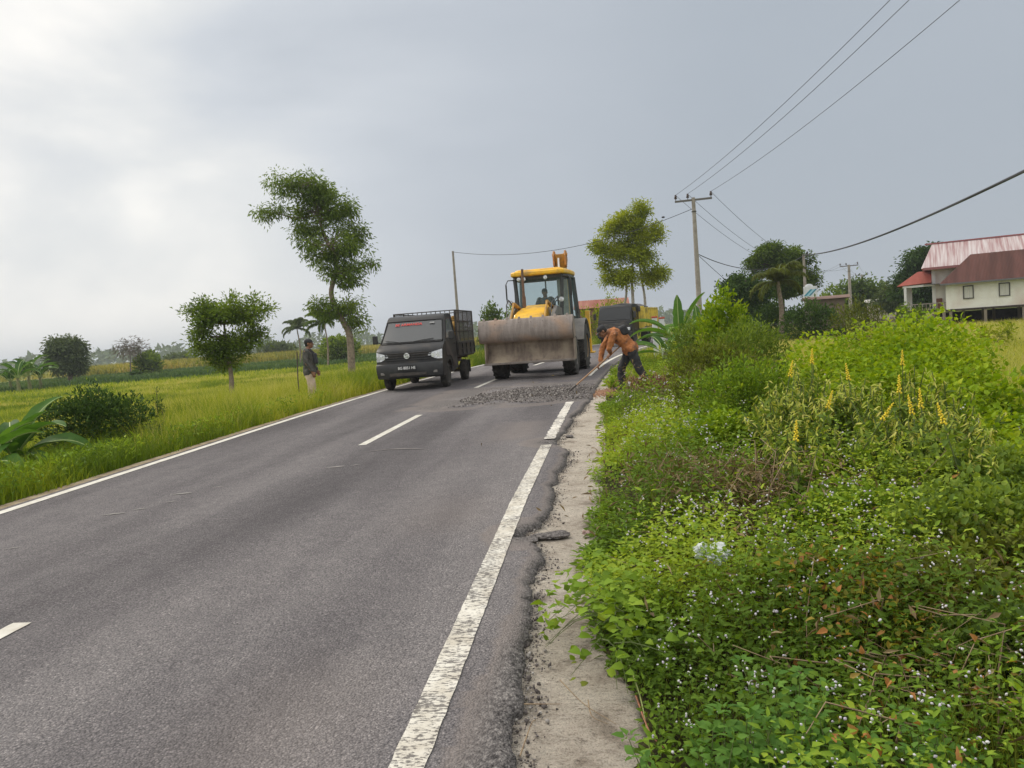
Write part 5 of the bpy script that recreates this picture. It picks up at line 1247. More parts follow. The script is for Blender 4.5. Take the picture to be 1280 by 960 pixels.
# left side plants and trees
tree('roadside_tree', 'tall leaning tree with a bent pale trunk behind the standing man', [(440, 466), (437, 420), (429, 402), (414, 368), (420, 334), (404, 290), (392, 255)], 40,
     [(370, 234, 33, 17), (343, 266, 20, 10), (400, 266, 36, 30), (436, 262, 13, 16), (411, 308, 34, 30), (446, 300, 12, 22), (428, 342, 26, 22), (463, 331, 9, 9), (385, 292, 18, 18), (413, 384, 22, 13), (440, 388, 17, 15), (449, 406, 13, 11), (398, 388, 10, 8), (395, 240, 20, 14)],
     .19, .05, G_MID, twigs=1800, lpt=11, trunk_r=.22, droop=.6, upb=-.35, tintc=.5)
tree('roadside_tree', 'small round bushy tree between the dark shrub and the standing man', [(290, 502), (289, 470), (284, 440), (280, 405)], 27,
     [(268, 400, 24, 17), (306, 394, 20, 14), (250, 417, 13, 12), (300, 430, 24, 16), (266, 437, 22, 13), (284, 456, 19, 8), (331, 386, 9, 6), (240, 388, 8, 6), (289, 377, 9, 6), (323, 417, 11, 8), (256, 380, 6, 5), (318, 376, 5, 5)],
     .135, .05, G_MID, twigs=950, lpt=12, trunk_r=.12, droop=.3, upb=.25, tintc=.55, bark=BARK)
tree('far_tree', 'bushy tree with a flat top on the far left beside the banana clump', [(88, 472), (88, 450), (84, 430)], 95, [(78, 430, 12, 7), (88, 440, 13, 12), (74, 447, 9, 12), (85, 455, 18, 12), (98, 455, 8, 9), (66, 440, 5, 4)], .34, .15, G_FAR, twigs=1100, lpt=12, trunk_r=.3, tintc=.35)
tree('bare_tree', 'leafless grey tree on the far field', [(163, 476), (163, 452), (162, 440)], 100, [(155, 437, 8, 6), (163, 434, 9, 6), (171, 438, 8, 6)], .5, .05, leafmat('bare_twig', [(.24, .20, .17), (.32, .27, .23)], trans=0), twigs=110, lpt=6, trunk_r=.12, bark=mat('grey_bark', (.2, .17, .15), .9))
bushd('far_shrub', 'round pale green bush right of the leafless tree', 'shrub', 184, 441, 100, 26, 20, 1500, .5, .25, G_MID, stem_r=.05)
bushd('far_shrub', 'dark bush at the foot of the leafless tree', 'shrub', 169, 466, 92, 12, 10, 500, .4, .2, G_DARK, stem_r=.05)
bushd('far_shrub', 'wide green bush on the horizon left of the coconut palm', 'shrub', 346, 429, 150, 36, 12, 1500, .8, .35, G_FAR, stem_r=.05)
bushd('far_shrub', 'round green bush at the base of the leaning tree', 'shrub', 424, 420, 90, 38, 22, 2200, .45, .25, G_MID, stem_r=.05, tintc=.65)
bushd('far_shrub', 'dark green bush between the truck cage and the loader bucket', 'shrub', 613, 376, 62, 27, 22, 1800, .28, .14, G_MID, stem_r=.04, tintc=.3)
bushd('far_shrub', 'low green bush behind the left end of the loader bucket', 'shrub', 640, 381, 66, 20, 18, 1000, .28, .14, G_MID, stem_r=.04)
bushd('far_shrub', 'long low bush on the horizon right of the far pale bush', 'shrub', 222, 443, 170, 30, 8, 900, .9, .4, G_FAR, stem_r=.05)
palm('coconut palm with drooping fronds left of the standing man', 371, 410, 85, 13, 1.9, trunk_r=.08, m_=G_FAR)
palm('coconut palm half hidden by the leaning tree', 405, 403, 75, 14, 2.3, trunk_r=.08, m_=G_MID)
b_ = at(33, 476, 78)
bananas = [(22, 448, 1.0), (36, 446, 1.1), (50, 450, .9), (12, 455, .8)]
for i, (px, py, f_) in enumerate(bananas):
    p = at(px, 474, 76+i*1.5); gz = float(ground_z(p.x, p.y))
    banana(('second banana plant from the left in the distant clump', 'third banana plant from the left in the distant clump', 'rightmost banana plant in the distant clump', 'leftmost banana plant in the distant clump')[i], (p.x, p.y, gz), [(a+rng.uniform(-20, 20), rng.uniform(35, 80), .9, rng.uniform(.8, 1.1)) for a in range(0, 360, 36)], 2.3*f_, .55, 1.2*f_, group='distant banana clump', stem_r=.14, tint0=.15)
# near left: banana and dark shrub at the verge
p = at(12, 535, 13.0); banana('young banana plant with broad folded leaves at the left picture edge', (p.x, p.y, float(ground_z(p.x, p.y))), [(100, 48, .75, 1.05), (70, 30, .9, 1.0), (120, 18, .6, .95), (20, 62, .5, 1.05), (-40, 50, .6, .9), (150, 40, .9, .9), (85, 66, .5, .8)], 1.15, .34, .30, stem_r=.05, tint0=.28)
p = at(-30, 552, 12.6); banana('second young banana plant just left of the first', (p.x, p.y, float(ground_z(p.x, p.y))), [(80, 50, .7, 1.0), (110, 25, .8, 1.0), (40, 60, .6, .9), (160, 40, .8, .9), (0, 50, .7, .9)], 1.1, .32, .25, stem_r=.05, tint0=.28)
bushd('dark_shrub', 'dark glossy shrub behind the young banana leaves in the left verge', 'shrub', 116, 487, 14, 100, 70, 6000, .075, .032, G_DARK, nb=5, stem_m=BARKD, tintc=.45)
bushd('verge_shrub', 'thin upright weed with pale leaves behind the dark shrub', 'shrub', 116, 468, 22, 30, 30, 500, .09, .04, G_MID, nb=2, shell=.9)
bushd('verge_shrub', 'small dark weed standing in the meadow left of the round tree', 'shrub', 197, 492, 17, 14, 24, 260, .06, .025, G_DARK, nb=1, shell=.9, stem_m=BARKD)

# ------------------------------------------------------------------ right bank
# foreground ground cover: leafy flowering weeds
def clear(x, y):      # trampled places: round the worker's feet and the dug root clump
    return (np.hypot(x-.95, y-14.7) > .5) & (~((np.hypot((x-.40)/.75, (y-14.3)/1.9) < 1)) | (rng.random(len(x)) < .10))
def cover():
    fa = FA(); st = []; fl = []
    x, y, d = polar(26500, -9, 50, 1.45, 21, 1.15); u = U_of(x, y); ce = cedge(y)
    k = clear(x, y) & (u > ce-.05+.16*(vn(y, y*0, .35, 4)-.45)+.09*(y < 3.0)) & (u < np.interp(y, [0, 5, 8, 11, 21], [7, 4.6, 3.4, 3.0, 3.2])+.8*vn(x, y, 1.1, 17)) & (rng.random(len(x)) < .35+.9*vn(x, y, .5, 9)); x, y, d, u, ce = x[k], y[k], d[k], u[k], ce[k]; n = len(x)
    z0 = ground_z(x, y); hgt = (.08+.27*sm(0, .5, u-ce))*rng.uniform(.6, 1.35, n)*(.3+1.4*vn(x, y, .55, 3))+.10*sm(1.2, 2.6, u)
    nl = 15; X_ = np.repeat(x, nl); Y_ = np.repeat(y, nl); Zb = np.repeat(z0, nl); Hh = np.repeat(hgt, nl); Dd = np.repeat(d, nl)
    t = np.tile(np.linspace(.15, 1.0, nl), n)+rng.normal(0, .03, n*nl); az = np.tile(np.arange(nl)*2.4, n)+np.repeat(rng.uniform(0, 6.3, n), nl)
    la = np.repeat(rng.uniform(0, 6.3, n), nl); ln = np.repeat(rng.uniform(.0, .45, n), nl)*Hh
    P = np.stack([X_+np.cos(la)*ln*t*t, Y_+np.sin(la)*ln*t*t, Zb+Hh*t], 1)
    big = np.repeat(vn(x, y, .7, 14) > .56, nl); sp = rng.integers(0, 4, n); sp = np.where(rng.random(n) < .6, (vn(x, y, .55, 23)*4).astype(int) % 4, sp); wr = np.repeat(np.array([.62, .34, .85, .5])[sp], nl); lr = np.repeat(np.array([1, 1.35, .7, 1.1])[sp], nl)
    Ls = (.0215+.0027*Dd)*rng.uniform(.6, 1.25, len(P))*np.where(big, 1.35, 1.0)*lr*(1.1-.35*t)
    Dv = np.stack([np.cos(az), np.sin(az), .55*t+rng.normal(0, .2, len(P))], 1); P = P+nrm(Dv)*(.012+.3*Ls)[:, None]
    tt = np.clip(tint_of(X_, Y_, 1.1, 1, .85, .17)+.12*(t-.5)+np.where(X_ > 1.5, -.09, .02)+.16*sm(5, 8, Dd)*(X_ < 1.6), 0, 1)
    nr_ = Dd < 7.5
    fa.leaves(P[nr_], Dv[nr_], Ls[nr_], Ls[nr_]*wr[nr_], tt[nr_], near=True, droop=.22)
    fa.leaves(P[~nr_], Dv[~nr_], Ls[~nr_], Ls[~nr_]*wr[~nr_], tt[~nr_])
    tag(fa.build('ground_cover_weeds', G_WEED), 'low leafy flowering weeds covering the right verge', 'weeds', kind='stuff')
    # stems
    P0 = np.stack([x, y, z0], 1); la = la[::nl]; ln = ln[::nl]; hd_ = np.arctan2(np.sin(la), np.cos(la))
    V_, T_, k_ = blades(P0, hgt, .0035+.0005*d, np.clip(ln/hgt, 0, .5), 2, az=hd_); tag(npmesh('weed_stems', V_, T_, G_OLIVE, np.repeat(rng.random(n), k_)), 'thin stems of the verge weeds', 'weeds', kind='stuff')
    # white-lilac flower heads
    w_ = (vn(x, y, .8, 21)*1.15+.28*(u < 1.5)+.25*(d < 2.6) > .70) & (d < 13) & (u > .05); q = np.where(w_)[0]; q = q[rng.random(len(q)) < np.where(x[q] > 1.6, .13, .3)]
    c = np.stack([x[q]+np.cos(la[q])*ln[q], y[q]+np.sin(la[q])*ln[q], z0[q]+hgt[q]+.02], 1); c = np.repeat(c, 3, 0)+rng.normal(0, .012, (len(q)*3, 3)); 
    FL = leafmat('lilac_flower', [(.50, .46, .56), (.62, .60, .68), (.72, .72, .74)], trans=.2)
    c_o = stones('verge_flowers', c, np.repeat(.0034+.0006*d[q], 3)*rng.uniform(.7, 1.3, len(c)), 'tiny pale lilac flower heads above the verge weeds', 'flowers', FL)
    # grass threaded through
    x, y, d = polar(130000, -8, 40, 1.5, 60, 1.1); u = U_of(x, y); ce = cedge(y); k = clear(x, y) & (u > ce-.02) & (u < 40) & ((vn(x, y, 1.1, 31) > .42) | (d > 8)); x, y, d, u = x[k], y[k], d[k], u[k]
    h = rng.uniform(.10, .34, len(x))*(1+.6*sm(8, 13, d)*(1-sm(2.0, 3.5, u)))*(.55+.45*sm(0, .5, u)); t = tint_of(x, y, 2, 7, .45, .15)-.08
    pad_ = sm(2.6, 4.2, u)*sm(6.5, 9, y); t = t*(1-pad_)+pad_*np.clip(rng.normal(.86, .14, len(x))-.35*(vn(x, y, 3.5, 2)-.4), 0, 1); h = h*(1+.35*pad_)
    tag(grass('verge_grass', x, y, h, .0028+.0006*d, rng.uniform(.2, 1.1, len(x)), t, G_GRASS, segs=2), 'fine grass growing through the right verge and paddock', 'grass', kind='stuff')
cover()
def yellowing():
    fa = FA(); fb = FA(); n = 5200; c = [(at(1180, 735, 3.6), .30, n//2), (at(1245, 690, 4.1), .34, n//2)]
    for p_, sp, k in c:
        x, y = p_.x+rng.normal(0, sp, k), p_.y+rng.normal(0, sp, k); z = ground_z(x, y)+rng.uniform(.12, .46, k)*(.5+vn(x, y, .4, 8)); q = rng.random(k) < .86
        fa.leaves(np.stack([x, y, z], 1)[q], rand_dirs(int(q.sum()), .3), rng.uniform(.02, .04, int(q.sum())), rng.uniform(.012, .024, int(q.sum())), rng.random(int(q.sum())), near=True)
        q = ~q; m_ = int(q.sum()); fb.leaves(np.stack([x, y, z], 1)[q], rand_dirs(m_, .2), rng.uniform(.022, .05, m_), rng.uniform(.012, .028, m_), rng.random(m_), near=True)
    tag(fa.build('yellowing_weeds', G_OCH), 'yellowing ochre leaves among the lower right weeds', 'weeds', kind='stuff')
    tag(fb.build('rusty_leaves', G_RED), 'rusty brown leaves in the yellowing patch of weeds', 'withered leaves', kind='stuff')
G_OCH = leafmat('ochre_leaf', [(.13, .13, .02), (.22, .21, .025), (.30, .27, .03), (.30, .22, .05)])
yellowing()
def dead():
    # dead stems and dry litter in the bank
    paths = []; rad = []
    for (px, py, d, n, sp, hh) in ((930, 600, 5.4, 90, .42, .45), (1190, 740, 3.6, 60, .45, .35), (1240, 830, 3.0, 40, .35, .3), (1120, 770, 3.2, 35, .3, .25), (860, 470, 12, 40, .6, .6), (1230, 470, 12, 50, 1.5, .6)):
        c = at(px, py, d); gz = float(ground_z(c.x, c.y))
        for i in range(n):
            a = Vector((max(.15, c.x+rng.normal(0, sp)), c.y+rng.normal(0, sp), gz+.05)); e_ = a+Vector((max(-.1, rng.normal(0, .25)) if a.x < .6 else rng.normal(0, .25), rng.normal(0, .25), rng.uniform(.1, hh*1.3))); m1 = a.lerp(e_, .5)+Vector((rng.normal(0, .08), rng.normal(0, .08), .08)); m2 = e_+Vector((rng.normal(0, .12), rng.normal(0, .12), rng.normal(-.03, .06)))
            paths.append([a, m1, e_, m2]); rad.append(rng.uniform(.0015, .0045)*(1+d*.06))
    tag(tubes_mesh('dead_stems', paths, rad, DRYSTEM, n=4), 'tangle of dead brown stems among the bank weeds', 'dead stems', kind='stuff')
    fa = FA()
    for (px, py, d, n, sp, hh, m0) in ((930, 595, 5.4, 2600, .38, .5, 0), (905, 480, 11, 500, .9, .8, 0), (1190, 730, 3.6, 420, .5, .45, 0), (1240, 460, 11, 1500, 1.6, .5, 0), (840, 520, 8, 300, .5, .25, 0)):
        c = at(px, py, d); x, y = c.x+rng.normal(0, sp, n), c.y+rng.normal(0, sp, n); z = ground_z(x, y)+rng.random(n)*hh
        fa.leaves(np.stack([x, y, z], 1), rand_dirs(n, .1), rng.uniform(.04, .10, n), rng.uniform(.008, .02, n), rng.random(n))
    tag(fa.build('dry_litter', G_DRY), 'dry brown leaves caught in the bank weeds', 'dry leaves', kind='stuff')
    fa = FA(); x, y, d = polar(300, 14, 31, 1.9, 5.2, 1); k = (vn(x, y, .6, 44) > .5); x, y = x[k], y[k]; n = len(x); z = ground_z(x, y)+rng.uniform(.2, .42, n)
    fa.leaves(np.stack([x, y, z], 1), rand_dirs(n, .2), rng.uniform(.018, .045, n), rng.uniform(.012, .026, n), rng.random(n), near=True)
    tag(fa.build('withered_leaves', G_RED), 'orange brown withered leaves scattered through the nearest weeds', 'withered leaves', kind='stuff')
dead()
# shrub masses of the bank
def mass(name, label, cat, px, py, d, wpx, n, L_, W_, m_, **k): return bushd(name, label, cat, px, py, d, wpx, 0, n, L_, W_, m_, **k)
mass('bank_shrub', 'tall bright green leafy shrub rising above the bank beside the banana plant', 'shrub', 903, 364, 15.5, 52, 3000, .10, .055, G_BRIGHT, nb=3, tintc=.5, near=False)
mass('bank_shrub', 'feathery green shrub just right of the bending worker', 'shrub', 872, 396, 16.5, 70, 4200, .085, .026, G_MID, nb=4, tintc=.6)
mass('bank_shrub', 'olive green shrub in front of the tall bright shrub', 'shrub', 893, 424, 12.5, 90, 4200, .08, .026, G_OLIVE, nb=4)
mass('bank_shrub', 'wide soft green shrub left of the paddock grass', 'shrub', 938, 398, 14.5, 80, 4200, .085, .028, G_MID, nb=4, tintc=.65)
mass('bank_shrub', 'yellow green shrub above the dead brown stems', 'shrub', 930, 448, 9.5, 120, 5200, .06, .028, G_WEED, nb=5, tintc=.45)
mass('bank_shrub', 'low mixed shrub with reddish patches behind the root clump', 'shrub', 873, 462, 11, 60, 2200, .06, .024, G_OLIVE, nb=3)
mass('bank_shrub', 'low bright green leafy bush in the middle of the bank', 'shrub', 900, 512, 7.6, 90, 2300, .055, .036, G_BRIGHT, nb=3, tintc=.4, near=True)
mass('bank_shrub', 'dark green undergrowth left of the rattlepod stems', 'shrub', 985, 500, 7.6, 110, 3600, .05, .028, G_MID, nb=4, tintc=.5, near=True)
c = at(1120, 470, 9.2); gz = float(ground_z(c.x, c.y)); rt = cr0
def vb(px, py_top, d, rx, ry, drop=.8):
    t_ = at(px, py_top, d); rz_ = drop; return (t_.x-c.x, t_.y-c.y, t_.z-rz_-gz, rx, ry, rz_)
bush('vine_covered_bush', 'broad mound of bright green vine leaves in front of the white house', 'shrub', (c.x, c.y, gz),
     [vb(1150, 394, 9.6, .72, .8, .85), vb(1090, 411, 9.8, .75, .8, .7), vb(1030, 428, 10.2, .7, .8, .6), vb(1185, 410, 9.0, .45, .7, .7), vb(1196, 452, 8.2, .45, .6, .65), vb(1222, 500, 7.3, .42, .6, .6), vb(1120, 440, 8.6, .8, .7, .65), vb(1252, 540, 6.5, .4, .6, .5), vb(1290, 570, 5.9, .4, .5, .45), vb(1165, 480, 7.8, .5, .6, .5)],
     25000, .052, .040, G_BRIGHT, stems=30, near=True, shell=.4, tintc=.6, lump=.3, upb=.3, droop=.4, tjit=.17)
mass('bank_shrub', 'green leafy spray reaching in from the right edge below the house', 'shrub', 1290, 430, 8, 70, 900, .07, .05, G_BRIGHT, nb=2, near=True, shell=.9)
mass('bank_shrub', 'dense green thicket under the vine mound at the right edge', 'shrub', 1230, 600, 4.6, 170, 4600, .042, .028, G_MID, nb=5, near=True, tintc=.65)
mass('bank_shrub', 'thicket of small rounded leaves at the centre of the bank', 'shrub', 1080, 605, 4.9, 190, 5600, .036, .026, G_WEED, nb=5, near=True, tintc=.4)
mass('bank_shrub', 'yellowing thicket with withered leaves at the lower right', 'shrub', 1170, 690, 3.7, 190, 4200, .034, .024, G_OLIVE, nb=5, near=True, tintc=.4)
mass('bank_shrub', 'tall green thicket at the right edge below the vine mound', 'shrub', 1205, 552, 5.6, 170, 5200, .042, .026, G_MID, nb=5, near=True, tintc=.7)
mass('bank_shrub', 'leafy shrub with yellowish tips left of the right edge thicket', 'shrub', 1075, 556, 5.7, 130, 3600, .042, .028, G_WEED, nb=4, near=True, tintc=.55)
mass('bank_shrub', 'olive bramble clump at the far right edge, halfway down', 'shrub', 1275, 650, 4.2, 130, 3000, .038, .026, G_OLIVE, nb=3, near=True, tintc=.5)
mass('bank_shrub', 'dark green clump in front of the bramble at the lower right edge', 'shrub', 1255, 745, 3.3, 150, 3000, .032, .022, G_MID, nb=3, near=True, tintc=.4)
mass('bank_shrub', 'dark leafy undergrowth left of the yellowing thicket', 'shrub', 1000, 675, 3.9, 150, 3400, .034, .024, G_MID, nb=4, near=True, tintc=.55)
# rattlepod plants: flowering and podding spikes
RF = mat('rattlepod_flower', (.85, .66, .03), .6, c2=(.75, .55, .03), scale=30); RPOD = leafmat('rattlepod_pod', [(.30, .38, .06), (.42, .46, .09), (.54, .50, .14)], trans=.3)
def rattlepod(px, py, d, flower, label, group):
    top = at(px, py, d); gz = float(ground_z(top.x, top.y)); h = max(.35, top.z-gz); ln = Vector((rng.normal(0, .12), rng.normal(0, .12), 0))
    root = empty('rattlepod_plant', (top.x-ln.x, top.y-ln.y, gz), rng.uniform(0, 6.28)*0, label, 'rattlepod', group)
    fa = FA(); pd = FA(); paths = []; rad = []; spikes = []
    for b in range(5 if flower else 6):
        hh = h*(1 if b == 0 else rng.uniform(.72, .97)); o_ = (ln if b == 0 else Vector((rng.normal(0, .16), rng.normal(0, .16), 0)))
        pts = [Vector((0, 0, 0)), Vector((o_.x*.3, o_.y*.3, hh*.5)), Vector((o_.x, o_.y, hh))]; paths.append(pts); rad.append(.005+.0006*d)
        k = 34; t = rng.uniform(.25, .9, k); P = np.array([tuple(pts[0].lerp(pts[1], a*2) if a < .5 else pts[1].lerp(pts[2], a*2-1)) for a in t])
        D = rand_dirs(k, .35); l_ = rng.uniform(.05, .09, k); fa.leaves(P, D, l_, l_*.42, np.clip(rng.normal(.5, .18, k), 0, 1), near=True)
        tip = pts[2]
        if flower and b == 0: spikes.append((tip, (pts[2]-pts[1]).normalized()))
        else:
            k = 15; a = rng.uniform(.86, 1.05, k); P = np.array([tuple(pts[1].lerp(pts[2], .6+.45*i/k)) for i in range(k)]); D = nrm(np.stack([rng.normal(0, .6, k), rng.normal(0, .6, k), -.45+rng.normal(0, .4, k)], 1)); pd.leaves(P, D, rng.uniform(.045, .07, k), .014, rng.random(k), near=True, droop=.1); pd.build('pod_spike', RPOD, root); pd = FA()
    fa.build('foliage', G_MID, root); tubes_mesh('stem', paths, rad, STEM, root)
    for tip, dv in spikes:
        mb = MB()
        for i in range(22):
            t = i/21; a = i*2.4; rr = .012*(1-t*.75); p = tip+dv*(.13*t-.03)+Vector((math.cos(a)*rr, math.sin(a)*rr, 0)); M = Matrix.Rotation(a, 3, 'Z'); mb.ell(p, (.0085*(1.1-t*.5), .005, .008*(1.1-t*.5)), 6, 4, M)
        mb.build('flower_spike', RF, root, smooth=80)
    return root
for i, (px, py, d) in enumerate([(988, 466, 6.6), (1015, 450, 6.9), (995, 545, 5.2), (1124, 486, 6.2), (1151, 504, 5.8), (1178, 524, 5.3), (1036, 505, 6.0), (1106, 520, 5.6), (1139, 512, 5.9), (1128, 452, 7.2), (1060, 470, 6.6)]):
    rattlepod(px, py, d, True, ('yellow flowering rattlepod, leftmost but one at the upper left of the group', 'yellow flowering rattlepod standing highest at the upper left of the group', 'lowest yellow flowering rattlepod, above the dead brown stems', 'yellow flowering rattlepod between the vine mound and the pod stems', 'yellow flowering rattlepod just right of the middle pair', 'rightmost yellow flowering rattlepod of the group', 'yellow flowering rattlepod in the left middle of the group', 'yellow flowering rattlepod low in the middle of the group', 'yellow flowering rattlepod, left one of the close pair', 'yellow flowering rattlepod against the vine mound, highest on the right', 'yellow flowering rattlepod at the upper centre of the group')[i], 'flowering rattlepod plants')
for i in range(38):
    px = rng.uniform(975, 1225); py = 445+max(0, (px-1120))*.35+rng.uniform(0, 105); rattlepod(px, py, 7.4-(py-445)/60*1.0, False, 'rattlepod plant hung with pale green pods on the bank', 'podding rattlepod plants')
# near corner weeds with larger toothed leaves
G_NET = leafmat('nettle_leaf', [(.05, .12, .022), (.085, .185, .03), (.13, .25, .04), (.18, .31, .05)])
def nearweed(px, py, d, n, label):
    p = at(px, py, d); gz = float(ground_z(p.x, p.y)); root = empty('nettle_weed', (p.x, p.y, gz), 0, label, 'weed', 'large leaved weeds in the near corner'); fa = FA(); paths = []
    for b in range(n):
        o_ = Vector((rng.normal(0, .10), rng.normal(0, .10), 0)); h = rng.uniform(.22, .36); pts = [Vector((o_.x*.4, o_.y*.4, -.02)), Vector((o_.x*.7, o_.y*.7, h*.5)), Vector((o_.x, o_.y, h))]; paths.append(pts)
        for lv in range(5):
            t = .35+.65*lv/4; q = pts[0].lerp(pts[2], t); k = 4 if lv < 4 else 6; a = lv*1.57/2+np.arange(k)*2*np.pi/k+rng.normal(0, .2, k)
            D = np.stack([np.cos(a), np.sin(a), np.full(k, .15+.35*(lv/4))], 1); l_ = np.full(k, .050*(1.15-.5*lv/4))*rng.uniform(.8, 1.15, k); fa.leaves(np.array([tuple(q)]*k)+nrm(D)*.012, D, l_, l_*.62, np.clip(rng.normal(.5, .15, k), 0, 1), near=True, droop=.25, fold=.18)
    fa.build('foliage', G_NET, root); tubes_mesh('stem', paths, [.0035]*len(paths), STEM, root)
NW = iter(('left of the pair nearest the bottom edge', 'in the bottom middle of the weeds', 'at the lower left beside the concrete', 'in the middle of the near weeds', 'second from the right corner', 'third from the right corner', 'right of the middle by the bottom edge', 'in the very bottom right corner', 'highest of the near group'))
for px, py, d in ((905, 890, 2.25), (955, 930, 2.1), (870, 935, 2.1), (1010, 900, 2.3), (1215, 905, 2.35), (1160, 940, 2.2), (1080, 925, 2.2), (1265, 935, 2.2), (985, 830, 2.6)):
    nearweed(px, py+40, d, 7, 'large leaved weed '+next(NW))
def creeper():
    c = at(715, 800, 3.15); c.z = float(roadz(c.y)); root = empty('creeping_vine', (c.x, c.y, c.z), 0, 'creeping vine with broad leaves spilling onto the concrete edge', 'vine')
    fa = FA(); paths = []
    for i in range(20):
        a = R(rng.uniform(100, 330)) if i < 13 else R(rng.uniform(-60, 90)); st_ = Vector((.16+rng.normal(0, .05), .1+rng.normal(0, .14), .10)); ln = rng.uniform(.16, .38); pts = [st_]
        for k in range(5): a += rng.normal(0, .3); pts.append(pts[-1]+Vector((math.cos(a)*ln/5, math.sin(a)*ln/5, .015-.018*k)))
        for q in pts: q.z = max(q.z, .0)
        paths.append(pts)
        for q in pts[1:]:
            for r_ in range(3):
                b = rng.uniform(0, 6.28); D = np.array([[math.cos(b), math.sin(b), .25]]); l_ = rng.uniform(.035, .06); fa.leaves(np.array([[q.x, q.y, q.z+.02+rng.random()*.16]]), D, np.array([l_]), np.array([l_*.85]), np.array([np.clip(rng.normal(.55, .2), 0, 1)]), near=True, droop=.35, fold=.12)
    fa.build('foliage', G_WEED, root); tubes_mesh('stem', paths, [.003]*len(paths), STEM, root)
creeper()
# reddish and dry stems lying at the near edge
def gp(px, py, z): v = ray(px, py); k = (z-H)/v.z; return Vector((0, 0, H))+v*k
for pts, m_, lab in (([(795, 870), (812, 915), (830, 935)], REDSTEM, 'reddish curved stem leaning at the near edge of the weeds'), ([(775, 800), (800, 870), (815, 955)], mat('green_stalk', (.22, .25, .08), .7), 'thick green stalk lying down from the weeds onto the concrete'),
                     ([(700, 850), (730, 880), (770, 905)], DRYSTEM, 'dry forked stem lying across the concrete below the vine'), ([(655, 880), (700, 880)], DRYSTEM, 'straight dry straw lying on the concrete'), ([(650, 945), (664, 905), (670, 900)], DRYSTEM, 'short bent straw at the near asphalt edge'),
                     ([(735, 875), (740, 895), (760, 905)], DRYSTEM, 'small curled twig on the concrete beside the weeds')):
    P = [gp(px, py, float(roadz(2.6))-.02+.02*(i == 1)) for i, (px, py) in enumerate(pts)]; o = tubes_mesh('dry_stalk', [smooth_path(P, 5)], [.0045 if m_ is not DRYSTEM else .0028], m_); tag(o, lab, 'stem', 'stalks lying on the concrete edge')
# crumpled translucent bag and litter
def crumple(name, label, cat, p, r_, m_, sq=.6):
    bm = bmesh.new(); bmesh.ops.create_icosphere(bm, subdivisions=4, radius=1)
    for v in bm.verts:
        q = v.co; k = 1+.9*(float(vn(q.x*1.3+4, q.y*1.3+q.z+4, .45, 3))-.5)+.5*(float(vn(q.z*2+q.x+6, q.y*2+6, .3, 9))-.5); v.co = Vector((q.x*r_*k, q.y*r_*.8*k, q.z*r_*sq*k))
    me = bpy.data.meshes.new(name); bm.to_mesh(me); bm.free(); me.materials.append(m_); o = bpy.data.objects.new(name, me); col.objects.link(o); o.location = p; return tag(o, label, cat)
p = at(888, 692, 3.75); crumple('plastic_bag', 'crumpled clear plastic bag caught on top of the verge weeds', 'plastic bag', p, .075, glassmat('clear_plastic', (.85, .88, .90), .75, .2))
p = gp(733, 668, .03); crumple('paper_litter', 'small crumpled pinkish litter where the weeds meet the concrete', 'litter', p+Vector((0, 0, .01)), .028, mat('pinkish_paper', (.42, .30, .27), .9))
# dug root clump and reddish rubble by the worker
p = at(812, 489, 15.2); gz = float(ground_z(p.x, p.y)); rc = empty('root_clump', (p.x, p.y, gz), 0, 'dug up clump of reddish brown roots lying behind the worker', 'root clump')
ROOT = mat('red_brown_root', (.20, .075, .045), .9, c2=(.10, .04, .03), scale=12, bump=.6); o = crumple('soil', None, None, (0, 0, .12), .24, ROOT, .7); o.parent = rc
paths = []
for i in range(150):
    a = Vector((rng.normal(0, .2), rng.normal(0, .16), rng.uniform(.06, .30))); b = rng.uniform(0, 6.28); l_ = rng.uniform(.10, .30); paths.append([a, a+Vector((math.cos(b)*l_*.5, math.sin(b)*l_*.5, rng.uniform(-.03, .12))), a+Vector((math.cos(b)*l_, math.sin(b)*l_, rng.uniform(-.14, .05)))])
tubes_mesh('roots', paths, [.009]*len(paths), mat('pale_root', (.33, .15, .09), .9, c2=(.16, .06, .04), scale=7), rc, 4)
n = 600; yy = rng.normal(14.9, .35, n); uu = rng.normal(-.22, .16, n); stones('red_rubble', np.stack([uu+shift(yy), yy, roadz(yy)-.03], 1), rng.uniform(.008, .02, n), 'reddish soil crumbs on the concrete edge by the rake', 'soil', leafmat('red_soil', [(.28, .15, .09), (.40, .24, .16)], trans=0, rough=.9))
#SECTION_FAR
# ------------------------------------------------------------------ right background
p = at(848, 402, 24); banana('banana plant with upright leaves below the power pole', (p.x, p.y, float(ground_z(p.x, p.y))), [(5, 86, .15, 1.0), (100, 68, .25, 1.15), (-80, 45, .7, 1.2), (60, 50, .6, 1.0), (-110, 30, .7, 1.2), (200, 40, .9, 1.0), (120, 35, .8, 1.0), (-60, 20, .6, 1.1)], 1.45, .36, .75, stem_r=.10, tint0=.35)
p = at(872, 402, 26); banana('smaller banana plant with one leaf leaning right toward the power pole', (p.x, p.y, float(ground_z(p.x, p.y))), [(80, 66, .1, 1.1), (-80, 40, .8, 1.0), (110, 30, .9, .9), (0, 75, .3, .9), (180, 50, .7, .9)], 1.4, .36, .75, stem_r=.10, tint0=.35)
p = at(830, 414, 22); banana('low banana plant with drooping leaves beside the truck bed', (p.x, p.y, float(ground_z(p.x, p.y))), [(90, 25, .9, 1.0), (-70, 30, .9, 1.1), (-100, 10, .6, 1.0), (40, 45, .7, 1.0), (180, 30, .8, 1.0), (-30, 50, .8, .9)], 1.2, .34, .45, stem_r=.09, tint0=.3)
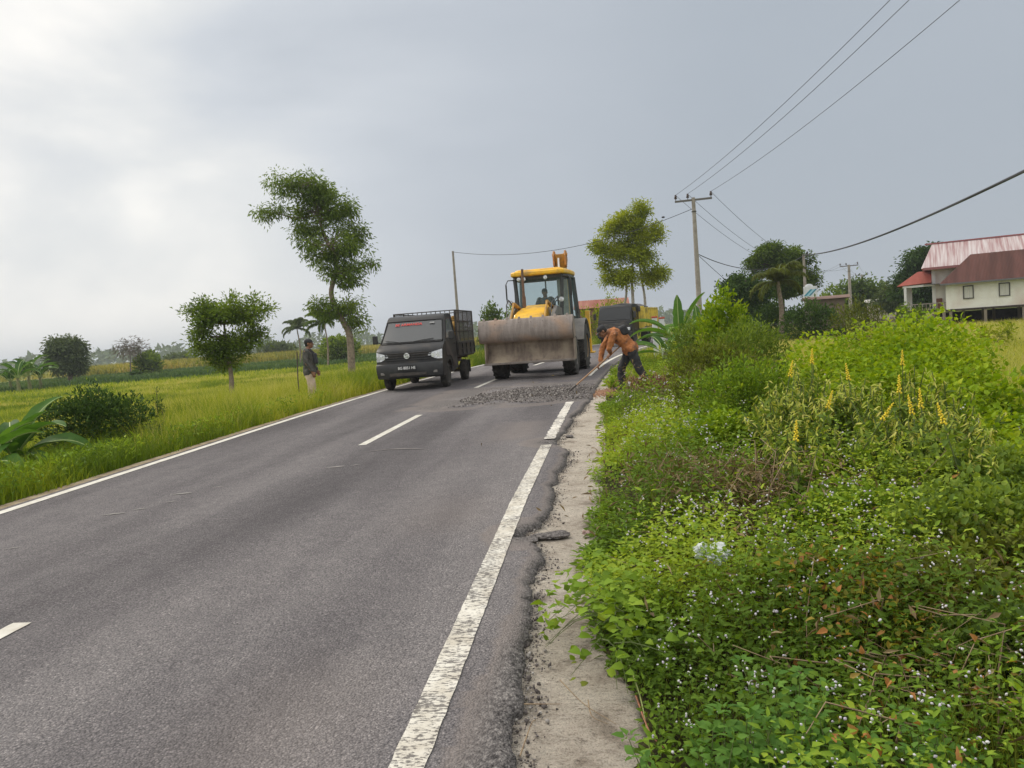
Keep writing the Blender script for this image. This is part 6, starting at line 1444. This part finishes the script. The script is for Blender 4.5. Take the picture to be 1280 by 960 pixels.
tree('roadside_tree', 'yellow green tree with pale slender trunks rising behind the truck', [(792, 400), (791, 372), (790, 340), (796, 300), (800, 268)], 50,
     [(802, 263, 12, 10), (782, 277, 17, 12), (765, 288, 16, 12), (749, 312, 11, 11), (797, 294, 20, 16), (820, 290, 10, 11), (774, 315, 20, 14), (803, 322, 19, 15), (824, 342, 11, 13), (765, 350, 14, 10), (788, 348, 17, 12), (812, 350, 12, 10), (757, 332, 9, 8)],
     .19, .075, G_YEL, twigs=1600, lpt=14, trunk_r=.14, droop=.4, upb=.1, tintc=.62, limb=.28, extra_trunks=([(806, 402), (806, 372), (800, 330), (810, 300)], [(776, 398), (783, 360), (770, 320)]), bark=mat('white_bark', (.45, .42, .36), .85, c2=(.28, .24, .2), scale=8))
tree('broad_tree', 'dense dark green tree right of the power pole', [(935, 405), (935, 375), (932, 350)], 52, [(930, 356, 25, 20), (918, 368, 15, 14), (945, 368, 22, 18), (925, 385, 18, 14), (950, 390, 20, 12)], .19, .10, G_DARK, twigs=1700, lpt=13, trunk_r=.25, tintc=.55, bark=BARKD)
tree('broad_tree', 'taller rounded tree behind the palm and the small cable pole', [(978, 402), (978, 370), (975, 330)], 62, [(972, 319, 24, 15), (990, 325, 20, 15), (955, 330, 20, 15), (1003, 345, 15, 14), (980, 350, 28, 20), (1010, 364, 8, 6), (1020, 350, 8, 3)], .20, .10, G_MID, twigs=2000, lpt=13, trunk_r=.28, tintc=.30, bark=BARKD)
palm('palm with pale drooping fronds in front of the dense trees', 972, 352, 46, 13, 1.9, trunk_r=.14, m_=G_OLIVE)
bushd('dark_shrub', 'dark round shrub at the foot of the small cable pole', 'shrub', 1012, 376, 44, 52, 30, 2600, .20, .09, G_DARK, nb=3, stem_m=BARKD, tintc=.6, stem_r=.03)
bushd('dark_shrub', 'dark shrub below the dense tree and palm', 'shrub', 968, 378, 47, 50, 30, 2400, .20, .09, G_DARK, nb=3, stem_m=BARKD, tintc=.6, stem_r=.03)
bushd('field_shrub', 'tall olive shrub standing before the grey shed', 'shrub', 1072, 375, 33, 48, 30, 2200, .14, .04, G_OLIVE, nb=3, tintc=.35, stem_r=.02)
bushd('field_shrub', 'green shrub beside the leaning pale trunk near the house porch', 'shrub', 1137, 374, 44, 24, 20, 900, .16, .08, G_MID, nb=2, stem_r=.02)
tree('far_tree', 'dark tree with layered branches behind the white house', [(1150, 392), (1150, 360), (1152, 335)], 80, [(1152, 322, 14, 8), (1138, 330, 10, 5), (1158, 340, 16, 12), (1140, 348, 16, 9), (1128, 352, 8, 5), (1148, 365, 24, 14), (1165, 325, 10, 14)], .32, .15, G_DARK, twigs=1100, lpt=12, trunk_r=.3, tintc=.45, bark=BARKD)
tree('far_tree', 'low grey green tree left of the porch', [(1122, 392), (1122, 378)], 85, [(1122, 372, 14, 10), (1110, 378, 10, 8)], .45, .15, G_FAR, twigs=320, lpt=10, trunk_r=.2, tintc=.3)
tree('far_tree', 'rounded green tree behind the second power pole', [(1068, 392), (1068, 372)], 100, [(1062, 365, 16, 10), (1080, 366, 16, 11), (1096, 368, 12, 9), (1072, 378, 22, 10)], .5, .25, G_MID, twigs=420, lpt=10, trunk_r=.3, tintc=.3)
bushd('field_shrub', 'light green bush between the cable pole sign and the second power pole', 'shrub', 1040, 357, 85, 26, 20, 900, .35, .18, G_MID, nb=3, tintc=.6, stem_r=.04)
bushd('far_shrub', 'yellow green bush hiding the red roof behind the truck', 'shrub', 764, 370, 55, 34, 20, 1500, .2, .09, G_YEL, nb=3, stem_r=.03)
bushd('far_shrub', 'green bush at the left end of the red roof', 'shrub', 738, 372, 54, 22, 20, 900, .2, .09, G_YEL, nb=2, stem_r=.03)
bushd('field_shrub', 'straggly green bush in the pale paddock grass', 'shrub', 1243, 398, 30, 30, 10, 500, .12, .06, G_YEL, nb=2, shell=.9)

# poles and lines
CONCP = mat('concrete_pole', (.33, .30, .26), .85, c2=(.24, .21, .18), scale=5); INS = mat('insulator_brown', (.05, .03, .025), .3); WIRE = mat('wire_dark', (.025, .025, .028), .6)
def pole(px, py_top, d, r_, label, arm=0, group=None, tilt=0, gz=None, name='power_pole'):
    t = at(px, py_top, d); gz = float(ground_z(t.x, t.y)) if gz is None else gz; root = empty(name, (t.x, t.y, gz), 0, label, 'pole', group); h = t.z-gz
    mb = MB(); mb.tube([(0, 0, -.1), (0, 0, h)], [r_*1.35, r_*.8], 14); mb.build('shaft', CONCP, root, smooth=50); tips = []
    if arm:
        a = MB(); a.box((0, 0, h-.12), (arm, .09, .10)); 
        ao = a.build('crossarm', STEELD if False else mat('arm_steel', (.12, .11, .10), .6), root, bevel=.01)
        MB().tube([(0, 0, h-.75), (0, 0, h-.70)], r_*1.15, 12).build('band', STEELD, root)
        for x_ in (-arm/2+.05, -.28 if arm > 1 else 0, arm/2-.05):
            q = MB(); q.tube([(x_, 0, h-.07), (x_, 0, h+.04)], .02, 6); q.lathe([(h+.02, .07), (h+.06, .085), (h+.09, .05), (h+.13, .075), (h+.17, .05), (h+.22, .055), (h+.24, .02)], (x_, 0, 0), 'z', 12)
            q.build('insulator', INS, ao, smooth=40); tips.append(Vector((x_, 0, h+.22)))
        root.rotation_euler.z = -math.atan2(t.x, t.y)-R(0)
    M = Matrix.Translation((t.x, t.y, gz)) @ Matrix.Rotation(root.rotation_euler.z, 4, 'Z'); return root, [M @ q for q in tips], t
def wire(a, b, sag, r_, label, m_=WIRE, group='overhead lines'):
    P = []; n = 40
    for i in range(n+1): t = i/n; q = Vector(a).lerp(Vector(b), t); q.z -= sag*4*t*(1-t); P.append(q)
    mb = MB(); mb.tube(P, r_, 6); o = mb.build('power_line', m_, None, smooth=60); return tag(o, label, 'power line', group)
P1, T1, t1 = pole(866.5, 247, 42, .115, 'tall concrete power pole with a crossarm and three insulators', 1.9)
P2, T2, t2 = pole(1061, 331, 96, .16, 'smaller power pole with a crossarm left of the white house', 1.9)
P3, T3, t3 = pole(1077, 343, 140, .16, 'farthest power pole just right of the second one', 1.9)
P4, T4, t4 = pole(1004.5, 318, 58, .10, 'bare concrete pole carrying the thick cable, by the dark shrub')
P5, T5, t5 = pole(566, 314, 54, .09, 'thin concrete pole standing behind the truck cab')
E1 = [Vector((10+dx, 5, 10)) for dx in (-.95, -.55, .85)]
for a, b, l_ in zip(T1, E1, ('left', 'middle', 'right')): wire(a, b, .7, .009, l_+' overhead wire running from the tall pole towards the top edge')
for a, b, l_ in zip(T1, T2, ('left', 'middle', 'right')): wire(a, b, 2.3, .010, l_+' wire sagging from the tall pole to the second pole')
for a, b, l_ in zip(T2, T3, ('left', 'middle', 'right')): wire(a, b, .6, .010, l_+' wire between the two far poles')
q = at(1330, 190, 18); q = t4.lerp(q, 1.3); q.z += .72; wire(t4+Vector((0, 0, -.05)), q, .75, .034, 'thick black cable rising from the bare pole to the right edge')
mb = MB(); mb.tube([(0, 0, -.05), (0, 0, .22)], .04, 8)
cl = t4.lerp(q, .28)
wire(t1+Vector((0, 0, -2.9)), t4+Vector((0, 0, -.08)), .9, .022, 'thick cable running from the tall pole behind the trees to the bare pole')
wire(t1+Vector((0, 0, -2.9)), at(935, 372, 60), .1, .014, 'stay wire slanting down from the tall pole to the trees')
wire(t1+Vector((0, 0, -.55)), t5+Vector((0, 0, -.05)), 1.0, .014, 'thin wire running left from the tall pole to the thin pole')
kx = at(829, 271.5, 42); mb = MB(); mb.ell((0, 0, 0), (.09, .05, .05), 8, 6); o = mb.build('cable_joint', WIRE); o.location = kx; tag(o, 'dark joint hanging on the wire left of the tall pole', 'cable joint')
mb = MB(); mb.tube([(0, 0, 0), (0, 0, .30)], .05, 8); o = mb.build('cable_clamp', WIRE, P4); o.location = (.25, 0, t4.z-P4.location.z-.12)

# sign board on the bare pole
p = at(1013, 365, 57); sg = empty('sign_board', (p.x, p.y, float(ground_z(p.x, p.y))), -math.atan2(p.x, p.y), 'white framed sign board with blue diagonal stripes beside the bare pole', 'sign'); z = p.z-sg.location.z
s_ = unit(57); WHT = mat('white_panel', (.72, .74, .76), .6, c2=(.6, .62, .64), scale=4)
MB().box((0, 0, z), (15*s_, .05, 13*s_)).build('panel', WHT, sg, bevel=.01)
for k, (c_, w_, o_) in enumerate((((.05, .30, .42), .16, -.12), ((.35, .62, .75), .16, .06), ((.04, .22, .34), .12, .20))):
    m_ = MB(); m_.add([(-.32+o_, -.032, z-.26), (-.32+o_+w_, -.032, z-.26), (.12+o_+w_, -.032, z+.18), (.12+o_, -.032, z+.18)], [(0, 1, 2, 3)]); m_.build('stripe', mat('stripe_%d' % k, c_, .6), sg)
m_ = MB(); m_.ell((-.08, .05, z+.40), (.26, .06, .16), 16, 8); m_.build('round_top', WHT, sg)
for x_ in (-.36, .36): MB().tube([(x_, .04, 0), (x_, .04, z)], .03, 8).build('leg', CONCP, sg)
# small white markers behind the low banana leaves
for i, (px, py, w_, h_, l_) in enumerate(((818, 401, 6, 7, 'left white painted marker post behind the low banana leaves'), (827, 402, 5, 7, 'right white painted marker post behind the low banana leaves'))):
    p = at(px, py-h_/2, 27); gz = float(ground_z(p.x, p.y)); r_ = empty('marker_post', (p.x, p.y, gz), 0, l_, 'marker post', 'white marker posts'); hh = p.z-gz
    m_ = MB(); m_.box((0, 0, hh/2), (.17, .12, hh)); m_.build('shaft', WHT, r_, bevel=.015); m_ = MB(); m_.box((0, 0, hh+.03), (.2, .15, .06)); m_.build('cap', mat('red_paint', (.45, .09, .05), .6), r_, bevel=.01)

# ------------------------------------------------------------------ buildings
def metal_roof_mat(name, c, c2, c3, sc=1.0, rib=9.0):
    m = bpy.data.materials.new(name); m.use_nodes = True; n = m.node_tree.nodes; l = m.node_tree.links; b = n['Principled BSDF']; b.inputs['Roughness'].default_value = .8; b.inputs['Specular IOR Level'].default_value = .2
    t = n.new('ShaderNodeTexCoord'); q = n.new('ShaderNodeMapping'); q.inputs['Scale'].default_value = (1.4*sc, .16, .16); l.new(t.outputs['Object'], q.inputs[0])
    x = n.new('ShaderNodeTexNoise'); x.inputs['Scale'].default_value = 1.6; x.inputs['Detail'].default_value = 5; l.new(q.outputs[0], x.inputs['Vector'])
    r = n.new('ShaderNodeValToRGB'); e = r.color_ramp.elements; e[0].position = .36; e[0].color = (*c, 1); e[1].position = .64; e[1].color = (*c2, 1); y = e.new(.5); y.color = (*c3, 1)
    l.new(x.outputs[0], r.inputs[0]); l.new(r.outputs[0], b.inputs['Base Color'])
    w_ = n.new('ShaderNodeTexWave'); w_.wave_type = 'BANDS'; w_.bands_direction = 'X'; w_.inputs['Scale'].default_value = rib/6.28*3; l.new(t.outputs['Object'], w_.inputs['Vector'])
    u = n.new('ShaderNodeBump'); u.inputs['Strength'].default_value = .6; u.inputs['Distance'].default_value = .04; l.new(w_.outputs[0], u.inputs['Height']); l.new(u.outputs[0], b.inputs['Normal'])
    return m
def house():
    d = 55; s = unit(d); p0 = at(1183, 387, d); brg = math.atan2(p0.x, p0.y); gz = -.25
    root = empty('stilt_house', (p0.x, p0.y, gz), -brg, 'white timber house on stilts with a faded pink metal roof and brown annex roof', 'house')
    zf_ = .86-gz; W_ = mat('white_plank', (.86, .85, .80), .8, c2=(.77, .75, .69), scale=1.6, c3=(.66, .56, .50), s3=.45); X = lambda px: (px-1183)*s
    # annex
    x0, x1 = 0, X(1300); wt = zf_+1.62
    ann = MB(); ann.box(((x0+x1)/2, 1.9, (zf_+wt)/2), (x1-x0, 3.8, wt-zf_))
    for x_ in np.arange(x0+.1, x1, .16): ann.box((x_, -.006, (zf_+wt)/2), (.012, .014, wt-zf_-.04))
    ao = ann.build('annex_wall', W_, root)
    PNK = mat('pink_stained_plank', (.55, .42, .36), .85, c2=(.5, .36, .3), scale=2)
    MB().box((X(1268), -.02, (zf_+wt)/2-.25), (1.1, .02, wt-zf_-.55)).build('stained_panel', PNK, root)
    rz1 = wt+1.75; o_ = .35; rx0, rx1 = X(1208), X(1263)
    rf = MB(); rf.add([(x0-o_, -o_-.1, wt-.02), (x1+o_, -o_-.1, wt-.02), (x1+o_, 4.1, wt-.02), (x0-o_, 4.1, wt-.02), (rx0, 2.2, rz1), (rx1, 2.2, rz1)], [(0, 1, 5, 4), (1, 2, 5), (2, 3, 4, 5), (3, 0, 4), (0, 3, 2, 1)])
    rf.build('annex_roof', metal_roof_mat('brown_roof', (.075, .034, .028), (.12, .052, .043), (.095, .042, .034)), root)
    ff = MB(); ff.box(((x0+x1)/2, -.50, wt-.06), (x1-x0+.6, .03, .10)); ff.build('eave_board', mat('grey_board', (.14, .14, .15), .7), root)
    dk = mat('dark_frame', (.07, .065, .06), .7)
    for px, w_, h_ in ((1204, .50, .75), (1236.5, .52, .75), (1273, .52, .74)):
        zc = zf_+.98; x_ = X(px); fr = MB()
        for sx in (-1, 1): fr.box((x_+sx*w_/2, -.03, zc), (.06, .05, h_+.06))
        for sz in (-1, 1): fr.box((x_, -.03, zc+sz*h_/2), (w_+.06, .052, .06))
        f_ = fr.build('window', dk, root); sh = MB(); 
        for sx in (-1, 1): sh.box((x_+sx*w_/4, -.02, zc), (w_/2-.04, .03, h_-.05))
        sh.build('shutter', mat('white_shutter', (.58, .57, .53), .8), f_, bevel=.004)
    mb = MB(); mb.box(((x0+x1)/2, 1.9, zf_-.06), (x1-x0+.1, 3.9, .14)); mb.build('floor_beam', mat('dark_timber', (.07, .055, .045), .9, c2=(.04, .03, .025), scale=5), root)
    for px in (1187, 1219, 1253, 1286):
        for y_ in (.05, 3.6):
            st = MB(); st.box((X(px), y_, (zf_-.13)/2), (.16, .16, zf_-.13)); st.build('stilt', mat('grey_post', (.24, .20, .16), .9), root)
    # main house behind
    mx0, mx1 = X(1171), X(1330); y0 = 4.3; mt = zf_+3.05
    mw = MB(); mw.box(((mx0+mx1)/2, y0+3, (zf_+mt)/2), (mx1-mx0, 6, mt-zf_)); mw.build('wall', W_, root)
    cn = MB(); cn.box((mx0, y0-.02, (zf_+mt)/2), (.22, .2, mt-zf_)); cn.build('corner_post', mat('white_paint', (.7, .7, .69), .7), root)
    ry = y0+3; rzt = mt+1.55; rf = MB(); ov = .7; th = .06
    rf.add([(mx0-ov, y0-.9, mt-.25), (mx1+.6, y0-.9, mt-.25), (mx1+.6, ry, rzt), (mx0-ov+.65, ry, rzt), (mx0-ov, y0+6.9, mt-.25), (mx1+.6, y0+6.9, mt-.25)], [(0, 1, 2, 3), (3, 2, 5, 4), (0, 3, 4), (1, 5, 2), (0, 4, 5, 1)])
    rf.build('roof', metal_roof_mat('faded_pink_roof', (.34, .21, .21), (.56, .51, .51), (.47, .38, .38), 3.5), root)
    rg = MB(); rg.box(((mx0+mx1)/2, ry, rzt+.02), (mx1-mx0+1, .25, .09)); rg.build('ridge_cap', mat('ridge_red', (.30, .10, .10), .6), root)
    eb = MB(); eb.box(((mx0+mx1)/2, y0-.93, mt-.30), (mx1-mx0+1.2, .04, .16)); eb.build('fascia', mat('fascia_red', (.28, .11, .11), .6), root)
    aw = MB(); aw.box((X(1172), y0-.35, zf_+1.72), (1.3, .7, .05)); aw.build('awning', mat('grey_board', (.14, .14, .15), .7), root)
    # porch to the left
    px0, px1 = X(1136), mx0; pz = zf_+1.75
    pr = MB(); pr.add([(px0-.2, y0-.6, pz), (px1-.12, y0-.6, pz+.10), (px1-.12, y0+3.0, pz+1.0), (px0+1.0, y0+3.0, pz+1.0), (px0-.2, y0+6, pz), (px1-.12, y0+6, pz+.1)], [(0, 1, 2, 3), (0, 3, 4), (3, 2, 5, 4), (0, 4, 5, 1), (1, 5, 2)])
    pr.build('porch_roof', metal_roof_mat('red_roof', (.26, .06, .045), (.33, .095, .07), (.29, .075, .055)), root)
    pb = MB(); pb.box(((px0+px1)/2+.1, y0-.45, pz-.08), (px1-px0-.1, .1, .14)); pb.build('porch_beam', mat('white_paint', (.7, .7, .69), .7), root)
    for x_, y_ in ((px0+.3, y0-.45), (px0+.55, y0+1.8), (px0+.3, y0+4)):
        c_ = MB(); c_.box((x_, y_, (zf_+pz)/2-.05), (.16, .16, pz-zf_-.1)); c_.build('porch_post', mat('white_paint', (.7, .7, .69), .7), root)
    pf = MB(); pf.box(((px0+px1)/2, y0+1.8, zf_-.06), (px1-px0+.2, 4.8, .14)); pf.build('porch_floor', mat('dark_timber', (.07, .055, .045), .9), root)
    rl_ = MB()
    for x_ in np.arange(px0+.2, X(1186), .22): rl_.box((x_, y0-.55, zf_+.22), (.035, .035, .5))
    rl_.box(((px0+X(1186))/2, y0-.55, zf_+.45), (X(1186)-px0, .05, .05)); rl_.build('porch_rail', mat('pale_rail', (.35, .31, .27), .9), root)
    for px in (1147, 1160, 1172, 1200, 1230, 1262, 1300):
        st = MB(); st.box((X(px), y0+.1, (zf_-.13)/2), (.17, .17, zf_-.13)); st.build('stilt', mat('grey_post', (.24, .20, .16), .9), root)
    und = MB(); und.box(((mx0+mx1)/2, y0+1.5, (zf_-.2)/2), (mx1-mx0, .1, zf_-.25)); und.build('underfloor_shade_sheet', mat('dark_timber', (.07, .055, .045), .9), root)  # dark sheet added below the floor, its colour standing in for the undercroft shade
    dr_ = MB(); dr_.box((X(1176), y0-.03, zf_+.40), (.36, .05, .7)); dr_.build('low_door', mat('rust_board', (.20, .09, .06), .9), root)
house()
def fence():
    root_p = at(1080, 392, 52); e_ = at(1180, 391, 50); root = empty('paddock_fence', (root_p.x, root_p.y, float(ground_z(root_p.x, root_p.y))), 0, 'weathered low wooden fence left of the stilt house', 'fence')
    d_ = e_-root_p; d_.z = 0; W_ = mat('weathered_wood', (.24, .20, .16), .95, c2=(.15, .12, .10), scale=4)
    for i in range(9): q = MB(); a = d_*(i/8); q.box((a.x, a.y, .42), (.12, .12, .9+.15*(i % 3)*.5)); q.build('fence_post', W_, root)
    for z in (.35, .72):
        q = MB(); q.bar((0, 0, z), (d_.x, d_.y, z-.05), .04, .09); q.build('rail', W_, root)
fence()
def simple_house(px, py_eave, py_ridge, d, wpx, dep, wallm, roofm, label, door=None, name='shed', rot=0, gable=True, planks=0):
    s = unit(d); p = at(px, py_eave, d); gz = float(ground_z(p.x, p.y)); root = empty(name, (p.x, p.y, gz), -math.atan2(p.x, p.y)+rot, label, 'building'); w_ = wpx*s; he = p.z-gz; hr = he+(py_eave-py_ridge)*s
    b = MB(); b.box((0, dep/2, he/2), (w_, dep, he))
    for k in range(planks): b.box((0, -.012, he*(k+.5)/planks), (w_, .025, .03))
    b.build('wall', wallm, root)
    r_ = MB(); o_ = .3; r_.add([(-w_/2-o_, -o_, he-.03), (w_/2+o_, -o_, he-.03), (w_/2+o_, dep/2, hr), (-w_/2-o_, dep/2, hr), (-w_/2-o_, dep+o_, he-.03), (w_/2+o_, dep+o_, he-.03)], [(0, 1, 2, 3), (3, 2, 5, 4), (0, 3, 4), (1, 5, 2), (0, 4, 5, 1)]); r_.build('roof', roofm, root)
    for dx, dz, ww, hh in (door or []): q = MB(); q.box((dx*w_, -.02, dz*he), (ww, .05, hh)); q.build('opening', mat('dark_opening', (.012, .011, .01), .9), root)
    return root
GW = mat('grey_planks', (.26, .20, .165), .95, c2=(.17, .13, .105), scale=3)
simple_house(1032, 373, 369.5, 46, 40, 4, GW, mat('brown_sheet', (.20, .12, .09), .8, c2=(.14, .08, .06), scale=3), 'weathered grey plank shed behind the bare pole and shrubs', [(.28, .16, .9, .45)], planks=9)
simple_house(1102, 376.5, 373.5, 92, 30, 5, mat('pinkish_wall', (.50, .42, .38), .9, c2=(.4, .33, .3), scale=1), mat('pale_sheet', (.42, .40, .38), .8), 'pale pinkish low building far behind the fence', [(.33, .6, .9, .8)], name='farm_building')
simple_house(752, 384, 373, 62, 60, 5, mat('brick_wall', (.32, .17, .12), .9, c2=(.24, .12, .09), scale=2), metal_roof_mat('rust_roof', (.26, .09, .06), (.36, .17, .12), (.30, .12, .09)), 'low house with a rusty red roof behind the truck', None, name='low_house')
def haze():
    mb = MB(); mb.box((0, 1400, 18), (5600, 4600, 44)); m = bpy.data.materials.new('haze'); m.use_nodes = True; n = m.node_tree.nodes; l = m.node_tree.links; n.remove(n['Principled BSDF'])
    v = n.new('ShaderNodeVolumePrincipled'); v.inputs['Color'].default_value = (.78, .84, .92, 1); v.inputs['Density'].default_value = .0005; v.inputs['Anisotropy'].default_value = .2; l.new(v.outputs[0], n['Material Output'].inputs['Volume'])
    o = mb.build('haze', m); tag(o, kind='stuff', label='thin pale haze over the far fields', cat='haze')
haze()
